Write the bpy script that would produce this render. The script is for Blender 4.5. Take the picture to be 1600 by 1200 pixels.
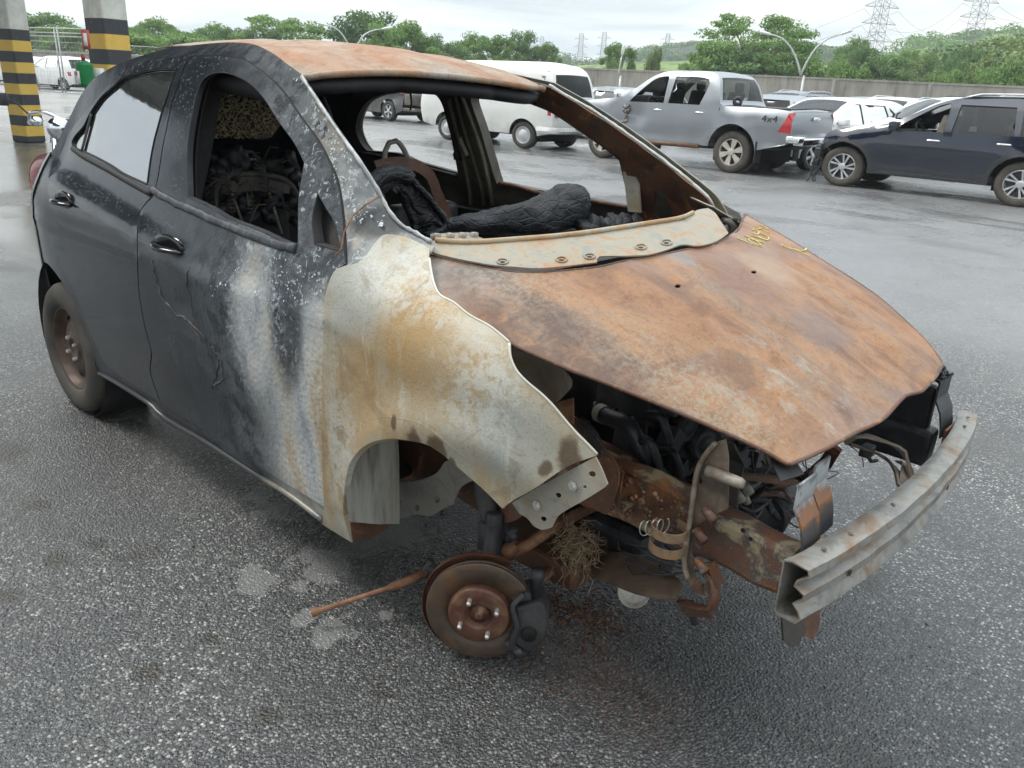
import bpy, bmesh, math, random
from math import radians as R, sin, cos, pi, sqrt, exp
from mathutils import Vector, Matrix, noise as mnoise
from mathutils.geometry import delaunay_2d_cdt
for _o in list(bpy.data.objects): bpy.data.objects.remove(_o)
SC = bpy.context.scene
COL = SC.collection
# ------------------------------------------------------------------ camera
CF, CP = 1253.64, Vector((3.6877, -1.9670, 1.4697))
CY, CT, CR = R(132.031), R(20.517), R(-2.806)
_f = Vector((cos(CY)*cos(CT), sin(CY)*cos(CT), -sin(CT)))
_r0 = Vector((sin(CY), -cos(CY), 0)); _d0 = _f.cross(_r0)
_r = _r0*cos(CR)+_d0*sin(CR); _d = _d0*cos(CR)-_r0*sin(CR)
cam = bpy.data.cameras.new('camera'); camo = bpy.data.objects.new('camera', cam); COL.objects.link(camo)
cam.sensor_width = 36; cam.lens = CF/1600*36; cam.clip_start = .05; cam.clip_end = 6000
camo.matrix_world = Matrix(((_r.x, -_d.x, -_f.x, CP.x), (_r.y, -_d.y, -_f.y, CP.y), (_r.z, -_d.z, -_f.z, CP.z), (0, 0, 0, 1)))
SC.camera = camo
# ------------------------------------------------------------------ world and sun (bright overcast)
SUN_EL, SUN_AZ = R(52), R(205)
W = bpy.data.worlds.new('World'); SC.world = W; W.use_nodes = True
nt = W.node_tree; nt.nodes.clear()
def wn(t, **k):
    n = nt.nodes.new(t)
    for a, b in k.items(): setattr(n, a, b)
    return n
_bg = wn('ShaderNodeBackground'); _out = wn('ShaderNodeOutputWorld'); nt.links.new(_bg.outputs[0], _out.inputs[0])
_sky = wn('ShaderNodeTexSky', sky_type='NISHITA', sun_disc=False, sun_elevation=SUN_EL, sun_rotation=R(90)-SUN_AZ, air_density=1.2, dust_density=3)
_tc = wn('ShaderNodeTexCoord'); _sep = wn('ShaderNodeSeparateXYZ'); nt.links.new(_tc.outputs['Generated'], _sep.inputs[0])
def wm(op, a, b=None):
    n = wn('ShaderNodeMath', operation=op)
    for i, s in enumerate((a, b)):
        if s is None: continue
        if hasattr(s, 'links'): nt.links.new(s, n.inputs[i])
        else: n.inputs[i].default_value = s
    return n.outputs[0]
_zz = wm('ADD', wm('MAXIMUM', _sep.outputs[2], 0), .10)
_cv = wn('ShaderNodeCombineXYZ'); nt.links.new(wm('DIVIDE', _sep.outputs[0], _zz), _cv.inputs[0]); nt.links.new(wm('DIVIDE', _sep.outputs[1], _zz), _cv.inputs[1])
_n1 = wn('ShaderNodeTexNoise'); _n1.inputs['Scale'].default_value = .55; _n1.inputs['Detail'].default_value = 9; _n1.inputs['Roughness'].default_value = .56; _n1.inputs['Distortion'].default_value = .5
nt.links.new(_cv.outputs[0], _n1.inputs['Vector'])
_rp = wn('ShaderNodeValToRGB'); nt.links.new(_n1.outputs[0], _rp.inputs[0])
_e = _rp.color_ramp.elements
_e[0].position = .41; _e[0].color = (3.5, 4.0, 4.4, 1)
_e[1].position = .60; _e[1].color = (7.3, 7.2, 6.5, 1)
_x = _rp.color_ramp.elements.new(.50); _x.color = (5.5, 5.9, 6.0, 1)
_mx = wn('ShaderNodeMix', data_type='RGBA'); _mx.inputs[0].default_value = .90
nt.links.new(_sky.outputs[0], _mx.inputs[6]); nt.links.new(_rp.outputs[0], _mx.inputs[7])
_gr = wm('ADD', wm('MULTIPLY', wm('MAXIMUM', _sep.outputs[2], 0), 1.9), .68)   # overcast sky: zenith brighter than horizon
_vm = wn('ShaderNodeVectorMath', operation='SCALE'); nt.links.new(_mx.outputs[2], _vm.inputs[0]); nt.links.new(_gr, _vm.inputs['Scale'])
nt.links.new(_vm.outputs[0], _bg.inputs[0]); _bg.inputs[1].default_value = .105
sl = bpy.data.lights.new('sun', 'SUN'); so = bpy.data.objects.new('sun', sl); COL.objects.link(so)
sl.energy = 1.1; sl.angle = R(14); sl.color = (1, .97, .92)
_sd = Vector((cos(SUN_EL)*cos(SUN_AZ), cos(SUN_EL)*sin(SUN_AZ), sin(SUN_EL)))
so.rotation_euler = _sd.to_track_quat('Z', 'Y').to_euler(); so.location = (0, 0, 30)
SC.view_settings.view_transform = 'Standard'; SC.view_settings.look = 'None'
SC.view_settings.exposure = .86; SC.view_settings.gamma = 1; SC.view_settings.use_curve_mapping = False
SC.render.engine = 'CYCLES'; SC.cycles.max_bounces = 6; SC.cycles.transparent_max_bounces = 12
# ------------------------------------------------------------------ photo pixel -> place
def ray(u, v): return _f+_r*((u-800)/CF)+_d*((v-600)/CF)
def PT(u, v, x=None, y=None, z=None, dist=None):
    d = ray(u, v)
    if x is not None: t = (x-CP.x)/d.x
    elif y is not None: t = (y-CP.y)/d.y
    elif z is not None: t = (z-CP.z)/d.z
    else: t = dist/sqrt(d.x**2+d.y**2)
    return CP+d*t
def onf(u, v, F, t0=.7, t1=7.):
    d = ray(u, v); n = 320; best = None; pt = t0; pf = F(CP+d*t0); bt = (abs(pf), t0)
    for i in range(1, n+1):
        t = t0+(t1-t0)*i/n; f = F(CP+d*t)
        if pf*f <= 0:
            a, b, fa = pt, t, pf
            for _ in range(26):
                m = (a+b)/2; fm = F(CP+d*m)
                if fa*fm <= 0: b = m
                else: a, fa = m, fm
            return CP+d*((a+b)/2)
        if abs(f) < bt[0]: bt = (abs(f), t)
        pt, pf = t, f
    return CP+d*bt[1]
def lerp_t(T, v):
    if v <= T[0][0]: return T[0][1]
    for (a, p), (b, q) in zip(T, T[1:]):
        if v <= b: return p+(q-p)*(v-a)/(b-a)
    return T[-1][1]
def sm(a, b, v):
    t = min(1, max(0, (v-a)/(b-a))); return t*t*(3-2*t)
# ------------------------------------------------------------------ objects
def tag(o, label=None, cat=None, group=None, kind=None):
    if label: o['label'] = label
    if cat: o['category'] = cat
    if group: o['group'] = group
    if kind: o['kind'] = kind
    return o
def thing(name, label, cat, loc=(0, 0, 0), rz=0, group=None, sc=None):
    o = bpy.data.objects.new(name, None); COL.objects.link(o); o.location = loc; o.rotation_euler = (0, 0, rz)
    o.empty_display_size = .2
    if sc: o.scale = sc
    return tag(o, label, cat, group)
def mo(name, bm, mat, parent=None, smooth=True, rel=None, thick=0, toff=-1, bev=0, label=None):
    """link a bmesh (or (verts, faces)) as ONE mesh object; rel = shift so that world coordinates survive under a moved parent"""
    me = bpy.data.meshes.new(name)
    if isinstance(bm, tuple):
        us = sorted({i for f in bm[1] for i in f}); ix = {a: b for b, a in enumerate(us)}
        me.from_pydata([tuple(bm[0][i]) for i in us], [], [[ix[i] for i in f] for f in bm[1]]); me.update()
    else:
        bm.to_mesh(me); bm.free()
    if smooth:
        for p in me.polygons: p.use_smooth = True
    for m in (mat if isinstance(mat, (list, tuple)) else [mat]): me.materials.append(m)
    o = bpy.data.objects.new(name, me); COL.objects.link(o)
    if parent: o.parent = parent
    if rel is not None: o.location = -Vector(rel)
    if thick:
        s = o.modifiers.new('s', 'SOLIDIFY'); s.thickness = thick; s.offset = toff
        if smooth:
            e = o.modifiers.new('e', 'EDGE_SPLIT'); e.split_angle = R(42)
    if bev:
        b = o.modifiers.new('b', 'BEVEL'); b.width = bev; b.segments = 2; b.limit_method = 'ANGLE'
    if label: o['label'] = label
    return o
def copy_tree(o, parent=None):
    c = o.copy(); COL.objects.link(c); c.parent = parent
    for ch in [q for q in bpy.data.objects if q.parent == o and q != c]: copy_tree(ch, c)
    return c
def kids(o): return [q for q in bpy.data.objects if q.parent == o]
# ------------------------------------------------------------------ mesh helpers
def box(bm, c, s, rot=None, taper=1):
    M = Matrix.Translation(Vector(c)) @ (rot.to_4x4() if rot is not None else Matrix.Identity(4))
    vs = []
    for z in (-1, 1):
        for x, y in ((-1, -1), (1, -1), (1, 1), (-1, 1)):
            k = taper if z > 0 else 1
            vs.append(bm.verts.new(M @ Vector((x*s[0]/2*k, y*s[1]/2*k, z*s[2]/2))))
    for f in ((3, 2, 1, 0), (4, 5, 6, 7), (0, 1, 5, 4), (1, 2, 6, 5), (2, 3, 7, 6), (3, 0, 4, 7)): bm.faces.new([vs[i] for i in f])
    return bm
def tube(bm, pts, r, n=8, caps=True, flat=1, up=None):
    if flat != 1 and up is None and bm is not None and getattr(tube, 'side', None): up = tube.side
    pts = [Vector(p) for p in pts]; rings = []
    rs = r if isinstance(r, (list, tuple)) else [r]*len(pts)
    prev = None
    for i, p in enumerate(pts):
        t = (pts[min(i+1, len(pts)-1)]-pts[max(i-1, 0)])
        if t.length < 1e-9: t = Vector((0, 0, 1))
        t.normalize()
        ref = up or (prev if prev is not None else (Vector((0, 0, 1)) if abs(t.z) < .9 else Vector((1, 0, 0))))
        a = t.cross(ref)
        if a.length < 1e-6: a = t.cross(Vector((1, .1, 0)))
        a.normalize(); b = a.cross(t).normalized()
        if up is None: prev = b
        rings.append([bm.verts.new(p+(a*cos(2*pi*k/n)+b*sin(2*pi*k/n)*flat)*rs[i]) for k in range(n)])
    for A, B in zip(rings, rings[1:]):
        for k in range(n): bm.faces.new((A[k], A[(k+1) % n], B[(k+1) % n], B[k]))
    if caps:
        bm.faces.new(rings[0][::-1]); bm.faces.new(rings[-1])
    return bm
def lathe(bm, prof, n=32, M=None, closed=False):
    """prof (r, h): axis = local Z"""
    M = M or Matrix.Identity(4); rings = []
    for r, h in prof:
        if r < 1e-6: rings.append([bm.verts.new(M @ Vector((0, 0, h)))])
        else: rings.append([bm.verts.new(M @ Vector((r*cos(2*pi*k/n), r*sin(2*pi*k/n), h))) for k in range(n)])
    prs = list(zip(rings, rings[1:]))
    if closed: prs.append((rings[-1], rings[0]))
    for A, B in prs:
        for k in range(n):
            l = (k+1) % n
            if len(A) == 1 and len(B) == 1: continue
            if len(A) == 1: bm.faces.new((A[0], B[l], B[k]))
            elif len(B) == 1: bm.faces.new((A[k], A[l], B[0]))
            else: bm.faces.new((A[k], A[l], B[l], B[k]))
    return bm
def spline(pts, step=4., closed=True):
    """points (u, v) or (u, v, 1) for a corner -> dense polyline by Catmull-Rom between corners"""
    n = len(pts); out = []
    rng = range(n if closed else n-1)
    for i in rng:
        p1, p2 = pts[i], pts[(i+1) % n]
        p0 = pts[(i-1) % n] if (closed or i > 0) else p1
        p3 = pts[(i+2) % n] if (closed or i < n-2) else p2
        if len(p1) > 2: p0 = p1
        if len(p2) > 2: p3 = p2
        L = math.hypot(p2[0]-p1[0], p2[1]-p1[1]); k = max(1, int(round(L/step)))
        for j in range(k):
            t = j/k; q = []
            for a in (0, 1):
                q.append(.5*((2*p1[a])+(-p0[a]+p2[a])*t+(2*p0[a]-5*p1[a]+4*p2[a]-p3[a])*t*t+(-p0[a]+3*p1[a]-3*p2[a]+p3[a])*t**3))
            out.append(tuple(q))
    if not closed: out.append(tuple(pts[-1][:2]))
    return out
def inset(poly, d):
    n = len(poly); A = sum(poly[i][0]*poly[(i+1) % n][1]-poly[(i+1) % n][0]*poly[i][1] for i in range(n)); s = 1 if A > 0 else -1
    out = []
    for i in range(n):
        a, b = poly[(i-1) % n], poly[(i+1) % n]; t = Vector((b[0]-a[0], b[1]-a[1]))
        if t.length < 1e-9: out.append(poly[i]); continue
        t.normalize(); out.append((poly[i][0]-t.y*d*s, poly[i][1]+t.x*d*s))
    return out
def inside(p, poly):
    c = False; n = len(poly); x, y = p; j = n-1
    for i in range(n):
        xi, yi = poly[i]; xj, yj = poly[j]
        if (yi > y) != (yj > y) and x < (xj-xi)*(y-yi)/(yj-yi+1e-12)+xi: c = not c
        j = i
    return c
def dedupe(poly, e=.0015):
    o = [poly[0]]
    for p in poly[1:]:
        if math.hypot(p[0]-o[-1][0], p[1]-o[-1][1]) > e: o.append(p)
    if math.hypot(o[0][0]-o[-1][0], o[0][1]-o[-1][1]) < e: o.pop()
    return o
def fill(outer, holes=(), step=.03):
    """outer / holes: 2D loops -> (verts2d, tris) with an interior grid"""
    outer = dedupe(outer); holes = [dedupe(h) for h in holes]
    V, E = [], []
    for lp in [outer]+holes:
        b = len(V); V += [Vector(p) for p in lp]; E += [(b+i, b+(i+1) % len(lp)) for i in range(len(lp))]
    x0 = min(p[0] for p in outer); x1 = max(p[0] for p in outer); y0 = min(p[1] for p in outer); y1 = max(p[1] for p in outer)
    bd = [tuple(v) for v in V]; cell = {}
    for b in bd: cell.setdefault((int(b[0]//step), int(b[1]//step)), []).append(b)
    j = 0; y = y0+step*.5
    while y < y1:
        x = x0+step*(.5 if j % 2 else 0)
        while x < x1:
            if inside((x, y), outer) and not any(inside((x, y), h) for h in holes):
                ci, cj = int(x//step), int(y//step); ok = True
                for a in (-1, 0, 1):
                    for b_ in (-1, 0, 1):
                        for q in cell.get((ci+a, cj+b_), ()):
                            if (q[0]-x)**2+(q[1]-y)**2 < (.45*step)**2: ok = False
                if ok: V.append(Vector((x, y)))
            x += step
        y += step*.866; j += 1
    ov, oe, of, *_ = delaunay_2d_cdt(V, E, [], 0, 1e-6)
    F = []
    for f in of:
        cx = sum(ov[i][0] for i in f)/len(f); cy = sum(ov[i][1] for i in f)/len(f)
        if inside((cx, cy), outer) and not any(inside((cx, cy), h) for h in holes): F.append(tuple(f))
    return [(v[0], v[1]) for v in ov], F
def panel(name, outer, mp, mat, parent, holes=(), step=.03, thick=.004, toff=-1, flip=False, rel=None, **k):
    V, F = fill(outer, holes, step)
    if flip: F = [f[::-1] for f in F]
    return mo(name, ([mp(*v) for v in V], F), mat, parent, rel=rel, thick=thick, toff=toff, **k)
# ------------------------------------------------------------------ materials
class G:
    def __init__(s, name, rough=.6, metal=0, spec=.5, base=(.5, .5, .5)):
        s.m = bpy.data.materials.new(name); s.m.use_nodes = True; s.t = s.m.node_tree
        s.b = s.t.nodes['Principled BSDF']; s.b.inputs['Roughness'].default_value = rough
        s.b.inputs['Metallic'].default_value = metal; s.b.inputs['Specular IOR Level'].default_value = spec
        s.b.inputs['Base Color'].default_value = (*base, 1); s._p = None
    def n(s, t, **k):
        q = s.t.nodes.new(t)
        for a, b in k.items(): setattr(q, a, b)
        return q
    def put(s, sock, v):
        if hasattr(v, 'links'): s.t.links.new(v, sock)
        elif isinstance(v, (tuple, list)) and len(v) == 3 and sock.type == 'RGBA': sock.default_value = (*v, 1)
        else: sock.default_value = v
    @property
    def pos(s):
        if s._p is None: s._p = s.n('ShaderNodeTexCoord').outputs['Object']
        return s._p
    def xyz(s):
        q = s.n('ShaderNodeSeparateXYZ'); s.put(q.inputs[0], s.pos); return q.outputs
    def mapv(s, sc=(1, 1, 1), loc=(0, 0, 0), rot=(0, 0, 0), vec=None):
        q = s.n('ShaderNodeMapping'); s.put(q.inputs[0], vec or s.pos); q.inputs['Scale'].default_value = sc; q.inputs['Location'].default_value = loc; q.inputs['Rotation'].default_value = rot
        return q.outputs[0]
    def noise(s, sc, det=4, rg=.55, dist=0, vec=None):
        q = s.n('ShaderNodeTexNoise'); s.put(q.inputs['Vector'], vec or s.pos); q.inputs['Scale'].default_value = sc
        q.inputs['Detail'].default_value = det; q.inputs['Roughness'].default_value = rg; q.inputs['Distortion'].default_value = dist
        return q.outputs[0]
    def vor(s, sc, feat='F1', out=0, vec=None, rnd=1):
        q = s.n('ShaderNodeTexVoronoi', feature=feat); s.put(q.inputs['Vector'], vec or s.pos); q.inputs['Scale'].default_value = sc; q.inputs['Randomness'].default_value = rnd
        return q.outputs[out]
    def math(s, op, a, b=0, c=None, clamp=False):
        q = s.n('ShaderNodeMath', operation=op, use_clamp=clamp); s.put(q.inputs[0], a); s.put(q.inputs[1], b)
        if c is not None: s.put(q.inputs[2], c)
        return q.outputs[0]
    def sm(s, v, a, b, lo=0., hi=1.):
        q = s.n('ShaderNodeMapRange', interpolation_type='SMOOTHSTEP'); s.put(q.inputs[0], v)
        for i, k in ((1, a), (2, b), (3, lo), (4, hi)): q.inputs[i].default_value = k
        return q.outputs[0]
    def mix(s, f, a, b):
        q = s.n('ShaderNodeMix', data_type='RGBA'); s.put(q.inputs[0], f); s.put(q.inputs[6], a); s.put(q.inputs[7], b); return q.outputs[2]
    def ramp(s, f, st):
        q = s.n('ShaderNodeValToRGB'); s.put(q.inputs[0], f); e = q.color_ramp.elements
        while len(e) < len(st): e.new(.5)
        for k, (p, c) in zip(e, st): k.position = p; k.color = (*c, 1) if len(c) == 3 else c
        return q.outputs[0]
    def blob(s, c, r, soft=.35, dist=.3, nz=6.):
        """soft ellipsoid mask round c (object coords) with radii r, edge broken by noise"""
        q = s.mapv(sc=tuple(1/a for a in r), loc=tuple(-p/a for p, a in zip(c, r)))
        l = s.n('ShaderNodeVectorMath', operation='LENGTH'); s.put(l.inputs[0], q)
        d = s.math('ADD', l.outputs['Value'], s.math('MULTIPLY', s.math('SUBTRACT', s.noise(nz, 5, .6), .5), dist*2))
        return s.sm(d, 1-soft, 1+soft, 1., 0.)
    def col(s, v): s.put(s.b.inputs['Base Color'], v); return s
    def rgh(s, v): s.put(s.b.inputs['Roughness'], v); return s
    def bump(s, h, st=.3, d=.01, prev=None):
        q = s.n('ShaderNodeBump'); s.put(q.inputs['Height'], h); q.inputs['Strength'].default_value = st; q.inputs['Distance'].default_value = d
        if prev: s.t.links.new(prev, q.inputs['Normal'])
        s.t.links.new(q.outputs[0], s.b.inputs['Normal']); return q.outputs[0]
def plain(name, c, rough=.6, metal=0, var=.15, sc=8., bump=0, bs=60, spec=.5, coat=0):
    g = G(name, rough, metal, spec)
    n = g.noise(sc, 5, .6)
    g.col(g.mix(g.sm(n, .3, .7), tuple(k*(1-var) for k in c), tuple(min(1, k*(1+var)) for k in c)))
    if bump: g.bump(g.noise(bs, 4, .6), bump, .01)
    if coat: g.b.inputs['Coat Weight'].default_value = coat; g.b.inputs['Coat Roughness'].default_value = .08
    return g.m
M = {}
# ================================================================== the setting
def ground_mat():
    g = G('wet_asphalt', .4); X, Y, Z = g.xyz()
    n0 = g.noise(.35, 5, .6, .4); n1 = g.noise(1.3, 6, .62, .5); n2 = g.noise(8, 5, .6)
    vc = g.vor(105, out=1); vd = g.vor(105); vf = g.vor(230, out=1); vfd = g.vor(230)
    sepc = g.n('ShaderNodeSeparateColor'); g.put(sepc.inputs[0], vc); sepf = g.n('ShaderNodeSeparateColor'); g.put(sepf.inputs[0], vf)
    near = g.sm(g.math('SQRT', g.math('ADD', g.math('POWER', g.math('SUBTRACT', X, 3.1), 2), g.math('POWER', g.math('ADD', Y, 1.0), 2))), 1.6, 6.5, 1, 0)
    base = g.mix(g.sm(n1, .35, .65), (.028, .029, .031), (.055, .056, .057))
    st = g.ramp(sepc.outputs[0], [(0, (.020, .021, .022)), (.40, (.050, .050, .051)), (.64, (.135, .135, .131)), (.86, (.27, .265, .25)), (1, (.55, .54, .50))])
    c = g.mix(g.sm(vd, .62, .35), base, st)
    c = g.mix(g.math('MULTIPLY', g.sm(g.noise(2.2, 5, .65, .5), .46, .62), .55), c, (.036, .037, .039))
    c = g.mix(g.math('MULTIPLY', g.sm(sepf.outputs[1], .88, .93), g.sm(vfd, .6, .3)), c, (.32, .315, .29))
    oil = g.math('MULTIPLY', g.sm(g.noise(1.9, 4, .7, 1.), .635, .66), near); c = g.mix(g.math('MULTIPLY', oil, .7), c, (.028, .024, .018))
    # far grain averages to grey, paled as painted sky reflection; large soft stains
    c = g.mix(g.math('MULTIPLY', g.sm(near, .0, .7, .62, 0), g.sm(Y, -3.6, -.8, .12, 1)), c, g.mix(g.noise(38, 5, .75), (.120, .122, .125), (.330, .332, .333)))  # painted dark on the negative-Y side to darken the door reflections
    c = g.mix(g.math('MULTIPLY', g.sm(n0, .52, .62), .45), c, (.06, .058, .055))
    brown = g.math('MULTIPLY', g.blob((2.75, -.50, 0), (.22, .12, 1), .6, .5, 8), g.sm(g.noise(45, 5, .7), .42, .55))
    c = g.mix(g.math('MULTIPLY', brown, .75), c, (.13, .055, .030))
    spots = None
    for u, v, r_ in ((88, 875, .035), (18, 930, .03), (232, 1052, .03), (12, 705, .06), (150, 850, .03), (330, 1000, .02), (60, 790, .03), (600, 1080, .02), (1000, 1080, .02), (420, 1120, .025), (1180, 1120, .02), (1350, 900, .012), (1450, 640, .012), (1300, 480, .02)):
        p = gp(u, v); b = g.blob((p.x, p.y, 0), (r_*1.5, r_, 1), .3, .6, 16); spots = b if spots is None else g.math('MAXIMUM', spots, b)
    c = g.mix(g.math('MULTIPLY', spots, .85), c, (.022, .017, .010))
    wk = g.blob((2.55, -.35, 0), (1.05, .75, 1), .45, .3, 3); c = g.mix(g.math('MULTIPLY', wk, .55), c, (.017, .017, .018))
    # small puddles (wet film over the stones) beside the car, sky reflection painted pale
    pud = None
    for c0, r0 in PUD:
        b = g.blob(c0, (r0[0]*.9, r0[1]*.9, 1), .20, 1.7, 15); pud = b if pud is None else g.math('MAXIMUM', pud, b)
    far = g.math('MULTIPLY', g.sm(g.noise(.16, 5, .6, .6, vec=g.mapv(sc=(1, 1.7, 1))), .50, .60), g.sm(near, .5, .0))
    c = g.mix(g.math('MULTIPLY', pud, .85), c, g.mix(g.noise(60, 3), (.13, .13, .127), (.25, .25, .245)))
    wet = g.math('MAXIMUM', g.math('MULTIPLY', pud, .55), g.math('MULTIPLY', far, .75))
    rg = g.mix(wet, g.mix(g.sm(n1, .3, .7), (.42,)*3, (.25,)*3), (.07,)*3)
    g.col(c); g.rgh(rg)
    h = g.math('ADD', g.math('MULTIPLY', g.sm(vd, .7, .1), .6), g.math('MULTIPLY', g.sm(vfd, .7, .1), .3))
    dry = g.math('SUBTRACT', 1, wet)
    b1 = g.bump(g.math('MULTIPLY', g.math('MULTIPLY', h, dry), g.sm(near, 0, .5, .45, 1)), .85, .006)
    g.b.inputs['Specular IOR Level'].default_value = .9
    return g.m
def gp(u, v): p = PT(u, v, z=0); return p
PUD = []
for u, v, ru, rv in ((398, 906, 28, 15), (505, 880, 45, 16), (560, 850, 40, 10), (515, 985, 38, 12), (482, 966, 20, 8), (468, 916, 16, 5), (440, 795, 45, 8), (410, 770, 35, 5), (620, 830, 45, 12), (225, 645, 40, 10), (600, 960, 12, 5)):
    p = gp(u, v); q = gp(u+ru, v); w = gp(u, v+rv); PUD.append(((p.x, p.y, 0), (max(.02, abs(q.x-p.x)+abs(w.x-p.x)), max(.02, abs(q.y-p.y)+abs(w.y-p.y)), 1)))
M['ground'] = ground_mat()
V, F = [], []; xs = [-900, -200, -60, -25, -8]+[-8+i for i in range(1, 16)]+[15, 60, 200, 900]; ys = [-300, -60, -15]+[-6+i for i in range(0, 30)]+[40, 80, 200, 900]
for y in ys:
    for x in xs: V.append((x, y, 0))
nx = len(xs)
for j in range(len(ys)-1):
    for i in range(nx-1): F.append((j*nx+i, j*nx+i+1, (j+1)*nx+i+1, (j+1)*nx+i))
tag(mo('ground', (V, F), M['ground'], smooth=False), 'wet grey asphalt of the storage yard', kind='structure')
# ================================================================== the burned hatchback
ZT = [(.12, .74), (.18, .775), (.24, .80), (.34, .818), (.46, .834), (.60, .843), (.75, .846), (.86, .846), (.91, .842), (.99, .828), (1.05, .802), (1.2, .722), (1.35, .650), (1.45, .598), (1.50, .56), (1.55, .50), (1.60, .40)]
def zsh(x): return lerp_t([(2.0, .95), (2.4, .89), (2.7, .78), (2.9, .68), (3.1, .60)], x)
def zline(z):   # smooth version of the table
    return (lerp_t(ZT, z-.02)+lerp_t(ZT, z)+lerp_t(ZT, z+.02))/3
def SD(x, z, sh=True):
    y = zline(z)
    if x < .25: y -= .16*((.25-x)/.75)**2.2
    if x > 2.3: y -= .20*((x-2.3)/.65)**2
    if sh:
        k = sm(1.95, 2.25, x); d = z-zsh(x)
        if k > 0 and d > 0: y -= k*min(.25, 3.2*d*d)
    # waist crease and lower scallop of the doors
    y += .006*exp(-((z-(.86+.03*(x-1)))/.02)**2)*sm(2.25, 1.9, x) - .010*exp(-((z-.42-.05*(x-1))/.09)**2)*sm(-.1, .4, x)*sm(2.1, 1.8, x)
    zc = 1.105-.105*x; y -= .030*sm(zc-.075, zc-.005, z)*sm(-.1, .1, x)*sm(1.9, 1.3, x)*sm(1.62, 1.02, z)   # shoulder under the windows
    if x > 1.98:
        y += .003*exp(-((x-2.035)/.007)**2)*sm(.95, .85, z)-.003*sm(.004, -.004, z-(.872-.17*(x-2.04)))*sm(1.99, 2.03, x)*sm(2.50, 2.25, x)
        y += .006*mnoise.noise(Vector((x*5, z*5, 2)))*sm(1.98, 2.15, x)
    if x > 1.9: # wheel arch flare
        r = math.hypot(x-2.49, z-.33); y += .016*exp(-((r-.40)/.05)**2)*sm(1.95, 2.2, x)
    return y
def Fs(off=0): return lambda p: -(p.y)-SD(p.x, p.z)-off
def s2(u, v, off=0):
    p = onf(u, v, Fs(off)); return (p.x, p.z)
def smap(off=0): return lambda x, z: (x, -(SD(x, z)+off), z)
def spx(pts, step=5., closed=True, off=0, wob=0): return [s2(u, v, off) for u, v in spline(pts, step, closed)]
CREASE = [((2.3, -.32), (2.567, -.291), (2.695, -.276), (2.851, -.256), (2.983, -.24), (3.2, -.20)), ((2.3, .21), (2.549, .156), (2.739, .125), (2.914, .12), (3.059, .125), (3.2, .13))]
def cdist(x, y, k):
    T_ = [(a, b) for a, b in CREASE[k]]; return y-lerp_t(T_, x)
def HZ(x, y):
    zc = lerp_t([(1.6, 1.17), (2.0, 1.145), (2.2, 1.125), (2.4, 1.09), (2.6, 1.035), (2.8, .965), (2.95, .90), (3.13, .81), (3.3, .71), (3.5, .55)], x)
    zc = (zc+lerp_t([(1.6, 1.17), (2.0, 1.145), (2.2, 1.125), (2.4, 1.09), (2.6, 1.035), (2.8, .965), (2.95, .90), (3.13, .81), (3.3, .71), (3.5, .55)], x+.06)+.0)/2+.012
    a = abs(y); w = lerp_t([(2.0, .75), (2.4, .74), (2.8, .66), (3.13, .50), (3.4, .4)], x)
    z = zc-(.055 if y < 0 else .042)*(a/.72)**2-(.030 if y < 0 else .008)*min(1.10, a/w)**7
    z += .012*exp(-((a-.30-.04*(3-x))/.05)**2)*sm(2.2, 2.6, x)-.006*exp(-((a-.40-.05*(3-x))/.04)**2)*sm(2.2, 2.5, x)   # the two pressed ridges
    dn = cdist(x, y, 0); df = cdist(x, y, 1); z += .011*sm(-.022, .022, dn)-.011*sm(.02, .22, dn)+.008*sm(.018, -.018, df)-.008*sm(0, -.18, df)
    z += .008*mnoise.noise(Vector((x*2.4, y*2.4, 3)))+.0015*mnoise.noise(Vector((x*8, y*8, 9)))
    return z
def hpx(pts, step=6., closed=True, off=0):
    o = []
    for u, v in spline(pts, step, closed):
        p = onf(u, v, lambda q: q.z-HZ(q.x, q.y)-off); o.append((p.x, p.y))
    return o
def RZ(x, y):
    zc = lerp_t([(-.6, 1.30), (-.3, 1.44), (0, 1.515), (.3, 1.562), (.6, 1.585), (.9, 1.590), (1.2, 1.572), (1.4, 1.545), (1.55, 1.512), (1.7, 1.46)], x)
    return zc-.05*(abs(y)/.55)**2.2-.03*max(0, abs(y)-.45)/.12-.010*exp(-((abs(y)-.2)/.05)**2)
def YS(u, v, y): p = PT(u, v, y=y); return p
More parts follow.
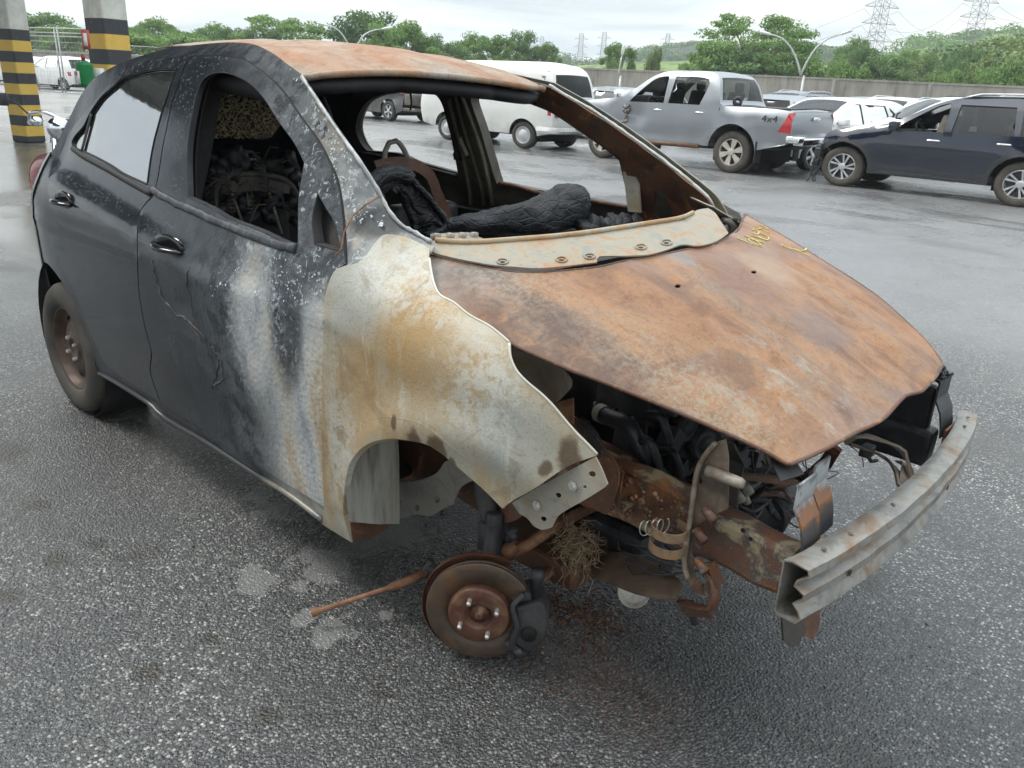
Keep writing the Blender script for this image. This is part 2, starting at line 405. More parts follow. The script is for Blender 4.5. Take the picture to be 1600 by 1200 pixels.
# ---- burnt paint shared by the right side, in object = world coordinates
def burn_mat(name, kind):
    g = G(name); X, Y, Z = g.xyz()
    st = g.mapv(sc=(1, 1, .28)); n1 = g.noise(3.2, 6, .62, .4); n2 = g.noise(15, 6, .6); n3 = g.noise(70, 4, .7); nv = g.noise(9, 5, .65, .6, vec=st); nf = g.noise(38, 6, .72, .8)
    dark = g.mix(g.sm(n2, .35, .7), (.011, .014, .018), (.022, .026, .031))
    scorch = g.mix(g.sm(n1, .42, .62), (.05, .058, .068), (.115, .125, .135))
    scorch = g.mix(g.sm(n2, .48, .62), scorch, (.028, .030, .034))
    c = g.mix(g.math('MULTIPLY', g.sm(g.math('ADD', X, g.math('MULTIPLY', n1, .5)), 1.25, 1.75), .85), dark, scorch)
    # large slightly lighter haze of dust low on the doors
    dust = g.math('MULTIPLY', g.sm(Z, .55, .2), g.sm(n1, .3, .75))
    c = g.mix(g.math('MULTIPLY', dust, .14), c, (.10, .095, .085))
    fleck_z = g.math('MULTIPLY', g.sm(X, 1.35, 1.8), g.sm(Z, .62, .80))
    white = g.math('MULTIPLY', g.sm(nf, .575, .61), fleck_z)
    # peeled areas to bare grey metal
    peel = g.math('MULTIPLY', g.sm(g.noise(11, 7, .68, .9), .56, .60), g.sm(X, 1.5, 2.0))
    c = g.mix(g.math('MULTIPLY', peel, .40), c, (.15, .165, .175))
    c = g.mix(g.math('MULTIPLY', white, .65), c, (.46, .50, .52))
    # ash zone on the front of the door
    ash = g.math('MAXIMUM', g.blob((1.685, -.83, .78), (.11, .5, .20), .5, .35, 5), g.blob((1.91, -.83, .44), (.21, .5, .36), .6, .35, 3))
    ash = g.math('MAXIMUM', ash, g.blob((2.0, -.83, .76), (.09, .5, .19), .4, .3, 6))
    ash = g.math('MULTIPLY', ash, g.math('SUBTRACT', 1, g.math('MULTIPLY', g.blob((1.845, -.83, .83), (.07, .4, .20), .4, .25, 7), .9)))
    cas = g.ramp(nv, [(.25, (.24, .26, .28)), (.40, (.42, .44, .45)), (.55, (.52, .50, .45)), (.66, (.42, .32, .21)), (.80, (.60, .60, .58))])
    cas = g.mix(g.math('MULTIPLY', g.sm(n3, .54, .68), .5), cas, (.20, .19, .17))
    c = g.mix(g.math('MULTIPLY', ash, .94), c, cas)
    ring = g.math('SUBTRACT', g.blob((1.685, -.83, .80), (.15, .5, .25), .25, .35, 5), g.blob((1.685, -.83, .78), (.11, .5, .20), .3, .35, 5), clamp=True)
    c = g.mix(g.math('MULTIPLY', ring, g.sm(nf, .45, .62)), c, (.34, .38, .41))
    wz = g.math('ADD', Z, g.math('MULTIPLY', X, .105)); wd = g.math('MULTIPLY', g.math('MULTIPLY', g.sm(g.math('ADD', wz, g.math('MULTIPLY', n2, .01)), 1.108, 1.114), g.sm(Z, 1.16, 1.13)), g.math('MULTIPLY', g.sm(X, 0, .2), g.sm(X, 1.0, .9)))
    c = g.mix(g.math('MULTIPLY', wd, .8), c, (.010, .011, .013))
    if kind == 'fender':
        f = g.ramp(nv, [(.22, (.30, .32, .30)), (.36, (.43, .42, .36)), (.50, (.46, .40, .29)), (.62, (.44, .31, .165)), (.74, (.36, .215, .09)), (.86, (.46, .42, .33))])
        big = g.math('MAXIMUM', g.blob((2.40, -.8, .90), (.17, .4, .12), .6, .3, 4), g.blob((2.16, -.83, .74), (.08, .4, .20), .5, .3, 4))
        f = g.mix(g.math('MULTIPLY', big, .62), f, (.47, .285, .105))
        gr = g.math('MAXIMUM', g.blob((2.65, -.75, .75), (.10, .3, .10), .5, .35, 6), g.blob((2.12, -.8, .96), (.11, .4, .10), .5, .35, 5))
        f = g.mix(g.math('MULTIPLY', gr, .7), f, (.40, .425, .40))
        aw = g.math('MULTIPLY', g.math('MAXIMUM', g.blob((2.28, -.75, 1.02), (.14, .3, .07), .7, .6, 7), g.math('MAXIMUM', g.blob((2.56, -.8, .86), (.09, .3, .12), .7, .7, 7), g.blob((2.08, -.8, .5), (.07, .3, .25), .7, .5, 6))), g.sm(g.noise(30, 6, .75), .42, .56)); f = g.mix(g.math('MULTIPLY', aw, .65), f, (.62, .62, .57))
        tn = g.sm(g.noise(8, 6, .7, .8), .56, .62); f = g.mix(g.math('MULTIPLY', tn, .45), f, (.27, .19, .11))
        # whitish streaks following the panel, dark grain
        f = g.mix(g.math('MULTIPLY', g.sm(g.noise(22, 6, .7, .3, vec=g.mapv(sc=(1, 1, .16), rot=(0, .45, 0))), .56, .66), .45), f, (.60, .60, .53))
        f = g.mix(g.math('MULTIPLY', g.sm(n3, .58, .72), .35), f, (.20, .17, .13))
        f = g.mix(g.math('MULTIPLY', g.sm(g.noise(150, 4, .8, 0), .54, .68), .42), f, (.14, .12, .085))
        # drips over the arch and the burnt spots at the nose
        spot = None
        for c0, r0 in (((2.317, -.84, .712), (.012, .2, .018)), ((2.387, -.84, .692), (.026, .2, .026)), ((2.455, -.84, .686), (.034, .2, .028)), ((2.719, -.76, .712), (.015, .2, .016)), ((2.758, -.74, .748), (.026, .2, .038)), ((2.495, -.84, .66), (.012, .2, .02))):
            b = g.blob((c0[0], c0[1], c0[2]-.006), (r0[0]*.9, r0[1], r0[2]*1.15), .30, .85, 22); spot = b if spot is None else g.math('MAXIMUM', spot, b)
        f = g.mix(g.math('MULTIPLY', spot, .85), f, (.105, .062, .032))
        wh = g.blob((2.51, -.75, .965), (.06, .3, .03), .5, .5, 14)
        f = g.mix(g.math('MULTIPLY', wh, .6), f, (.64, .61, .52))
        c = g.mix(1.0, f, f)
        hs = g.n('ShaderNodeHueSaturation'); hs.inputs['Value'].default_value = .86; g.put(hs.inputs['Color'], c); c = hs.outputs[0]
        g.rgh(g.sm(n2, .3, .7, .38, .6)); b_ = g.bump(g.math('ADD', n3, g.math('MULTIPLY', g.noise(190, 3, .7), .7)), .40, .003); g.bump(g.noise(4.5, 3, .5, .5), .35, .02, b_)
    elif kind == 'pillar':
        k = g.sm(g.math('ADD', X, g.math('MULTIPLY', n1, .25)), 1.70, 2.10)
        met = g.mix(g.sm(n2, .4, .6), (.30, .31, .30), (.17, .18, .19)); met = g.mix(g.sm(g.noise(7, 4), .5, .62), met, (.37, .35, .29))
        c = g.mix(g.math('MULTIPLY', k, .8), c, met)
        c = g.mix(g.math('MULTIPLY', g.math('MULTIPLY', g.sm(nf, .57, .60), g.sm(X, 1.6, 1.95)), .6), c, (.44, .48, .50))
        c = g.mix(g.math('MULTIPLY', g.blob((2.08, -.71, 1.126), (.08, .3, .035), .4, .5, 14), .85), c, (.02, .021, .024))
        g.rgh(g.sm(X, 1.0, 1.8, .16, .5)); g.bump(g.math('ADD', n2, nf), .2, .005)
    else:
        # heavily boiled paint below the mirror, running crack
        g.rgh(g.math('ADD', g.sm(X, .9, 1.6, .17, .52), g.math('MULTIPLY', g.math('SUBTRACT', n1, .5), .25)))
        g.put(g.b.inputs['Coat Weight'], g.sm(X, 1.3, .8, 0, .35)); g.b.inputs['Coat Roughness'].default_value = .10
        bl = g.math('MULTIPLY', g.sm(X, 1.2, 1.6), g.math('ADD', g.noise(34, 6, .7, .6), g.math('MULTIPLY', g.vor(60), .5)))
        b1 = g.bump(bl, .5, .006); b2 = g.bump(n1, .12, .02, b1); dr = g.math('MULTIPLY', g.sm(g.vor(75), .30, .12), g.math('MULTIPLY', g.sm(X, 1.4, 1.0), g.sm(g.noise(6), .42, .5))); g.bump(dr, .6, .003, b2)
    g.b.inputs['Specular IOR Level'].default_value = .30 if kind != 'fender' else .4
    g.col(c); return g.m
def rust_mat(name, pal, sc=1., darkx=0):
    g = G(name, .62); n1 = g.noise(2.1*sc, 7, .6, .7, vec=g.mapv(sc=(.55, 1.3, 1), rot=(0, 0, .12))); n2 = g.noise(11*sc, 7, .66, .5); n3 = g.noise(90, 4, .75); nb = g.noise(5*sc, 6, .6, .8)
    c = g.ramp(n1, [(p, q) for p, q in pal])
    c = g.mix(g.math('MULTIPLY', g.sm(n2, .48, .68), .42), c, (.155, .066, .034))
    c = g.mix(g.math('MULTIPLY', g.sm(nb, .56, .68), .50), c, (.42, .19, .065))
    c = g.mix(g.math('MULTIPLY', g.sm(n3, .48, .72), .55), c, (.095, .055, .038))
    c = g.mix(g.math('MULTIPLY', g.sm(g.noise(150, 3, .7), .60, .70), .35), c, (.46, .36, .25))
    g.col(c); g.rgh(g.sm(n2, .3, .7, .42, .68)); b_ = g.bump(g.math('ADD', g.math('MULTIPLY', n3, .8), g.math('ADD', n2, g.math('MULTIPLY', g.noise(220, 3), .4))), .45, .004); g.bump(g.noise(9, 3, .5, .4), .22, .02, b_); g.c = c; return g
M['burn_door'] = burn_mat('burnt_door_paint', 'door'); M['burn_fender'] = burn_mat('burnt_fender_paint', 'fender'); M['burn_pillar'] = burn_mat('burnt_pillar_paint', 'pillar')
HP = [(.22, (.12, .058, .028)), (.34, (.21, .100, .046)), (.44, (.31, .160, .070)), (.52, (.38, .200, .080)), (.60, (.28, .175, .100)), (.68, (.25, .180, .125)), (.76, (.46, .22, .060)), (.86, (.42, .29, .15))]
def hood_mat():
    g = rust_mat('rusted_hood_steel', HP); c = g.c; X, Y, Z = g.xyz(); nf = g.noise(16, 6, .7, .5)
    # grey burnt-bare steel along the cowl edge, dark band on the right fold, ash speckle toward the nose
    stv = g.noise(4, 6, .6, .3, vec=g.mapv(sc=(.35, 2.2, 1), rot=(0, 0, -.25)))
    c = g.mix(g.math('MULTIPLY', g.sm(stv, .55, .70), .55), c, (.13, .075, .05)); c = g.mix(g.math('MULTIPLY', g.sm(stv, .42, .30), .50), c, (.44, .215, .07))
    c = g.mix(g.math('MULTIPLY', g.sm(g.noise(2.6, 3, .5, .3), .50, .66), .65), c, (.27, .185, .150)); c = g.mix(g.math('MULTIPLY', g.sm(g.noise(3.3, 5, .6, .8), .54, .64), .6), c, (.155, .085, .055))
    gy = g.math('MULTIPLY', g.sm(X, 2.47, 2.33), g.sm(g.noise(5, 6, .65, .6), .40, .54))
    c = g.mix(g.math('MULTIPLY', gy, .8), c, (.27, .27, .26))
    bd = g.math('MULTIPLY', g.blob((2.62, -.66, .95), (.42, .085, .4), .5, .4, 7), g.sm(nf, .3, .6))
    c = g.mix(g.math('MULTIPLY', bd, .75), c, (.075, .045, .038))
    sp = g.math('MULTIPLY', g.math('MAXIMUM', g.blob((2.95, -.53, .85), (.28, .10, .4), .9, .5, 5), g.blob((2.42, -.58, 1.05), (.15, .12, .3), .9, .5, 5)), g.sm(g.noise(70, 5, .8), .42, .62))
    c = g.mix(g.math('MULTIPLY', sp, .62), c, (.37, .34, .25))
    sp2 = g.math('MULTIPLY', g.blob((3.04, -.30, .8), (.17, .20, .4), .6, .5, 6), g.sm(g.noise(14, 7, .75, .5), .48, .66))
    c = g.mix(g.math('MULTIPLY', sp2, .55), c, (.42, .42, .36))
    ft = g.math('MULTIPLY', g.sm(Y, .38, .62), g.sm(g.noise(7, 5, .6, .4), .45, .6))
    c = g.mix(g.math('MULTIPLY', ft, .6), c, (.44, .20, .055))
    for c0, r0, cc in (((2.56, -.06, 1), (.055, .05, .4), (.26, .26, .26)), ((2.68, .23, 1), (.085, .075, .4), (.42, .30, .19)), ((2.50, .40, 1.05), (.11, .09, .4), (.36, .22, .13)), ((2.72, .02, 1), (.12, .10, .4), (.20, .12, .09)), ((2.93, .06, .9), (.07, .09, .4), (.19, .15, .14))):
        c = g.mix(g.math('MULTIPLY', g.blob(c0, r0, .5, .35, 9), .6), c, cc)
    hs = g.n('ShaderNodeHueSaturation'); hs.inputs['Value'].default_value = .84; hs.inputs['Saturation'].default_value = .98; hs.inputs['Hue'].default_value = .494; g.put(hs.inputs['Color'], c); g.col(hs.outputs[0]); return g.m
M['hood'] = hood_mat()
M['roof'] = rust_mat('rusted_roof_steel', [(.25, (.20, .075, .032)), (.38, (.31, .145, .065)), (.48, (.33, .235, .16)), (.58, (.29, .26, .225)), (.68, (.35, .20, .10)), (.78, (.42, .16, .045))]).m
M['rust'] = rust_mat('brown_rust', [(.25, (.035, .022, .017)), (.42, (.085, .040, .025)), (.55, (.14, .062, .034)), (.68, (.075, .055, .045)), (.8, (.20, .12, .065))], 2.4).m
def rail_mat():
    g = rust_mat('scorched_rail_steel', [(.25, (.035, .028, .025)), (.42, (.095, .042, .024)), (.52, (.16, .065, .030)), (.64, (.085, .07, .062)), (.78, (.28, .20, .12))], 3.)
    X, Y, Z = g.xyz()
    bl = g.math('MULTIPLY', g.sm(X, 2.75, 2.95), g.sm(g.noise(13, 5, .6, .6), .46, .60))
    c = g.mix(g.math('MULTIPLY', bl, .75), g.c, (.060, .068, .080)); c = g.mix(g.math('MULTIPLY', g.sm(g.noise(13, 5, .65, .5), .54, .64), .8), c, (.36, .29, .17)); c = g.mix(g.math('MULTIPLY', g.sm(g.noise(7, 5, .6, .4), .57, .66), .75), c, (.30, .12, .035)); g.col(c); return g.m
M['rail'] = rail_mat()
def mottled(name, a, b, c3, sc=6, rough=.5, met=0, st=1.):
    g = G(name, rough, met); n = g.noise(sc, 7, .62, .6); n2 = g.noise(sc*5, 5, .7)
    c = g.ramp(n, [(.3, a), (.5, b), (.68, c3)]); c = g.mix(g.math('MULTIPLY', g.sm(n2, .55, .7), .4*st), c, tuple(k*.35 for k in a)); g.col(c)
    g.bump(g.math('ADD', n2, g.noise(120, 3)), .2, .003); return g.m
M['beam'] = mottled('weathered_beam_steel', (.13, .115, .095), (.27, .265, .245), (.20, .12, .065), 9, .38, .4)
M['cowl'] = mottled('scorched_cowl_steel', (.21, .22, .205), (.31, .27, .20), (.34, .17, .075), 11, .5)
M['bare'] = mottled('bare_burnt_steel', (.22, .22, .20), (.34, .32, .27), (.27, .20, .12), 7, .45)
M['inner'] = mottled('sooty_inner_steel', (.028, .026, .026), (.075, .068, .058), (.17, .15, .115), 4, .55)
M['innerd'] = mottled('black_inner_steel', (.009, .009, .010), (.020, .019, .020), (.045, .04, .038), 4, .7)
M['char'] = mottled('char', (.008, .008, .010), (.020, .021, .024), (.05, .052, .06), 14, .5)
M['iron'] = mottled('black_cast_iron', (.018, .019, .022), (.035, .036, .040), (.07, .06, .055), 12, .55)
M['disc'] = mottled('rusty_disc_iron', (.055, .042, .034), (.10, .070, .050), (.17, .085, .040), 16, .45, .3)
M['hat'] = mottled('rusty_hub_iron', (.075, .035, .026), (.12, .050, .033), (.19, .11, .06), 18, .4, .2)
M['orange'] = mottled('orange_rust', (.11, .050, .028), (.22, .105, .055), (.33, .18, .10), 22, .7)
M['stud'] = plain('bright_stud_steel', (.62, .62, .58), .3, .7)
M['black'] = plain('black_gloss', (.012, .013, .015), .12)
M['rubber'] = plain('black_rubber', (.020, .020, .021), .7, bump=.15)
M['seam'] = plain('seam_black', (.004, .004, .004), .8)
M['gwhite'] = mottled('ashy_bracket_steel', (.26, .29, .31), (.20, .19, .18), (.24, .11, .05), 12, .45)
def tyre_mat(n, c1, c2):
    g = G(n, .75); g.col(g.mix(g.sm(g.noise(5, 5, .6), .35, .65), c1, c2)); g.bump(g.noise(80, 3), .2, .003); return g.m
M['tyre_mud'] = tyre_mat('dusty_tyre', (.042, .038, .033), (.080, .070, .058)); M['tyre'] = tyre_mat('tyre_rubber', (.028, .027, .026), (.050, .047, .042)); M['rimsteel'] = mottled('brown_steel_rim', (.045, .032, .026), (.085, .055, .04), (.12, .08, .06), 14, .5, .3)
def glass_mat():
    g = G('sooty_window_glass', .03); g.b.inputs['Base Color'].default_value = (.02, .022, .02, 1); g.b.inputs['Specular IOR Level'].default_value = 1.; g.b.inputs['Coat Weight'].default_value = 1; g.b.inputs['Coat IOR'].default_value = 2.6; g.b.inputs['Coat Roughness'].default_value = .02
    sp = g.sm(g.vor(45), .10, .06); g.col(g.mix(sp, (.03, .034, .03), (.01, .01, .01))); g.b.inputs['IOR'].default_value = 2.2
    g.bump(g.math('ADD', g.noise(2.6, 3, .5), g.math('MULTIPLY', g.sm(g.vor(70), .22, .08), .12)), .16, .03); return g.m
M['glass'] = glass_mat()
M['lampred'] = plain('red_lamp_glass', (.22, .012, .016), .15, coat=.4, var=.4)

WB = Vector((1.3, 0, 0))
car = thing('burned_car', 'burned-out dark hatchback with rusted bonnet and roof, no glass in front and no front wheels', 'car', WB)
def wp(name, bm, mat, parent=None, **k):
    """part of the wreck: world coordinates under the moved root"""
    if parent is None or parent is car: return mo(name, bm, mat, car, rel=WB, **k)
    return mo(name, bm, mat, parent, **k)
# ---------------------------------------------------------------- outlines in photo pixels
seam_top = [(162, 140), (174, 125), (187, 116), (205, 104.5), (230, 95.5), (255, 90), (280, 86.5), (311, 84.6), (342, 85.8), (367, 89), (380, 92.5), (398, 103), (423, 123), (444, 145), (472, 185), (497, 219), (518, 259), (529, 290), (537, 342)]
rd = [(162, 140), (174, 125), (187, 116), (205, 104.5), (230, 95.5), (255, 90), (280, 86.5), (302, 85, 1), (290, 100), (276, 140), (267, 168), (260, 202), (254, 231), (247.5, 273), (240, 304), (230, 315), (217.5, 335), (214.5, 372), (216.5, 446), (220.5, 478), (227, 513), (236.5, 550), (235, 582), (251, 629, 1),
      (231, 617), (200, 596), (166, 571), (150, 540), (136.6, 508), (123, 473), (107, 438.6), (91, 409), (77.5, 382), (78, 340), (75, 307), (74, 290), (75.5, 275), (79, 258), (84, 250), (93, 242), (100, 227), (108, 207), (125, 184), (142, 164)]
fd = [(302, 85, 1), (311, 84.6), (342, 85.8), (367, 89), (380, 92.5), (398, 103), (423, 123), (444, 145), (472, 185), (497, 219), (518, 259), (529, 290), (537, 342), (541, 413, 1), (527, 423), (515, 450), (507.5, 490), (509, 527), (507, 600), (507, 700), (510, 795, 1), (450, 758), (400, 728), (340, 688), (300, 661), (251, 629, 1),
      (235, 582), (236.5, 550), (227, 513), (220.5, 478), (216.5, 446), (214.5, 372), (217.5, 335), (230, 315), (240, 304), (247.5, 273), (254, 231), (260, 202), (267, 168), (276, 140), (290, 100)]
fwin = [(322.5, 118.5), (342.5, 112), (367, 117), (392, 131), (413.4, 154), (435, 188), (459.7, 222), (476, 254, 1), (472, 277), (467, 314), (466, 383, 1), (447, 381), (404, 361), (358, 343), (327, 325), (293, 309, 1), (292, 234), (301, 172.5), (311, 134)]
ftri = [(496, 300, 1), (508, 322), (524, 350), (533, 394, 1), (491, 383, 1), (487, 342)]
rwin = [(276, 107.5, 1), (242.5, 109), (217.5, 114), (192.5, 122.5), (180, 134), (161, 150), (150, 164), (140, 180), (131, 198), (119, 212), (113, 223), (116, 233, 1), (130, 236), (167.5, 255), (192.5, 271), (230, 288, 1), (235, 250), (241, 219), (246, 200), (254, 171), (260, 154), (272, 116)]
fen = [(541, 415, 1), (560, 410), (575, 396), (588, 378), (604, 366), (640, 372), (672, 388, 1), (671, 404), (674, 425), (679, 445), (688, 461), (710, 473.5), (733, 492), (767, 511), (796, 535, 1), (797, 556), (806, 578), (822, 596), (846, 616), (864, 634), (884, 658), (900, 676), (920, 696), (934, 711, 1), (887, 729), (837, 762), (805, 780), (785.5, 794, 1),
       (754.7, 763), (711.6, 726), (690, 708), (665, 693.5), (629, 686), (604, 685.6), (575.4, 693.5), (554, 713), (543, 738), (538, 774), (538, 806), (550, 847, 1), (504, 819, 1), (507, 795, 1), (504, 700), (504, 600), (506, 527), (504.5, 490), (512, 450), (524, 423)]
# body frame outer outline: silhouette -> ditch -> A pillar -> behind fender -> sill -> rear arch -> bumper
side = [(82, 232), (92, 212), (100, 195), (108, 180), (122, 152), (140, 127), (160, 112), (190, 97), (225, 85), (262, 75), (312, 69), (350, 66), (380, 67), (400, 71), (425, 84), (445, 99), (470, 117, 1), (490, 148), (527, 203), (558, 246), (589, 293), (607, 327), (627, 350), (650, 364), (675, 379, 1), (672, 392), (640, 420), (580, 470), (560, 600), (545, 700), (530, 770), (507, 795, 1), (512, 822, 1),
        (470, 795), (450, 778), (400, 748), (320, 698), (256, 661), (232, 637), (190, 609), (147, 581, 1), (144.6, 561), (136.6, 532), (126, 500), (110, 465), (95, 442), (83, 425), (70, 411), (59, 414.6), (54.5, 433), (56, 457), (70, 487, 1), (60, 466), (54, 447), (50, 400), (48, 340), (50, 300), (66, 262)]
import time as _time
def pxs(l): return spx(l, 5.)
rdS, fdS, fwS, ftS, rwS, feS, siS = [pxs(l) for l in (rd, fd, fwin, ftri, rwin, fen, side)]
doorhole = inset(spx([p for p in rd if True][0:8]+fd[1:26]+rd[24:], 5.), -.003)
# ---------------------------------------------------------------- right side shell
def reveal(name, loop, offs, mat, parent, open_=False, fn=None):
    """strip that turns an edge inward, giving panels and openings their depth"""
    V, F = [], []; n = len(loop); fn = fn or (lambda x, z, o: (x, -(SD(x, z)+o), z))
    for o in offs: V += [fn(x, z, o) for x, z in loop]
    m = n-1 if open_ else n
    for k in range(len(offs)-1):
        for i in range(m): F.append((k*n+i, k*n+(i+1) % n, (k+1)*n+(i+1) % n, (k+1)*n+i))
    return wp(name, (V, F), mat, parent, thick=.003)
body = panel('body_side', siS, smap(-.006), M['burn_pillar'], car, [inset(doorhole, .004)], .035, .004, rel=WB, flip=False)
reveal('door_frame', inset(doorhole, .0045), (-.006, -.03, -.05), M['innerd'], car)
frontd = panel('front_door', inset(fdS, .003), smap(0), M['burn_door'], car, [fwS, ftS], .03, .005, rel=WB)
reveal('door_edge', inset(fdS, .0035), (-.001, -.03), M['innerd'], frontd)
reveal('window_reveal', fwS, (0, -.010, -.020), M['char'], frontd)
reveal('mirror_opening_reveal', ftS, (0, -.03), M['innerd'], frontd)
panel('door_inner_skin', inset(fdS, .02), smap(-.05), M['innerd'], frontd, [inset(inset(fwS, -.016), -.016)], .06, .004)
reard = panel('rear_door', inset(rdS, .003), smap(0), M['burn_door'], car, [rwS], .03, .005, rel=WB)
reveal('door_edge', inset(rdS, .0035), (-.001, -.03), M['innerd'], reard)
panel('door_inner_skin', inset(rdS, .02), smap(-.05), M['innerd'], reard, [], .06, .004)
# rear window: glass slightly sunk, black surround, quarter bar
panel('window_glass', inset(rwS, -.004), smap(-.009), M['glass'], reard, [], .05, .004)
reveal('window_surround', rwS, (.003, -.002, -.012), M['seam'], reard)
def strip(name, pts, r, mat, parent, off=.004, flat=.6, n=8, jit=0, step=8, seed=1):
    q = []; rs = []; rnd = random.Random(seed)
    for u, v in spline(pts, step, False):
        x, z = s2(u, v); q.append((x, -(SD(x, z)+off), z)); rs.append(r*(1+rnd.uniform(-jit, jit)))
    bm = bmesh.new(); tube(bm, q, rs, n, True, flat, Vector((0, -1, .2))); return wp(name, bm, mat, parent)
strip('window_bar', [(142, 178), (135, 205), (127, 235)], .009, M['rubber'], reard, -.002, .5)
strip('belt_moulding', [(114, 232), (130, 244), (167, 264), (200, 283), (236, 303)], .011, M['rubber'], reard, .002, .7)
strip('pillar_trim', [(250, 285), (257, 240), (264, 200), (272, 165)], .019, plain('satin_pillar_trim', (.05, .055, .06), .35), reard, -.012, .5)
# melted weatherstrip along the front window
bm = bmesh.new(); rnd = random.Random(4)
for off, dv, r0 in ((.003, -3, .012),):
    q, rs = [], []
    for u, v in spline([(238, 300), (268, 317), (300, 331), (340, 349), (390, 369), (430, 384), (463, 391)], 9, False):
        x, z = s2(u, v+dv+rnd.uniform(-.7, .7)); q.append((x, -(SD(x, z)+off+rnd.uniform(-.001, .001)), z)); rs.append(r0*rnd.uniform(.92, 1.1))
    tube(bm, q, rs, 12, True, .55, Vector((0, -1, .3)))
M['melt'] = mottled('melted_trim', (.022, .025, .030), (.045, .05, .058), (.11, .12, .13), 22, .6)
wp('melted_weatherstrip', bm, M['melt'], frontd)
# cracked, peeling paint edge running down the door
M['peel'] = mottled('peeled_paint_edge', (.018, .018, .020), (.06, .050, .045), (.15, .12, .09), 30, .5)
bm = bmesh.new()
for ln, k in (([(236, 408), (242, 425), (248, 450), (262, 476), (280, 492), (298, 505), (316, 522), (334, 545), (347, 570), (349, 590), (336, 602)], 1), ([(296, 415), (292, 440), (298, 470), (303, 495)], .6), ([(330, 540), (342, 560), (338, 585), (331, 605)], .7), ([(282, 490), (300, 512), (320, 540), (330, 562)], .7)):
    q, rs = [], []
    for u, v in spline(ln, 6, False):
        x, z = s2(u+rnd.uniform(-2.4, 2.4), v+rnd.uniform(-2.4, 2.4)); q.append((x, -(SD(x, z)+.001), z)); rs.append(.0026*k*rnd.uniform(.2, 2.0))
    tube(bm, q, rs, 6, True, .6, Vector((0, -1, 0)))
wp('peeled_paint', bm, M['peel'], frontd)
# flakes of lifted paint on the upper front door and pillar
def flakes(name, mat, parent, quad, n, seed, s0, s1, off=.0015):
    rnd = random.Random(seed); bm = bmesh.new(); c = 0
    xs = [p[0] for p in quad]; ys = [p[1] for p in quad]
    while c < n:
        u, v = rnd.uniform(min(xs), max(xs)), rnd.uniform(min(ys), max(ys))
        if not inside((u, v), quad): continue
        if mnoise.noise(Vector((u*.02, v*.02, seed))) < -.05: continue
        x, z = s2(u, v); c += 1; r = rnd.uniform(s0, s1)*(1 if rnd.random() < .9 else 1.4); a0 = rnd.uniform(0, 6.3); k = rnd.randint(5, 8); vs = []
        for i in range(k):
            a = a0+2*pi*i/k; q = r*rnd.uniform(.5, 1.1); xx, zz = x+cos(a)*q, z+sin(a)*q*rnd.uniform(.7, 1.1)
            vs.append(bm.verts.new((xx, -(SD(xx, zz)+off+rnd.uniform(0, .0015)), zz)))
        bm.faces.new(vs)
    tag(wp(name, bm, mat, parent, smooth=False), kind='stuff')
M['flake'] = plain('ash_flake', (.50, .54, .57), .6); M['flaked'] = plain('grey_flake', (.20, .22, .24), .5)
flakes('ash_flakes', M['flake'], frontd, [(395, 400), (470, 405), (525, 415), (505, 460), (440, 500), (330, 500), (330, 430)], 170, 3, .0012, .0042)
flakes('ash_flakes', M['flake'], body, [(438, 98), (455, 108), (560, 262), (610, 350), (560, 400), (548, 330), (500, 200)], 150, 5, .0010, .0036)
flakes('grey_flakes', M['flaked'], body, [(470, 150), (490, 165), (530, 240), (520, 250), (480, 180)], 12, 8, .006, .013)
q = [(lambda a: (a[0]+.002, -(SD(*a)+.001), a[1]))(s2(u, v)) for u, v in spline([(471, 120), (490, 149), (527, 204), (558, 247), (589, 294), (607, 328), (627, 351), (650, 364), (673, 378)], 6, False)]
bm = bmesh.new(); tube(bm, q, [.0055*rnd.uniform(.7, 1.3) for _ in q], 8, True, .7, Vector((0, -1, .2))); wp('pillar_flange', bm, mottled('highlit_flange', (.16, .17, .18), (.34, .35, .35), (.50, .51, .50), 30, .4), body)  # pale flange metal, with the edge highlight put into its colour
# tail of the A pillar: a black gap and burnt wire over the pillar
bm = bmesh.new(); tube(bm, [(x, -(SD(x, z)+o), z) for (x, z), o in ((s2(596, 306), .004), (s2(575, 320), .010), (s2(556, 338), .012), (s2(543, 362), .010), (s2(539, 388), .01), (s2(528, 400), .012))], .0022, 6)
wp('burnt_wire', bm, M['orange'], body)
# door handles: shallow cup and pull
def handle(u0, v0, L, parent):
    p = onf(u0, v0, Fs(0)); bm = bmesh.new(); n = 20
    x0, z0 = p.x, p.z
    for k, (rr, o) in enumerate(((1.0, .001), (.9, .006))): pass
    ring = []
    for rr, o in ((1, .001), (.92, .008), (.6, .006), (.0, .004)):
        if rr == 0: ring.append([bm.verts.new((x0, -(SD(x0, z0)+o), z0))]); continue
        ring.append([bm.verts.new((x0+cos(2*pi*i/n)*L*.5*rr, -(SD(x0+cos(2*pi*i/n)*L*.5*rr, z0)+o), z0+sin(2*pi*i/n)*.034*rr)) for i in range(n)])
    for A, B in zip(ring, ring[1:]):
        for i in range(n):
            j = (i+1) % n
            bm.faces.new((A[i], A[j], B[0]) if len(B) == 1 else (A[i], A[j], B[j], B[i]))
    h = wp('door_handle', bm, M['black'], parent)
    bm = bmesh.new(); q = []
    for i in range(9):
        t = i/8; x = x0+(t-.5)*L*.96; q.append((x, -(SD(x, z0)+.010+.026*sin(pi*t)), z0-.004-.006*t))
    tube(bm, q, [.008+.008*sin(pi*i/8) for i in range(9)], 10, True, .62)
    wp('handle_pull', bm, M['black'], h); return h
handle(265, 383, .19, frontd); handle(101, 312, .17, reard)
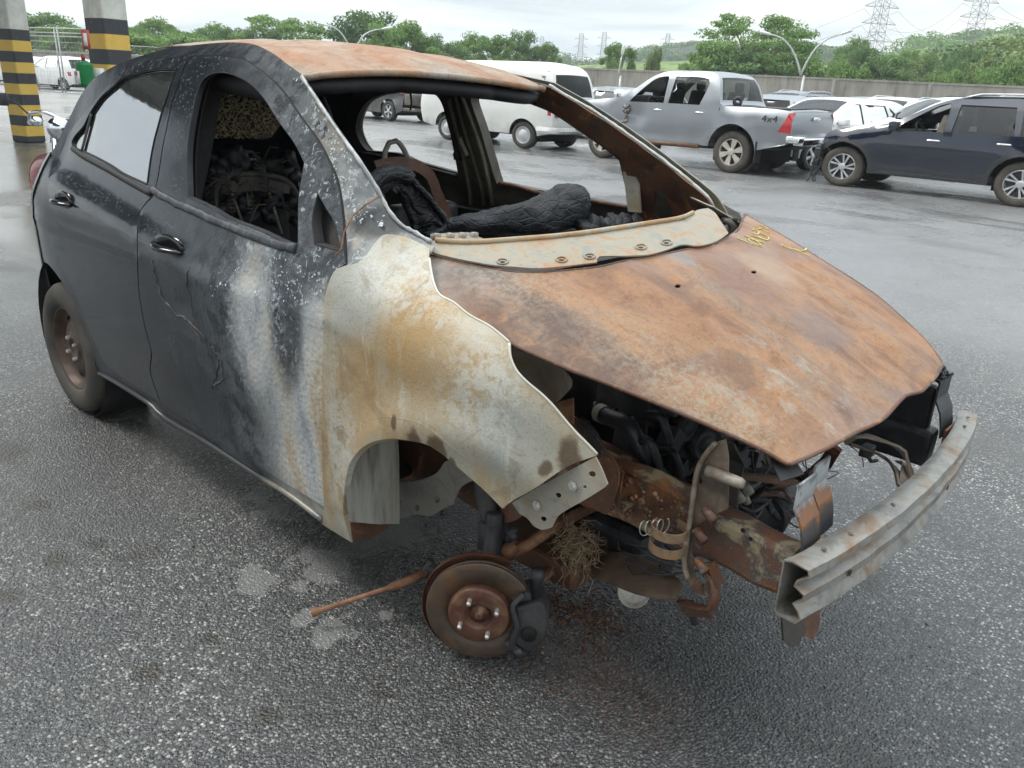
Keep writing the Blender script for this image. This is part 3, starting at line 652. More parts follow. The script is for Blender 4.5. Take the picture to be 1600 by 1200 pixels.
# ---------------------------------------------------------------- front wing
wing = panel('front_wing', feS, smap(.002), M['burn_fender'], car, [], .022, .004, rel=WB)
def edge_tube(name, pts, r, mat, parent, off=0, fn=s2, mp=None):
    q = [(lambda a: (a[0], -(SD(*a)+off), a[1]))(s2(u, v)) for u, v in spline(pts, 6, False)]
    bm = bmesh.new(); tube(bm, q, r, 8); return wp(name, bm, mat, parent)
M['edge'] = plain('bright_panel_edge', (.55, .52, .43), .45, .2)
edge_tube('wing_edge', [(796, 536), (797, 556), (806, 578), (822, 596), (846, 616), (864, 634), (884, 658), (900, 676), (920, 696), (933, 710)], .0035, M['edge'], wing)
edge_tube('wing_edge', [(671, 404), (674, 425), (679, 445), (688, 461), (710, 473.5), (733, 492), (767, 511), (796, 535)], .003, M['edge'], wing)
arch = [s2(u, v) for u, v in spline([(785.5, 794), (754.7, 763), (711.6, 726), (690, 708), (665, 693.5), (629, 686), (604, 685.6), (575.4, 693.5), (554, 713), (543, 738), (538, 774), (538, 806), (550, 847)], 6, False)]
def fl(x, z, o):   # flange turned in toward the wheel centre
    d = Vector((2.47-x, .36-z)); d.normalize(); return (x+d.x*o*.55, -(SD(x, z)+.002-o), z+d.y*o*.55)
reveal('arch_flange', arch, (0, .004, .014), M['burn_fender'], wing, True, fl)
# arch pressing line above the opening
ap = [(x-(2.47-x)*.14, z+(z-.36)*.16) for x, z in arch[8:-14]]
bm = bmesh.new(); tube(bm, [(x, -(SD(x, z)+.0005), z) for x, z in ap if x < 2.72], .0022, 6, True, .5); wp('arch_pressing', bm, M['burn_fender'], wing)
# front mounting plate with bolts and punched holes, hanging under the wing tip
def ypx(pts, y, step=6, slope=0, closed=True):
    return [(lambda p: (p.x, p.z))(PT(u, v, y=y)) for u, v in spline(pts, step, closed)]
PB = [(800, 786, 1), (862, 750), (930, 714, 1), (940, 734), (949, 757, 1), (944, 762), (912, 782), (877, 802), (868, 812), (862, 824, 1), (848, 828), (834, 822), (824, 810), (812, 803, 1)]
yB = -.735
def hole(u, v, rx, ry, n=10): return ypx([(u+cos(2*pi*i/n)*rx, v+sin(2*pi*i/n)*ry) for i in range(n)], yB, 3)
plate = panel('wing_mounting_plate', ypx(PB, yB), lambda x, z: (x, yB, z), M['bare'], wing, [hole(849, 811, 5, 4), hole(872, 774, 5, 4), hole(913.5, 761, 3, 3), hole(925, 741, 6, 5)], .02, .004)
for u, v in ((839.6, 789.5), (896, 759)):
    bm = bmesh.new(); p = PT(u, v, y=yB); Mx = Matrix.Translation(p+Vector((0, -.002, 0))) @ Matrix.Rotation(R(90), 4, 'X')
    lathe(bm, [(0, 0), (.0125, 0), (.0125, .002), (.0075, .0025), (.0075, .006), (0, .0062)], 6, Mx); wp('plate_bolt', bm, M['stud'], plate, smooth=False)
# inner wing pieces seen behind the wing edge
def ypanel(name, pts, y, mat, parent, thick=.004, wob=0, yf=None, **k):
    P2 = ypx(pts, y, 8); return panel(name, P2, lambda x, z: (x, yf(x, z) if yf else y+wob*mnoise.noise(Vector((x*7, z*7, 1))), z), mat, parent, [], .03, thick, rel=(WB if parent is car else None), **k)
ypanel('upper_inner_wing', [(790, 535, 1), (820, 550), (878, 572), (896, 588, 1), (897, 603), (868, 632, 1), (840, 640), (790, 600)], -.60, M['bare'], car, wob=.02)
ypanel('inner_wing_gusset', [(866, 630, 1), (895, 622, 1), (895, 664), (885, 664), (860, 640)], -.61, M['orange'], car)
ypanel('apron', [(880, 645, 1), (905, 655), (930, 690), (958, 715), (972, 745), (960, 790), (940, 800), (900, 750), (860, 700)], -.56, M['rust'], car, wob=.03)
# ---------------------------------------------------------------- bonnet
hood_o = [(672, 398, 1), (700, 406), (733, 413), (767, 419), (800, 424), (833, 425), (850, 425), (931, 417), (972, 408), (1033, 397), (1094, 385), (1118, 379), (1142, 367), (1156, 355), (1160, 345), (1164, 335, 1), (1175, 341), (1216, 364), (1256, 388), (1297, 414), (1337, 439), (1378, 468), (1419, 505), (1451, 537), (1473, 568, 1), (1465, 584), (1440, 611), (1426, 614), (1415, 617), (1402, 630), (1378, 655), (1337, 675), (1297, 697), (1256, 716), (1232, 725, 1),
          (1195, 704), (1134, 675), (1053, 640), (992, 615), (931, 591), (896, 579), (850, 559), (816, 545), (798, 534), (767, 511), (733, 492), (710, 473), (688, 460), (679, 444), (673, 424), (670, 406)]
hh = [hpx([(u+cos(a)*ru, v+sin(a)*rv) for a in [i*pi/4 for i in range(8)]], 3) for u, v, ru, rv in ((1059, 447, 5, 3), (1178, 425, 4.5, 2.5))]
hoodP = hpx(hood_o, 6)
bonnet = panel('bonnet', hoodP, lambda x, y: (x, y, HZ(x, y)), M['hood'], car, hh, .024, .004, rel=WB)
bm = bmesh.new()
tube(bm, [(x, y, HZ(x, y)-.002) for x, y in hoodP[::2]+[hoodP[0]]], .0045, 8); wp('bonnet_hem', bm, M['rust'], bonnet)
hin = inset(inset(inset(hoodP, .02), .02), .02)
panel('bonnet_inner_panel', hin, lambda x, y: (x, y, HZ(x, y)-.022), M['innerd'], bonnet, [], .06, .004)
# chalked lot number on the far rear corner (yellow)
M['chalk'] = plain('yellow_chalk', (.62, .55, .16), .9)
def chalk(strokes, name):
    bm = bmesh.new(); rr = random.Random(7)
    for st in strokes:
        q = []
        for u, v in spline(st, 2.5, False):
            p = onf(u, v, lambda q: q.z-HZ(q.x, q.y)-.002); q.append((p.x+rr.uniform(-.0008, .0008), p.y, p.z))
        tube(bm, q, [.0030*rr.uniform(.5, 1.2) for _ in q], 5, True, .4)
    wp(name, bm, M['chalk'], bonnet)
chalk([[(1153, 372), (1170, 379), (1191, 386)], [(1163, 368), (1178, 374), (1187, 380), (1189, 382), (1180, 381), (1171, 376), (1170, 373), (1180, 375), (1193, 379)], [(1173, 367), (1186, 371), (1200, 376)],
       [(1174, 360), (1179, 358), (1186, 362), (1184, 366), (1176, 364), (1173, 362)], [(1176, 352), (1188, 357), (1202, 364)], [(1184, 358), (1192, 356), (1204, 361)], [(1187, 364), (1200, 370), (1201, 374), (1195, 374), (1184, 369)], [(1182, 350), (1196, 355), (1200, 358)],
       [(1221, 382), (1228, 386), (1248, 392), (1266, 400)], [(1223, 384), (1234, 386), (1248, 391), (1258, 391), (1260, 388)]], 'chalk_marking')
# ---------------------------------------------------------------- cowl (scuttle) panel
def cpx(pts, off=.010): return [(lambda p: (p.x, p.y))(onf(u, v, lambda q: q.z-CZ(q.x, q.y))) for u, v in spline(pts, 6)]
def CZ(x, y): return HZ(x, y)+.006+.05*sm(2.32, 2.16, x+abs(y)*.10)*.5+.008*exp(-((x-2.27+abs(y)*.12)/.02)**2)
cow = [(677, 378, 1), (700, 382), (733, 382.5), (767, 380), (833, 375), (900, 368), (952, 358), (1005, 352), (1054, 345), (1075, 339), (1089, 330), (1106, 327, 1), (1117, 334), (1127, 349), (1138, 366, 1), (1119, 379), (1092, 386), (1069, 384), (1056, 387), (1040, 393), (1012, 400), (975, 402), (936, 403), (933, 412, 1), (850, 421), (800, 419), (767, 416), (733, 410), (700, 403), (675, 395)]
ch = [cpx([(u+cos(a)*6, v+sin(a)*2.2) for a in [i*pi/4 for i in range(8)]]) for u, v in ((785, 412), (875, 408), (921, 402), (1001, 390), (1041, 382), (1093, 372), (1109, 369))]
cowl = panel('cowl_panel', cpx(cow), lambda x, y: (x, y, CZ(x, y)+.004), M['cowl'], car, [cpx([(u+cos(a)*4.5, v+sin(a)*1.8) for a in [i*pi/4 for i in range(8)]]) for u, v in ((785, 412), (877, 409), (921, 404), (1001, 389), (1041, 382))], .03, .004, rel=WB)
for u, v in ((785, 412), (877, 409), (921, 404), (1001, 389), (1041, 382)):
    bm = bmesh.new()
    q = [(lambda p: (p.x, p.y, CZ(p.x, p.y)+.006))(onf(u+cos(a)*8.5, v+sin(a)*4.2, lambda q: q.z-CZ(q.x, q.y))) for a in [i*pi/7 for i in range(15)]]
    tube(bm, q, .0022, 6, False); wp('cowl_hole_rim', bm, M['cowl'], cowl)
bm = bmesh.new()
tube(bm, [(lambda p: (p.x, p.y, CZ(p.x, p.y)+.008))(onf(u, v, lambda q: q.z-CZ(q.x, q.y))) for u, v in spline([(680, 380), (733, 383), (800, 379), (900, 370), (1005, 354), (1060, 345), (1082, 336)], 8, False)], .007, 8)
wp('cowl_lip', bm, mottled('orange_cowl_edge', (.34, .18, .08), (.40, .29, .17), (.37, .35, .30), 9, .6), cowl)
bm = bmesh.new(); box(bm, (2.15, 0, .86), (.03, 1.30, .30)); box(bm, (2.15, 0, .55), (.03, .90, .40)); box(bm, (2.22, 0, .98), (.14, 1.36, .02)); wp('firewall', bm, M['innerd'], car, smooth=False)
# hinge pocket in the far rear corner of the bonnet
bm = bmesh.new()
tube(bm, [PT(u, v, y=.70) for u, v in ((1128, 343), (1139, 347), (1148, 356), (1143, 366), (1135, 371))], .014, 8); tube(bm, [PT(u, v, y=.72) for u, v in ((1122, 336), (1140, 340), (1152, 344))], .010, 8); tube(bm, [PT(u, v, y=.69) for u, v in ((1133, 352), (1138, 368))], .012, 8)
wp('bonnet_hinge', bm, M['inner'], car)
def FY(x, z): return SD(x, z, False)-.05-(.06*sm(2.0, 2.3, x))
def fpt(u, v, off=0):
    p = onf(u, v, lambda q: q.y-FY(q.x, q.z)-off, 1.2, 7); return (p.x, p.z)
# flared black wing corner outboard of the far pillar base
bm = bmesh.new()
P3 = [PT(1100, 303, y=.76), PT(1155, 334, y=.80), PT(1160, 345, y=.80), PT(1148, 350, y=.78), PT(1120, 330, y=.76)]
vs = [bm.verts.new(p) for p in P3]; bm.faces.new(vs); wp('far_wing_corner', bm, M['inner'], car, thick=.006)
# left wing and door skins (seen only past the bonnet and from the other side)
lo = [(x, z) for x, z in feS]; panel('left_front_wing', lo, lambda x, z: (x, SD(x, z)-.02, z), M['burn_fender'], car, [], .05, .004, rel=WB)
# ---------------------------------------------------------------- roof
rf = [(470, 118, 1), (485, 117), (500, 114.5), (530, 112), (587, 110), (650, 112), (725, 118.5), (775, 125), (800, 129), (835, 134), (853, 134, 1)]
fr = [(lambda p: (p.x, p.y))(onf(u, v, lambda q: q.z-RZ(q.x, q.y), 1.0, 4.)) for u, v in spline(rf, 8, False)]
roofo = [(.30, -.42), (.5, -.45), (.8, -.485), (1.1, -.52)]+fr+[(1.1, .53), (.8, .51), (.5, .48), (.30, .44)]
roof = panel('roof', roofo, lambda x, y: (x, y, RZ(x, y)+.004*mnoise.noise(Vector((x*3, y*3, 0)))), M['roof'], car, [], .04, .004, rel=WB)
bm = bmesh.new(); tube(bm, [(x-.004, y, RZ(x, y)-.007) for x, y in fr], .011, 8); wp('roof_front_edge', bm, M['roof'], roof)
bm = bmesh.new(); tube(bm, [(x-.045, y, RZ(x, y)-.042) for x, y in fr], .030, 8, True, .8); wp('roof_header', bm, M['innerd'], roof)
panel('headliner_frame', [(.2, -.50), (1.46, -.52), (1.50, 0), (1.46, .52), (.2, .50)], lambda x, y: (x, y, RZ(x, y)-.045), M['innerd'], roof, [], .08, .004)
# near roof rail body, inside of the shell, B pillar
strip_in = []
bm = bmesh.new()
for pts, r in (([(430, 100), (455, 120), (478, 150), (515, 205), (546, 250), (577, 297), (597, 331), (625, 362), (655, 380)], .032),):
    q = []
    for u, v in spline(pts, 8, False): x, z = s2(u, v); q.append((x-.07, -(SD(x, z)-.06), z-.03))
    tube(bm, q, .02, 8)
q = [(x, -(SD(x, RZ(x, .5)-.05)-.05), RZ(x, .5)-.05) for x in (1.45, 1.2, .9, .6, .3)]; q = [(a, b+.03, c-.05) for a, b, c in q]; tube(bm, q, .04, 8)
wp('inner_rail', bm, M['innerd'], car)
bm = bmesh.new()
for s in (-1,):
    q = [(x, -(SD(x, z)-.13), z) for x, z in ((1.02, .30), (1.0, .6), (.97, .95), (.90, 1.2), (.84, 1.45))]; tube(bm, q, [.075, .07, .055, .045, .04], 8, True, .5, up=Vector((1, 0, 0)))
wp('center_pillar', bm, M['innerd'], car)
# ---------------------------------------------------------------- far side shell with its two empty window openings
fw_r = [(555, 200), (561, 175), (575, 157), (600, 146.5), (647, 141), (665, 140.5), (680, 147), (691, 162.5), (700, 195), (707.5, 225), (716, 271, 1), (690, 264), (650, 252.5), (625, 241), (600, 238), (573, 236, 1), (562, 222)]
fw_f = [(735, 154), (740, 146), (753, 143), (777, 146.5), (805, 153), (827, 161), (857, 173), (877, 185), (902, 202), (930, 221), (954, 238), (968, 250, 1), (976, 285), (983, 322, 1), (945, 317), (905, 308), (860, 301), (820, 294), (782, 286, 1), (776, 288), (763, 247), (750, 202), (738, 168)]
fo = [fpt(u, v) for u, v in spline([(852, 133), (900, 160), (950, 192), (1000, 227), (1050, 265), (1098, 303), (1113, 322), (1125, 345)], 8, False)]+[(2.25, 1.0), (2.28, .3), (-.3, .3), (-.30, .95), (-.06, 1.25), (.20, 1.42), (.5, 1.50), (1.0, 1.525), (1.3, 1.50)]
fmap = lambda x, z: (x, FY(x, z), z)
ftri_h = [(1021, 333, 1), (1022.5, 312), (1024, 299), (1030, 295), (1038, 303), (1054, 343, 1), (1036, 345)]
F1, F2, F3 = [[fpt(u, v) for u, v in spline(w, 5)] for w in (fw_r, fw_f, ftri_h)]
far = panel('far_body_side', fo, fmap, M['inner'], car, [F1, F2], .04, .005, rel=WB)
ff = lambda x, z, o: (x, FY(x, z)+o, z)
reveal('far_opening_flange', F1, (0, .03), M['innerd'], far, fn=ff); reveal('far_opening_flange', F2, (0, .03, .05), M['inner'], far, fn=ff)
outer2 = inset(fo, -.01)
panel('far_outer_skin', outer2, lambda x, z: (x, FY(x, z)+.055, z), M['bare'], far, [inset(F1, -.01), inset(F2, -.01)], .06, .004)
frust = [fpt(u, v, -.008) for u, v in spline([(838, 137), (852, 134), (900, 161), (950, 193), (1000, 228), (1050, 266), (1098, 305), (1111, 322, 1), (1100, 335), (1075, 345), (1040, 352), (1000, 352), (994, 345, 1), (990, 322), (982, 285), (972, 253), (954, 236), (902, 199), (877, 182), (857, 170), (835, 161), (815, 154, 1), (805, 149)], 6)]
F3b = [fpt(u, v, -.008) for u, v in spline(ftri_h, 4)]
panel('far_pillar_inner', frust, lambda x, z: (x, FY(x, z)-.008+.006*mnoise.noise(Vector((x*12, z*12, 0))), z), M['rust'], far, [F3b], .03, .005)
panel('far_pillar_pocket', inset(F3b, -.01), lambda x, z: (x, FY(x, z)+.015, z), M['inner'], far, [], .04, .003)
bm = bmesh.new(); rr = random.Random(3)
q = [PT(u, v+rr.uniform(-.6, .6), y=.0) for u, v in ()]
q = []
for u, v in spline([(858, 133), (880, 147), (900, 158), (925, 172), (950, 189), (975, 206), (1000, 224), (1025, 242), (1050, 261), (1075, 281), (1098, 301), (1110, 316), (1119, 336), (1130, 352), (1137, 364)], 6, False):
    x, z = fpt(u, v, .01); q.append((x, FY(x, z)+.012+rr.uniform(-.0025, .0025), z))
tube(bm, q, [.013*rr.uniform(.85, 1.15) for _ in q], 8, True, .5); wp('far_pillar_flange', bm, mottled('pale_pillar_flange', (.30, .32, .33), (.40, .41, .38), (.24, .20, .15), 14, .4), far)
# punched holes in the rusty pillar
for u, v, r in ((907, 175, 3), (930, 197, 3.2), (986, 235, 4), (998, 244, 3.2), (1018, 263, 4), (1055, 288, 3), (1060, 310, 3), (1064, 302, 1.8), (1092, 325, 2.5)):
    p = onf(u, v, lambda q: q.y-FY(q.x, q.z)+.013, 1.2, 7); bm = bmesh.new()
    vs = [bm.verts.new((p.x+cos(i*pi/4)*r*.0028, p.y-.003, p.z+sin(i*pi/4)*r*.0022)) for i in range(8)]; bm.faces.new(vs); wp('pillar_hole', bm, M['seam'], far)
# ribs and belt hardware on the far centre pillar
bm = bmesh.new()
for pts, r in (([(712, 150), (722, 190), (737, 240), (752, 290), (757, 322)], .010), ([(722, 150), (735, 185), (752, 235), (765, 290), (770, 320)], .013), ([(702, 155), (712, 195), (722, 235), (733, 290), (736, 320)], .012)):
    q = []
    for u, v in spline(pts, 10, False): x, z = fpt(u, v, -.012); q.append((x, FY(x, z)-.012, z))
    tube(bm, q, r, 8, True, .7)
wp('center_pillar_ribs', bm, mottled('olive_pillar_rib', (.06, .053, .042), (.16, .145, .11), (.24, .22, .16), 5, .4), far)
bm = bmesh.new()
q = [PT(u, v, y=FY(.9, 1.2)-.02) for u, v in ((706, 182), (716, 210), (730, 243))]; tube(bm, q, .011, 8)
wp('belt_guide', bm, M['bare'], far)
bm = bmesh.new(); c = PT(716, 243, y=FY(.9, 1.1)-.03)
q = [(c.x+cos(a)*.03, c.y, c.z+sin(a)*.02) for a in [i*pi/8 for i in range(17)]]; tube(bm, q, .004, 6, False); box(bm, c, (.03, .03, .04)); wp('belt_ring', bm, M['iron'], far); bm = bmesh.new(); tube(bm, [PT(u, v, y=FY(1., 1.)) for u, v in ((771, 251), (775, 248), (777, 260), (776, 285))], .006, 6)
wp('belt_loop', bm, M['iron'], far)
# belt-line flanges: rusty on the front door, black at the rear
for pts, m, r in (([(782, 284), (800, 287), (842, 299)], M['rust'], .012), ([(905, 307), (940, 314), (984, 322)], M['rust'], .012), ([(842, 299), (905, 309)], M['rust'], .010), ([(560, 236), (600, 243), (650, 256), (716, 273)], M['innerd'], .012)):
    bm = bmesh.new(); q = []
    for u, v in spline(pts, 8, False): x, z = fpt(u, v, 0); q.append((x, FY(x, z)-.004, z-.006))
    tube(bm, q, r, 8, True, .8); wp('far_belt_flange', bm, m, far)
bm = bmesh.new()   # bent hinge bracket standing by the front edge of the far opening
p0 = [PT(u, v, y=.70) for u, v in ((975, 258), (993, 262), (1000, 290), (1003, 332), (984, 330))]
vs = [bm.verts.new(p) for p in p0]; bm.faces.new(vs); wp('hinge_bracket', bm, M['bare'], far, thick=.012)
# ---------------------------------------------------------------- floor, rear closure
bm = bmesh.new(); box(bm, (.93, 0, .30), (2.0, 1.40, .04)); box(bm, (-.1, 0, .62), (.55, 1.3, .5)); box(bm, (.25, 0, .52), (.5, 1.36, .40)); wp('floor_pan', bm, M['innerd'], car, bev=.02, smooth=False)
# tailgate: curved outer skin between the sides
V, F = [], []; zs = [.42, .55, .75, .95, 1.05, 1.2, 1.32, 1.44, 1.50]; xs = [-.22, -.28, -.33, -.33, -.30, -.10, .03, .20, .36]
ny = 15
for z, x in zip(zs, xs):
    for j in range(ny):
        t = -1+2*j/(ny-1); w = min(SD(-.25, z, False)-.02, .72); V.append((x+.16*abs(t)**3, t*w, z))
for i in range(len(zs)-1):
    for j in range(ny-1): F.append((i*ny+j, i*ny+j+1, (i+1)*ny+j+1, (i+1)*ny+j))
M['carblack'] = plain('scorched_black_paint', (.018, .021, .025), .15)
wp('tailgate', (V, F), M['carblack'], car, thick=.03)
# rear right corner: lamp and bumper corner (rounded, continuing the side)
bm = bmesh.new()
lp = [(60, 243), (77, 240), (80, 252), (74, 268), (66, 285), (60, 300), (50, 296), (46, 282), (46, 268), (50, 254)]
q = [PT(u, v, y=-.655) for u, v in spline(lp, 4)]
V = [(p.x, p.y, p.z) for p in q]; V2 = [(p.x+.03, p.y+.10, p.z) for p in q]; c0 = sum((Vector(v) for v in V), Vector())/len(V); n = len(V)
Vc = [tuple(Vector(v).lerp(c0, .35)+Vector((-.004, -.008, 0))) for v in V]
wp('tail_lamp', (V+V2+Vc+[tuple(c0+Vector((-.005, -.011, 0)))], [(i, (i+1) % n, n+(i+1) % n, n+i) for i in range(n)]+[(i, (i+1) % n, 2*n+(i+1) % n, 2*n+i) for i in range(n)]+[(2*n+i, 2*n+(i+1) % n, 3*n) for i in range(n)]), M['lampred'], car)
V, F = [], []
for k, (u, v) in enumerate(spline([(78, 240), (66, 262), (52, 300), (48, 340), (50, 400), (54, 447), (68, 486)], 8, False)):
    x, z = s2(u, v); y = -SD(x, z)
    for j in range(7):
        a = j/6*pi/2; V.append((x-.14*sin(a), y+.16*(1-cos(a)), z))
m = 7
for i in range(len(V)//m-1):
    for j in range(m-1): F.append((i*m+j, i*m+j+1, (i+1)*m+j+1, (i+1)*m+j))
wp('rear_bumper', (V, F), M['carblack'], car, thick=.004)
# rear wheel house
bm = bmesh.new(); lathe(bm, [(.36, .0), (.36, -.24), (0, -.24)], 32, Matrix.Translation((0, -.79, .33)) @ Matrix.Rotation(R(90), 4, 'X')); wp('rear_wheel_house', bm, M['innerd'], car)
# ---------------------------------------------------------------- rear wheel
def wheel_parts(parent, w, r, rim, mt, mr, rel=None):
    pass
hub = Matrix.Translation((0, -.805, .285)) @ Matrix.Rotation(R(90), 4, 'X')
bm = bmesh.new()
tp = [(.185, -.006), (.200, .006), (.225, .012), (.255, .010), (.275, .000), (.288, -.016), (.292, -.035), (.292, -.13), (.288, -.155), (.27, -.172), (.20, -.172), (.185, -.165)]
lathe(bm, tp, 56, hub, True)
for vtx in bm.verts:   # flat spot where it carries the weight
    if vtx.co.z < .0: vtx.co.z = 0
wheel = wp('rear_wheel', bm, M['tyre_mud'], car)
bm = bmesh.new()
rp = [(.188, -.012), (.182, -.006), (.176, -.012), (.172, -.030), (.160, -.050), (.142, -.056), (.120, -.038), (.090, -.026), (.070, -.028), (.062, -.020), (.036, -.020), (.034, -.030), (0, -.030)]
lathe(bm, rp, 48, hub); rimo = wp('steel_rim', bm, M['rimsteel'], wheel)
bm = bmesh.new()
for i in range(12):
    a = i*2*pi/12+.2; p = hub @ Vector((cos(a)*.148, sin(a)*.148, -.0525)); e = [hub @ Vector((cos(a)*.148+cos(a+pi/2)*s*.017+cos(a)*t*.009, sin(a)*.148+sin(a+pi/2)*s*.017+sin(a)*t*.009, -.050)) for s, t in ((-1, 0), (-.6, .9), (.6, .9), (1, 0), (.6, -.9), (-.6, -.9))]
    bm.faces.new([bm.verts.new(q) for q in e])
wp('rim_slots', bm, M['seam'], rimo)
for i in range(4):
    a = i*pi/2+.5; bm = bmesh.new(); lathe(bm, [(.009, -.024), (.009, -.008), (.007, -.005), (0, -.004)], 6, hub @ Matrix.Translation((cos(a)*.05, sin(a)*.05, 0))); wp('wheel_nut', bm, M['stud'], rimo, smooth=False)
bm = bmesh.new(); lathe(bm, tp, 40, Matrix.Translation((0, .805, .285)) @ Matrix.Rotation(R(-90), 4, 'X'), True); lw = wp('rear_wheel', bm, M['tyre_mud'], car)
bm = bmesh.new(); lathe(bm, rp, 32, Matrix.Translation((0, .805, .285)) @ Matrix.Rotation(R(-90), 4, 'X')); wp('steel_rim', bm, M['rimsteel'], lw)
# side sill step
bm = bmesh.new()
q = [(x, -(SD(x, z)-.004), z) for x, z in [s2(u, v) for u, v in spline([(155, 583), (190, 603), (232, 630), (256, 652), (320, 690), (400, 742), (450, 772), (503, 812)], 10, False)]]
tube(bm, q, .013, 8, True, .7)
g = G('scorched_sill', .35); X_, Y_, Z_ = g.xyz(); n_ = g.noise(9, 6, .65, .5); k_ = g.sm(g.math('ADD', X_, g.math('MULTIPLY', n_, .5)), 1.75, 2.05)
g.col(g.mix(k_, g.mix(n_, (.012, .014, .017), (.035, .037, .04)), g.ramp(n_, [(.35, (.10, .105, .105)), (.5, (.22, .205, .17)), (.65, (.17, .085, .045))]))); M['sill'] = g.m
wp('sill_step', bm, M['sill'], car)
# ---------------------------------------------------------------- behind the right wheel arch
def xpanel(name, pts, x, mat, parent, xf=None, **k):
    P2 = [(lambda p: (p.y, p.z))(PT(u, v, x=x)) for u, v in spline(pts, 8)]
    return panel(name, P2, lambda y, z: (xf(y, z) if xf else x, y, z), mat, parent, [], .03, .004, rel=(WB if parent is car else None), **k)
def streak_mat():
    g = G('streaked_inner_steel', .5); n = g.noise(26, 6, .65, .3, vec=g.mapv(sc=(1, 1, .10))); c = g.ramp(n, [(.3, (.07, .055, .042)), (.45, (.20, .195, .17)), (.6, (.28, .27, .235)), (.75, (.17, .12, .08))]); g.col(c); g.bump(g.noise(90, 4), .3, .003); return g.m
STREAK = streak_mat()
M['paleinner'] = mottled('pale_inner_steel', (.22, .225, .21), (.30, .28, .23), (.17, .13, .095), 4, .5)
xpanel('hinge_pillar_cover', [(549, 724), (556, 704), (575, 684), (608, 672, 1), (612, 720), (612, 812, 1), (598, 812), (552, 818, 1), (549, 800)], 2.10, STREAK, car, xf=lambda y, z: 2.10+.035*sin((y+.80)*16)+.008*mnoise.noise(Vector((y*15, z*6, 0))))
xpanel('hinge_pillar_edge', [(607, 670, 1), (621, 672, 1), (622, 808, 1), (611, 814, 1)], 2.12, M['inner'], car)
xpanel('sill_end', [(548, 818, 1), (600, 811), (606, 822), (590, 836), (552, 847, 1)], 2.08, M['rust'], car)
ypanel('wheel_house', [(612, 660, 1), (680, 655), (760, 690), (830, 740), (850, 790), (760, 800), (700, 770), (650, 780), (612, 790, 1)], -.47, M['rust'], car, yf=lambda x, z: -.47-.10*exp(-((x-2.45)/.12)**2))
lp2 = [(613, 780, 1), (613, 760), (625, 751), (660, 748), (690, 736), (703, 718), (735, 728), (752, 742), (728, 758), (716, 785, 1), (702, 790), (680, 803), (655, 799), (640, 806), (618, 802)]
hl = [ypx([(u+cos(a)*rx, v+sin(a)*ry) for a in [i*pi/5 for i in range(10)]], -.56, 3) for u, v, rx, ry in ((632.5, 781, 2.5, 2.5), (660, 790, 4, 5), (691.5, 777, 4, 5))]
panel('lower_crossmember', ypx(lp2, -.56, 6), lambda x, z: (x, -.56-.02*sm(.5, .42, z)+.006*mnoise.noise(Vector((x*14, z*14, 0))), z), mottled('grey_crossmember', (.13, .13, .12), (.20, .19, .165), (.13, .10, .085), 7, .5), car, hl, .02, .005, rel=WB)
# ---------------------------------------------------------------- chassis rails, struts, suspension
def beam4(name, A, B, w, h, mat, parent=None, bev=.008, jit=0, w2=None, h2=None, n=8, holes=None):
    """box section running from A to B"""
    A, B = Vector(A), Vector(B); t = (B-A).normalized(); s = t.cross(Vector((0, 0, 1))).normalized(); u = s.cross(t); V, F = [], []
    for i in range(n+1):
        k = i/n; p = A.lerp(B, k); ww = (w+((w2 or w)-w)*k)/2; hh_ = (h+((h2 or h)-h)*k)/2
        for a, b in ((-1, -1), (1, -1), (1, 1), (-1, 1)):
            q = p+s*a*ww+u*b*hh_; q += Vector((mnoise.noise(q*9), mnoise.noise(q*9+Vector((5, 0, 0))), mnoise.noise(q*9+Vector((0, 7, 0)))))*jit; V.append(q)
    for i in range(n):
        for j in range(4): F.append((i*4+j, i*4+(j+1) % 4, i*4+4+(j+1) % 4, i*4+4+j))
    F += [(3, 2, 1, 0), tuple(n*4+j for j in range(4))]
    return wp(name, (V, F), mat, parent or car, bev=bev, smooth=False)
rail = beam4('front_rail', (2.36, -.44, .555), (3.165, -.46, .53), .075, .19, M['rail'], h2=.11, jit=.010, n=12, bev=.014)
beam4('front_rail', (2.36, .44, .555), (3.165, .46, .53), .075, .16, M['char'], h2=.11, jit=.006, bev=.014)
bm = bmesh.new()   # punched and drawn details on the rail
for u, v, r in ((1024, 770, 3), (1034, 792, 3), (1162, 828, 3.5), (1174, 841, 3.2), (985, 778, 4), (1014, 873-70, 3)):
    p = PT(u, v, y=-.50) if v > 0 else None
    vs = [bm.verts.new((p.x+cos(i*pi/4)*r*.0016, -.5035, p.z+sin(i*pi/4)*r*.0016)) for i in range(8)]; bm.faces.new(vs)
wp('rail_holes', bm, M['seam'], rail)
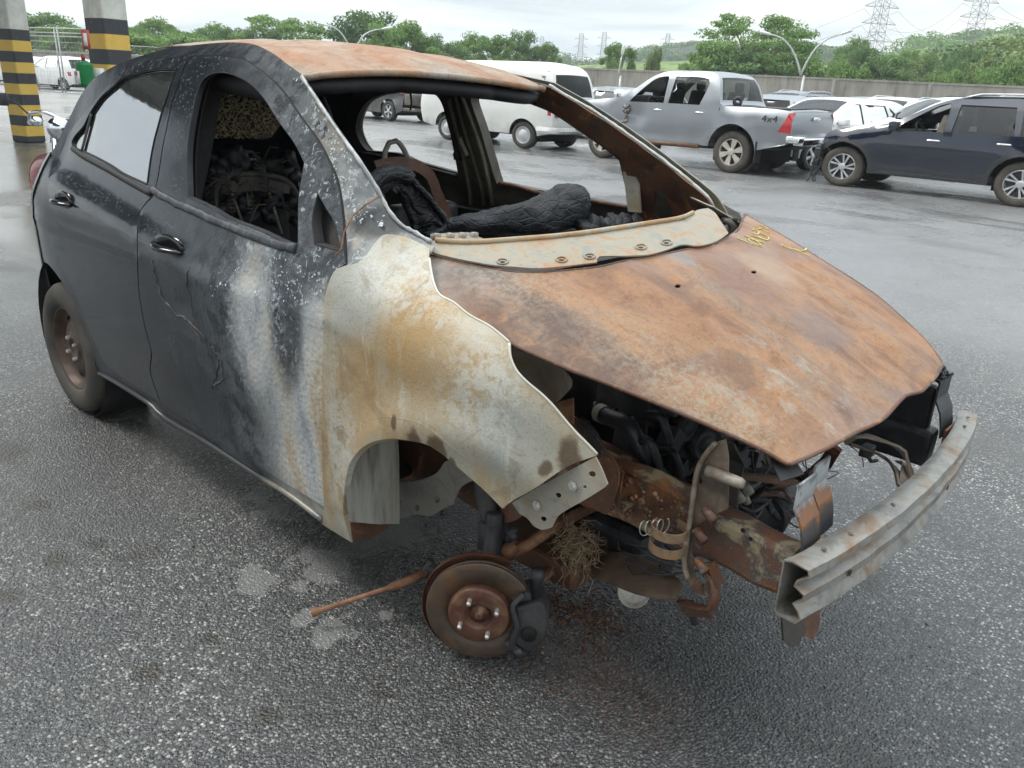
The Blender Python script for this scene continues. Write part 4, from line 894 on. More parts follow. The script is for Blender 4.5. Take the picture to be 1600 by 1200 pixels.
# upright radiator-support plate with its flange and peg
bk = [(1104, 708, 1), (1118, 692), (1134, 686, 1), (1138, 722), (1137, 795, 1), (1112, 806), (1088, 822, 1), (1080, 870), (1086, 905), (1078, 918, 1), (1070, 882), (1074, 850), (1081, 800), (1084, 760), (1092, 730)]
yk = -.53
sup = panel('radiator_support', ypx(bk, yk, 5), lambda x, z: (x, yk+.004*mnoise.noise(Vector((x*20, z*20, 0))), z), mottled('sooty_support', (.055, .042, .036), (.13, .095, .07), (.23, .18, .13), 14, .5), car, [ypx([(1094+cos(a)*2.5, 752+sin(a)*4) for a in [i*pi/4 for i in range(8)]], yk, 2)], .02, .004, rel=WB)
bm = bmesh.new(); tube(bm, [PT(u, v, y=yk-.012) for u, v in spline([(1118, 692), (1102, 710), (1091, 732), (1085, 760), (1080, 800), (1073, 845), (1069, 880), (1076, 905)], 6, False)], .009, 8, True, .6); wp('support_flange', bm, mottled('rusty_flange', (.08, .055, .04), (.20, .16, .12), (.30, .27, .22), 22, .5), sup)
bm = bmesh.new(); a, b = PT(1105, 735, y=yk-.01), PT(1148, 750, y=-.52); b = a+Vector((.085, -.0, .0)); tube(bm, [a, a.lerp(b, .9), b], [.013, .0125, .009], 14); wp('support_peg', bm, mottled('scorched_peg', (.13, .09, .065), (.25, .22, .18), (.33, .30, .26), 20, .5), sup)
bm = bmesh.new()
bm.free()
for u, v in ((1101, 795), (1087, 828), (1089, 875)): bm = bmesh.new(); p = PT(u, v, y=yk-.006); tube(bm, [p, p+Vector((.03, -.01, -.012))], .011, 10); wp('support_lug', bm, M['rail'], sup)
# strap clamp rings and little coil beside the rail
rc = PT(1046, 828, y=-.565); M['ringm'] = mottled('orange_clamp', (.11, .07, .05), (.24, .16, .10), (.30, .14, .05), 26, .45)
for dz in (0, -.040):
    bm = bmesh.new(); V, F = [], []
    for i in range(25):
        a = pi*.92+i/24*pi*1.6
        for zz in (-.011, .011):
            V.append((rc.x+cos(a)*.042, rc.y+sin(a)*.040, rc.z+dz+zz))
    for i in range(24): F.append((2*i, 2*i+2, 2*i+3, 2*i+1))
    wp('strap_clamp', (V, F), M['ringm'], car, thick=.003)
bm = bmesh.new(); q = []; a0 = PT(1002, 826, y=-.575); b0 = PT(1040, 822, y=-.575)
for i in range(61):
    t = i/60; a = t*2*pi*4.2; p = a0.lerp(b0, t); q.append((p.x+cos(a)*.004, p.y+cos(a)*.012, p.z+sin(a)*.019))
tube(bm, q, .0013, 5); wp('small_coil_spring', bm, M['stud'], car)
# bumper beam: pressed channel, bowed forward
def bx(y): return 3.274-.055*(abs(y)/.6)**2.4
prof = [(-.040, .060), (-.02, .066), (.012, .060), (.016, .045), (-.004, .028), (-.008, .016), (.012, .004), (.014, -.012), (-.004, -.024), (.008, -.036), (.016, -.052), (.006, -.066), (-.03, -.066), (-.040, -.060)]
V, F = [], []; ny = 41
for i in range(ny):
    y = -.585+1.17*i/(ny-1); k = 1
    for dx, dz in prof: V.append((bx(y)+dx+.003*mnoise.noise(Vector((y*9, dz*30, 0))), y, .562+dz-.004*sm(.3, .6, abs(y))+.0025*mnoise.noise(Vector((y*14, dx*30, 4)))))
n = len(prof)
for i in range(ny-1):
    for j in range(n): F.append((i*n+j, i*n+(j+1) % n, (i+1)*n+(j+1) % n, (i+1)*n+j))
beam = wp('bumper_beam', (V, F), M['beam'], car, thick=.004, toff=-1)
bm = bmesh.new()
for y, dz in ((-.43, .0), (.15, .0)):
    vs = [bm.verts.new((bx(y)+.0165, y+cos(a)*.009, .558+sin(a)*.008)) for a in [i*pi/5 for i in range(10)]]; bm.faces.new(vs)
wp('beam_holes', bm, M['seam'], beam)
# crash plates standing between rail and beam
def plateS(name, pts, y, mat, parent, thick=.006, xoff=0, yf=None):
    P2 = ypx(pts, y, 6); return panel(name, P2, lambda x, z: (x, (yf(x, z) if yf else y), z), mat, parent, [], .03, thick, rel=WB)
cr = [(1246, 744, 1), (1296, 767, 1), (1292, 800), (1300, 826), (1322, 842, 1), (1300, 858), (1260, 868, 1), (1256, 838), (1242, 800)]
def crashmat():
    g = G('scorched_crash_plate', .5); X, Y, Z = g.xyz(); n = g.noise(16, 6, .7, .5); z = g.math('ADD', Z, g.math('MULTIPLY', g.math('SUBTRACT', n, .5), .09))
    c = g.ramp(z, [(.60, (.045, .047, .052)), (.635, (.07, .06, .055)), (.65, (.24, .10, .035)), (.675, (.20, .09, .04)), (.69, (.24, .26, .27)), (.72, (.36, .38, .38)), (.74, (.14, .15, .16))])
    g.col(g.mix(g.math('MULTIPLY', g.sm(g.noise(40, 5, .7), .55, .64), .5), c, (.05, .045, .045))); g.bump(n, .3, .004); return g.m
M['gwhite'] = crashmat()
def bent(x0, y0, m, nm, pw=.095, dd=.055):   # Z-bent upright plate facing forward
    V, F = [], []; path = [(0, .085), (.0, .030), (.020, -.005), (.030, -.045), (.034, -.075)]
    for dx, dz in path:
        for k in range(5): V.append((x0+dx, y0-pw/2+pw*k/4, .655+dz))
    for i in range(len(path)-1):
        for k in range(4): F.append((i*5+k, i*5+k+1, (i+1)*5+k+1, (i+1)*5+k))
    return wp(nm, (V, F), m, car, thick=.005, smooth=False)
bent(3.150, -.455, M['gwhite'], 'crash_plate', .085); bent(3.135, -.345, M['gwhite'], 'crash_plate', .075)
bent(3.150, .47, M['char'], 'crash_plate', .11); 
bm = bmesh.new(); 
for i in range(60):
    a = random.Random(i).uniform(0, 6.3); p = Vector((3.13+random.Random(i+9).uniform(-.03, .02), .46+random.Random(i+99).uniform(-.045, .045), .735+random.Random(i+5).uniform(-.01, .03))); tube(bm, [p, p+Vector((cos(a)*.02, sin(a)*.02, random.Random(i+3).uniform(-.01, .015)))], .005, 5)
wp('charred_plug', bm, M['char'], car)
bm = bmesh.new(); box(bm, (2.95, .47, .625), (.38, .05, .17)); wp('far_crash_box', bm, M['char'], car, bev=.012, smooth=False)
# bonnet latch support: pressed arch bracket between the far rail and the beam
M['latch'] = mottled('smoky_bracket', (.06, .045, .035), (.16, .12, .085), (.09, .075, .065), 14, .45)
def flatbar(name, pts, w, up, mat, th=.005, parent=car):
    V, F = [], []; pts = [Vector(p) for p in pts]
    for i, p in enumerate(pts):
        t = (pts[min(i+1, len(pts)-1)]-pts[max(i-1, 0)]).normalized(); s = t.cross(Vector(up)).normalized(); ww = w[i] if isinstance(w, (list, tuple)) else w
        V += [p+s*ww/2, p-s*ww/2]
    for i in range(len(pts)-1): F.append((2*i, 2*i+1, 2*i+3, 2*i+2))
    return wp(name, (V, F), mat, parent, thick=th, toff=0)
def p3spline(pts, step=.02):
    out = []; n = len(pts); pts = [Vector(p) for p in pts]
    for i in range(n-1):
        p0, p1, p2, p3 = pts[max(i-1, 0)], pts[i], pts[i+1], pts[min(i+2, n-1)]; k = max(1, int((p2-p1).length/step))
        for j in range(k):
            t = j/k; out.append(.5*((2*p1)+(-p0+p2)*t+(2*p0-5*p1+4*p2-p3)*t*t+(-p0+3*p1-3*p2+p3)*t**3))
    return out+[pts[-1]]
la = [PT(1318, 690, x=3.05), PT(1350, 682, x=3.09), PT(1385, 690, x=3.13), PT(1412, 706, x=3.17), PT(1422, 735, x=3.20), PT(1432, 758, x=3.235)]
flatbar('latch_bracket', p3spline(la), .040, (.3, .6, .8), M['latch'], .007)
lb = [PT(1326, 694, x=3.05), PT(1360, 704, x=3.09), PT(1386, 718, x=3.13), PT(1402, 738, x=3.18), PT(1408, 762, x=3.225)]
flatbar('latch_bracket', p3spline(lb), .024, (.3, .6, .8), M['latch'], .006)
flatbar('latch_bracket', [PT(1402, 722, x=3.16), PT(1418, 728, x=3.18), PT(1412, 758, x=3.22)], [.02, .035, .03], (.3, .6, .8), M['latch'], .006)
bm = bmesh.new(); c = PT(1355, 704, x=3.08); box(bm, c, (.03, .04, .03)); tube(bm, [c+Vector((0, 0, -.01)), c+Vector((.01, .02, -.035)), c+Vector((.02, .04, -.035))], .006, 6); wp('bonnet_catch', bm, M['iron'], car, bev=.004)
# dark diagonal stay under the bonnet nose
flatbar('stay', [PT(1306, 698, x=3.04), PT(1290, 724, x=3.0), PT(1262, 745, x=2.98), PT(1250, 752, x=2.98)], [.035, .035, .032, .03], (0, 1, .2), M['rust'], .01)
# lower tie plate hanging under the beam end, tow hook
V = [PT(u, v, x=3.15) for u, v in ((1218, 950), (1256, 945), (1254, 985), (1246, 1006), (1236, 1010), (1222, 1000))]
wp('hanging_tab', ([tuple(v) for v in V], [tuple(range(6))]), M['inner'], car, thick=.005)
V = [PT(u, v, x=3.12) for u, v in ((1250, 945), (1278, 938), (1277, 975), (1268, 998), (1252, 992))]
wp('hanging_tab', ([tuple(v) for v in V], [tuple(range(5))]), M['rust'], car, thick=.006)
bm = bmesh.new(); tube(bm, p3spline([PT(1066, 940, y=-.47), PT(1085, 948, y=-.49), PT(1112, 950, y=-.50), PT(1119, 930, y=-.50), PT(1116, 905, y=-.49), PT(1100, 892, y=-.47)], .02), .016, 8, True, .5); wp('tow_hook', bm, M['rust'], car)
bm = bmesh.new(); tube(bm, [PT(1080, 940, y=-.46), PT(1085, 975, y=-.46)], .009, 8); wp('hook_bolt', bm, M['iron'], car)
# splash tray strip and the white lamp shell under the rail
tr = p3spline([PT(925, 888, y=-.42), PT(960, 885, y=-.44), PT(1010, 905, y=-.46), PT(1060, 925, y=-.47)], .03)
flatbar('splash_tray', tr, [.010+.10*sin(pi*min(1, .12+i/len(tr)*.85)) for i in range(len(tr))], (.55, -.35, .75), mottled('muddy_tray', (.06, .042, .032), (.12, .08, .055), (.19, .14, .10), 9, .6), .006)
bm = bmesh.new(); c = PT(990, 925, y=-.42); Mx = Matrix.Translation(c) @ Matrix.Rotation(R(60), 4, 'X') @ Matrix.Rotation(R(25), 4, 'Y')
lathe(bm, [(.042, 0), (.040, .006), (.030, -.012), (.0, -.020)], 28, Mx); wp('horn_shell', bm, mottled('chipped_white_shell', (.55, .53, .48), (.62, .60, .55), (.20, .13, .09), 14, .5), car, thick=.003)
# ---------------------------------------------------------------- right front brake, turned outward
HC = Vector((2.462, -.690, .163)); nz = Vector((cos(R(-52)), sin(R(-52)), .03)).normalized()
Hm = Matrix.Translation(HC) @ nz.to_track_quat('Z', 'Y').to_matrix().to_4x4()
disc = None
bm = bmesh.new(); lathe(bm, [(.080, .0), (.1405, .0), (.1435, -.002), (.1435, -.009), (.134, -.010), (.134, -.014), (.1435, -.015), (.1435, -.023), (.08, -.023)], 64, Hm, True); disc = wp('brake_disc', bm, M['disc'], car)
bm = bmesh.new(); lathe(bm, [(.084, -.002), (.083, .012), (.079, .020), (.074, .022), (.040, .022), (.036, .020), (.0355, .006), (.026, .004), (.026, .012), (.011, .012), (.0105, .022), (.004, .024), (0, .020)], 48, Hm); wp('hub_face', bm, M['hat'], disc)
for i in range(4):
    a = i*pi/2+R(28); bm = bmesh.new(); lathe(bm, [(.0062, .015), (.0062, .040), (.005, .044), (0, .044)], 12, Hm @ Matrix.Translation((cos(a)*.054, sin(a)*.054, 0))); wp('wheel_stud', bm, M['stud'], disc)
bm = bmesh.new(); bigs = []
V, F = [], []
for i in range(45):   # splash shield behind the disc
    a = R(60)+i/44*R(235)
    for r_, h in ((.07, -.045), (.150, -.042), (.158, -.034), (.158, -.022)): V.append(Hm @ Vector((cos(a)*r_, sin(a)*r_, h)))
for i in range(44):
    for j in range(3): F.append((i*4+j, i*4+j+1, i*4+5+j, i*4+4+j))
wp('splash_shield', ([tuple(v) for v in V], F), M['hat'], disc, thick=.002)
# caliper and carrier around the front edge of the disc
def hp(a, r_, h): return Hm @ Vector((cos(a)*r_, sin(a)*r_, h))
_ax = Hm.to_3x3()
def ang_of(du, dv):   # direction on screen -> angle in the disc plane
    best = min((((lambda q: (q[0]-du)**2+(q[1]-dv)**2)(scr(a))), a) for a in [i*pi/90 for i in range(180)]); return best[1]
def scr(a):
    p = hp(a, .1, 0)-HC; x, y = p.dot(_r), p.dot(_d); l = sqrt(x*x+y*y); return (x/l, y/l)
cal = ang_of(.97, .12); sg = 1 if scr(cal+.2)[1] > scr(cal)[1] else -1
bm = bmesh.new()
def arcblock(bm, a0, a1, r0, r1, h0, h1, n=10, bulge=0):
    V = []
    for i in range(n+1):
        a = cal+sg*(a0+(a1-a0)*i/n); b = bulge*sin(pi*i/n)
        V.append([bm.verts.new(hp(a, r_, h)) for r_, h in ((r0, h0), (r1+b, h0), (r1+b, h1+b*.3), (r0, h1+b*.5))])
    for A, B in zip(V, V[1:]):
        for j in range(4): bm.faces.new((A[j], A[(j+1) % 4], B[(j+1) % 4], B[j]))
    bm.faces.new(V[0][::-1]); bm.faces.new(V[-1])
arcblock(bm, -.40, .62, .098, .172, -.065, .020, bulge=.010); caliper = wp('brake_caliper', bm, M['iron'], car, bev=.008)
bm = bmesh.new(); arcblock(bm, -.62, -.50, .10, .150, -.05, .014); arcblock(bm, .66, .80, .105, .165, -.05, .018)
tube(bm, p3spline([hp(cal-sg*.62, .135, .014), hp(cal-sg*.52, .100, .024), hp(cal-sg*.25, .094, .028), hp(cal+sg*.1, .104, .028), hp(cal+sg*.5, .108, .024), hp(cal+sg*.72, .125, .016)], .012), .0095, 8, True, .8)
wp('caliper_carrier', bm, M['iron'], caliper, bev=.004)
bm = bmesh.new(); a = hp(cal-sg*.52, .165, -.01); tube(bm, [a+Vector((0, 0, -.03)), a+Vector((0, 0, .03)), a+Vector((0, 0, .034)), a+Vector((0, 0, .06))], [.014, .014, .018, .016], 14); wp('guide_pin_boot', bm, M['iron'], caliper)
bm = bmesh.new(); lathe(bm, [(.0, 0), (.020, 0), (.022, -.02)], 20, Matrix.Translation(hp(cal+sg*.22, .138, .034)) @ _ax.to_4x4()); wp('caliper_piston', bm, M['seam'], caliper)
bm = bmesh.new(); lathe(bm, [(0, .006), (.012, .005), (.014, -.01)], 12, Matrix.Translation(hp(cal+sg*.72, .150, .02)) @ _ax.to_4x4()); wp('caliper_bolt', bm, M['iron'], caliper)
# knuckle, strut, lower arm, drive shaft, track rod
K = HC-nz*.05
bm = bmesh.new()
tube(bm, p3spline([K+Vector((0, 0, -.06)), K+Vector((-.01, .01, .05)), PT(770, 858, y=-.60), PT(772, 830, y=-.58), PT(776, 790, y=-.56)], .03), [.035, .034, .030, .030, .028, .028, .03, .03, .032, .034, .034, .034][:20]+[.034]*20, 10) if False else None
kp = p3spline([K+Vector((0, 0, -.06)), K+Vector((-.01, .01, .05)), PT(768, 862, y=-.60), PT(772, 832, y=-.58), PT(774, 800, y=-.57)], .03)
tube(bm, kp, .030, 10, True, .8); box(bm, PT(770, 835, y=-.57), (.055, .07, .09)); wp('steering_knuckle', bm, M['iron'], car, bev=.006)
bm = bmesh.new(); tube(bm, [PT(770, 838, y=-.58), PT(764, 800, y=-.56), PT(758, 760, y=-.54), PT(740, 690, y=-.50)], [.028, .028, .032, .032], 14); wp('suspension_strut', bm, M['iron'], car)
bm = bmesh.new(); p = PT(795, 828, y=-.60); tube(bm, [p, p+Vector((.035, -.012, -.004))], .010, 8); tube(bm, [p+Vector((0, 0, -.03)), p+Vector((.03, -.01, .02))], .010, 8); wp('strut_bolt', bm, M['iron'], car)
bm = bmesh.new(); tube(bm, p3spline([PT(790, 870, y=-.56), PT(830, 848, y=-.50), PT(880, 815, y=-.40), PT(930, 790, y=-.30)], .04), .017, 10); tube(bm, [PT(785, 868, y=-.575), PT(803, 852, y=-.54)], .022, 12); wp('stabilizer_bar', bm, M['orange'], car)
bm = bmesh.new(); tube(bm, p3spline([K+Vector((.01, .01, -.03)), PT(850, 900, y=-.50), PT(880, 870, y=-.40), PT(910, 840, y=-.28)], .04), .022, 8, True, .5); wp('lower_arm', bm, M['rust'], car)
bm = bmesh.new(); A = PT(694, 885, y=-.70); A2 = A+Vector((0, 0, .03))
T0, T1, T2, T3 = PT(672, 892, z=.115), PT(645, 905, z=.105), PT(612, 917, z=.095), PT(487, 958, z=.045)
tube(bm, [T0, T1, T2, T2.lerp(T3, .06), T3.lerp(T2, .12), T3.lerp(T2, .08), T3], [.012, .014, .012, .0072, .0072, .013, .012], 12); rod = wp('track_rod', bm, M['orange'], car)
bm = bmesh.new(); tube(bm, [T0+Vector((0, 0, -.014)), T0+Vector((0, 0, .014)), T0+Vector((.0, 0, .02)), T0+Vector((0, 0, .036))], [.020, .020, .014, .012], 12); tube(bm, [T0+Vector((0, 0, .01)), HC-nz*.06+Vector((-.03, 0, .02))], .018, 8); wp('ball_joint', bm, M['iron'], rod)
# ---------------------------------------------------------------- engine bay
rng = random.Random(12)
bm = bmesh.new(); box(bm, (2.50, .02, .56), (.40, .62, .46)); box(bm, (2.50, .05, .83), (.34, .55, .10)); box(bm, (2.58, -.22, .72), (.20, .16, .20)); box(bm, (2.46, .3, .5), (.36, .3, .34)); eng = wp('engine', bm, M['char'], car, bev=.03, smooth=False)
def cyl(name, c, ax, r, h, mat, parent, n=24, prof=None):
    bm = bmesh.new(); Mx = Matrix.Translation(c) @ Vector(ax).to_track_quat('Z', 'Y').to_matrix().to_4x4()
    lathe(bm, prof or [(0, h/2), (r*.5, h/2), (r*.55, h/2-.008), (r*.9, h/2-.004), (r, h/2), (r, -h/2), (0, -h/2)], n, Mx); return wp(name, bm, mat, parent)
cyl('pulley', PT(1064, 710, x=2.72), (1, -.25, 0), .055, .05, M['char'], eng); cyl('pulley', PT(1020, 735, x=2.66), (.5, -.9, .1), .075, .02, M['rust'], eng); cyl('alternator', PT(1120, 745, x=2.78), (1, -.3, 0), .05, .08, M['char'], eng)
cyl('gearbox', PT(1190, 790, x=2.84), (.2, -1, 0), .09, .16, M['char'], eng)
for i in range(120):   # burnt pipes, bolts and lugs over the block
    y = rng.uniform(-.36, .40); z = rng.uniform(.36, .90); x = 2.70+rng.uniform(-.02, .06)
    bm = bmesh.new() if i == 0 else bm
    k = rng.random(); d = Vector((rng.uniform(-1, 1), rng.uniform(-1, 1), rng.uniform(-1, 1)))*.05
    if k < .55: tube(bm, [(x, y, z), Vector((x, y, z))+d], rng.uniform(.006, .016), 7)
    else: box(bm, (x, y, z), (rng.uniform(.02, .05), rng.uniform(.02, .06), rng.uniform(.02, .06)), Matrix.Rotation(rng.uniform(0, 3), 3, 'X'))
tag(wp('burnt_engine_parts', bm, M['iron'], eng, bev=.003, smooth=False), kind='stuff')
bm = bmesh.new()
for i in range(26):
    u = rng.uniform(905, 1000); v = 620+rng.uniform(0, 110); p = PT(u, v, y=-.30-rng.uniform(0, .12)); d = Vector((rng.uniform(-.05, .05), rng.uniform(-.03, .03), rng.uniform(-.05, .05))); tube(bm, [p, p+d], rng.uniform(.005, .016), 7)
tag(wp('burnt_engine_parts', bm, M['char'], eng), kind='stuff')
# thick coolant hose with clamp
hq = p3spline([PT(938, 645, y=-.42), PT(958, 655, y=-.44), PT(985, 668, y=-.45), PT(1000, 700, y=-.44), PT(1020, 730, y=-.42), PT(1038, 752, y=-.40)], .02)
bm = bmesh.new(); tube(bm, hq, .0215, 16); wp('coolant_hose', bm, mottled('black_hose', (.014, .014, .016), (.024, .025, .028), (.035, .036, .04), 20, .45), eng)
bm = bmesh.new(); tube(bm, [hq[0]+(hq[1]-hq[0])*-.1, hq[1]], .0245, 16, False); wp('hose_clamp', bm, M['bare'], eng)
bm = bmesh.new(); box(bm, PT(985, 680, y=-.33), (.10, .012, .24)); wp('battery_tray_wall', bm, M['iron'], eng, bev=.01)
# metal couplings and wires near the support
bm = bmesh.new(); a = PT(1158, 752, x=2.93)
tube(bm, [a, a+Vector((.03, -.01, -.02))], .015, 10); tube(bm, [PT(1168, 764, x=2.93), PT(1184, 752, x=2.90)], .012, 10); tube(bm, [PT(1150, 770, x=2.94), PT(1158, 782, x=2.95)], .012, 10); tube(bm, [PT(1162, 772, x=2.94), PT(1168, 786, x=2.95)], .010, 10)
wp('pipe_unions', bm, M['bare'], eng)
bm = bmesh.new()
for pts, r in (([(1172, 782), (1195, 782), (1208, 800), (1222, 812), (1240, 800)], .010), ([(1196, 768), (1222, 745), (1228, 730), (1225, 715)], .007)):
    tube(bm, p3spline([PT(u, v, x=2.92) for u, v in pts], .02), r, 8)
wp('black_cable', bm, M['rubber'], eng)
bm = bmesh.new()
for pts in ([(1247, 718), (1246, 740), (1262, 760)], [(1252, 716), (1262, 732), (1310, 738), (1288, 750)], [(1238, 720), (1236, 745), (1232, 760)], [(1256, 716), (1260, 735), (1258, 760)], [(1210, 770), (1240, 790), (1225, 800)], [(1330, 698), (1345, 712), (1348, 730)], [(1255, 862), (1258, 845), (1262, 830)]):
    tube(bm, p3spline([PT(u+rng.uniform(-2, 2), v, x=2.98) for u, v in pts], .015), .0016, 5)
for i in range(22):
    u0, v0 = 905+rng.uniform(-8, 10), 655+rng.uniform(-6, 10); tube(bm, p3spline([PT(u0, v0, y=-.57), PT(u0+18+rng.uniform(-5, 8), v0+25+rng.uniform(-8, 8), y=-.56), PT(u0+30+rng.uniform(-6, 8), v0+48+rng.uniform(-8, 8), y=-.56)], .02), .0011, 4)
tag(wp('bare_wires', bm, M['iron'], eng), kind='stuff')
cyl('brake_fluid_bottle', PT(1222, 748, x=2.93), (0, 0, 1), .018, .05, M['rust'], eng); 
bm = bmesh.new(); q = [PT(u, v, x=2.92) for u, v in ((1185, 772), (1210, 770), (1240, 778))]; tube(bm, q, .010, 8); tube(bm, [PT(1205, 760, x=2.93), PT(1245, 752, x=2.95)], .009, 8); wp('brown_pipe', bm, M['rust'], eng)
# subframe that carries the front on the ground
bm = bmesh.new(); box(bm, (2.42, 0, .22), (.36, .95, .07)); box(bm, (2.62, .02, .24), (.10, .75, .06)); wp('subframe', bm, M['rust'], car, bev=.012, smooth=False)
bm = bmesh.new(); box(bm, (2.60, -.20, .26), (.22, .26, .16)); box(bm, (2.64, -.18, .17), (.12, .16, .10)); wp('oil_sump', bm, M['char'], car, bev=.03, smooth=False)
bm = bmesh.new(); lathe(bm, [(.06, .0), (.13, .0), (.13, -.02), (0, -.02)], 32, Matrix.Translation((2.49, .70, .17)) @ Matrix.Rotation(R(-90), 4, 'X')); wp('brake_disc', bm, M['disc'], car)
# dry grass packed behind the suspension
bm = bmesh.new(); gc = PT(900, 850, y=-.47)
for i in range(420):
    p = gc+Vector((rng.gauss(0, .030), rng.gauss(0, .022), rng.gauss(.0, .032))); d = Vector((rng.uniform(-1, 1), rng.uniform(-1, 1), rng.uniform(-1.6, .4))).normalized()*rng.uniform(.02, .06); b = p+d*.5+Vector((rng.uniform(-.01, .01),)*3); tube(bm, [p, b, p+d], [.0012, .0011, .0004], 3, False)
t = mo('dry_grass_clump', bm, mottled('dry_grass', (.15, .09, .05), (.28, .20, .12), (.40, .33, .19), 60, .8)); tag(t, 'matted clump of dry grass caught under the burned car behind its brake disc', 'grass clump')
# ---------------------------------------------------------------- cabin
# rear seat frame with wire hoop
sf = lambda u, v: PT(u, v, x=.72)
seat = None
bm = bmesh.new(); box(bm, (.62, -.33, .80), (.10, .52, .30)); seat = wp('seat_frame', bm, M['innerd'], car, bev=.03)
bm = bmesh.new(); tube(bm, p3spline([sf(338, 345), sf(335, 300), sf(345, 278), (sf(380, 272)), sf(430, 276), sf(455, 290), sf(468, 320), sf(470, 345)], .04), .014, 8); wp('seat_tube', bm, M['inner'], seat)
V = [sf(u, v) for u, v in ((345, 278), (395, 274), (452, 288), (450, 302), (400, 298), (344, 300))]; wp('seat_crossplate', ([tuple(v) for v in V], [tuple(range(6))]), M['inner'], seat, thick=.01)
for a_, b_, r_ in ((sf(362, 302), sf(378, 345), .006), (sf(420, 300), sf(440, 365), .007), (sf(463, 272), sf(470, 300), .004)): bm = bmesh.new(); tube(bm, [a_, b_], r_, 6); wp('seat_rod', bm, M['bare'], seat)
bm = bmesh.new(); tube(bm, p3spline([PT(362, 290, x=.6), PT(364, 250, x=.6), PT(378, 235, x=.6), PT(395, 238, x=.6), PT(415, 268, x=.6)], .03), .006, 6); wp('headrest_hoop', bm, M['inner'], seat)
bm = bmesh.new(); tube(bm, [PT(u, v, x=.25) for u, v in ((343, 249), (413, 249))], .006, 6); wp('parcel_rail', bm, M['bare'], seat)
# springy wire net left of a burnt headrest, on its rusty board
bm = bmesh.new(); g = {}; rn = random.Random(5)
for j in range(15):
    for i in range(22):
        u = 306+i*6.1+(3 if j % 2 else 0)+rn.uniform(-2.2, 2.2); v = 145+j*5+rn.uniform(-1.9, 1.9)-.0*i
        lim = 217 if u < 410 else 217-(u-410)*.35
        if v > lim or u > 436-(0 if v < 190 else (v-190)*.3): continue
        g[i, j] = PT(u, v, x=.30+rn.uniform(-.02, .02))
for (i, j), p in g.items():
    for k in ((i+1, j), (i, j+1), (i+(1 if j % 2 else -1), j+1)):
        if k in g and rn.random() < .66: tube(bm, [p, (p+g[k])/2+Vector((rn.uniform(-.012, .012), rn.uniform(-.005, .005), rn.uniform(-.005, .005))), g[k]], .0030, 4, False)
for i in range(0): pass
net = wp('wire_net', bm, mottled('khaki_wire', (.45, .39, .22), (.60, .52, .32), (.68, .60, .40), 30, .7), car)
V = [PT(u, v, x=.26) for u, v in ((300, 208), (410, 218), (425, 214), (438, 196), (438, 150), (318, 146), (303, 170))]
wp('net_board', ([tuple(v) for v in V], [tuple(range(7))]), M['rust'], net, thick=.01)
# far front seat: rusty frame, bent strap, hoop
bm = bmesh.new(); box(bm, (1.02, .36, .82), (.10, .36, .30)); s2_ = wp('seat_frame', bm, M['char'], car, bev=.03)
fs = [(588, 262), (615, 256), (648, 258), (672, 275), (682, 300), (692, 322), (703, 350)]
flatbar('seat_side_strap', p3spline([PT(u, v, x=1.25) for u, v in fs], .03), [.05]*4+[.045]*40, (1, -.3, .3), M['rust'], .006, s2_)
bm = bmesh.new(); tube(bm, p3spline([PT(600, 258, x=1.05), PT(602, 236, x=1.05), PT(608, 223, x=1.05), PT(619, 220, x=1.05), PT(630, 232, x=1.05), PT(640, 254, x=1.05)], .02), .011, 8); wp('headrest_hoop', bm, M['bare'], s2_)
V = [PT(u, v, x=1.2) for u, v in ((592, 262), (632, 258), (634, 274), (600, 276))]; wp('seat_crossplate', ([tuple(v) for v in V], [(0, 1, 2, 3)]), M['inner'], s2_, thick=.01)
bm = bmesh.new(); box(bm, (1.75, .0, .66), (.5, 1.30, .30)); box(bm, (2.02, 0, .86), (.22, 1.32, .16)); wp('dash_remains', bm, M['char'], car, bev=.05)
bm = bmesh.new(); box(bm, (1.3, .62, .62), (1.4, .05, .62)); wp('far_door_lining', bm, M['innerd'], car)
# grey plastic-steel box with clips behind the cowl
bm = bmesh.new(); a, b = PT(682, 378, x=2.06), PT(744, 376, x=2.10); c = (a+b)/2; box(bm, c+Vector((0, 0, -.03)), (.10, (b-a).length, .09), Matrix.Rotation(math.atan2((b-a).y, (b-a).x)-pi/2, 3, 'Z')); bx_ = wp('cabin_vent_box', bm, M['paleinner'], car, bev=.004)
bm = bmesh.new()
for t in (.02, .35, .65, .95): box(bm, a.lerp(b, t)+Vector((.02, -.02, .018)), (.018, .014, .02))
tube(bm, [a+Vector((0, 0, .012)), b+Vector((0, 0, .012))], .008, 6); wp('box_clips', bm, M['bare'], bx_)
# charred things lying loose in the cabin: a door-pad frame and a thick roll
def charred(name, fn, label, cat, mat, nscale=9, amp=.012):
    bm = fn(); bmesh.ops.subdivide_edges(bm, edges=bm.edges[:], cuts=1, use_grid_fill=True) if False else None
    for v in bm.verts:
        v.co += Vector((mnoise.noise(v.co*nscale), mnoise.noise(v.co*nscale+Vector((9, 0, 0))), mnoise.noise(v.co*nscale+Vector((0, 9, 0)))))*amp+Vector((mnoise.noise(v.co*38), mnoise.noise(v.co*38+Vector((9, 0, 0))), mnoise.noise(v.co*45)))*amp*.6
    return tag(mo(name, bm, mat), label, cat)
rollp = p3spline([PT(700, 352, x=1.78), PT(716, 350, x=1.80), PT(755, 348, x=1.84), PT(800, 342, x=1.88), (PT(840, 336, x=1.90)), PT(872, 328, x=1.92), PT(892, 322, x=1.94), PT(908, 326, x=1.95)], .012)
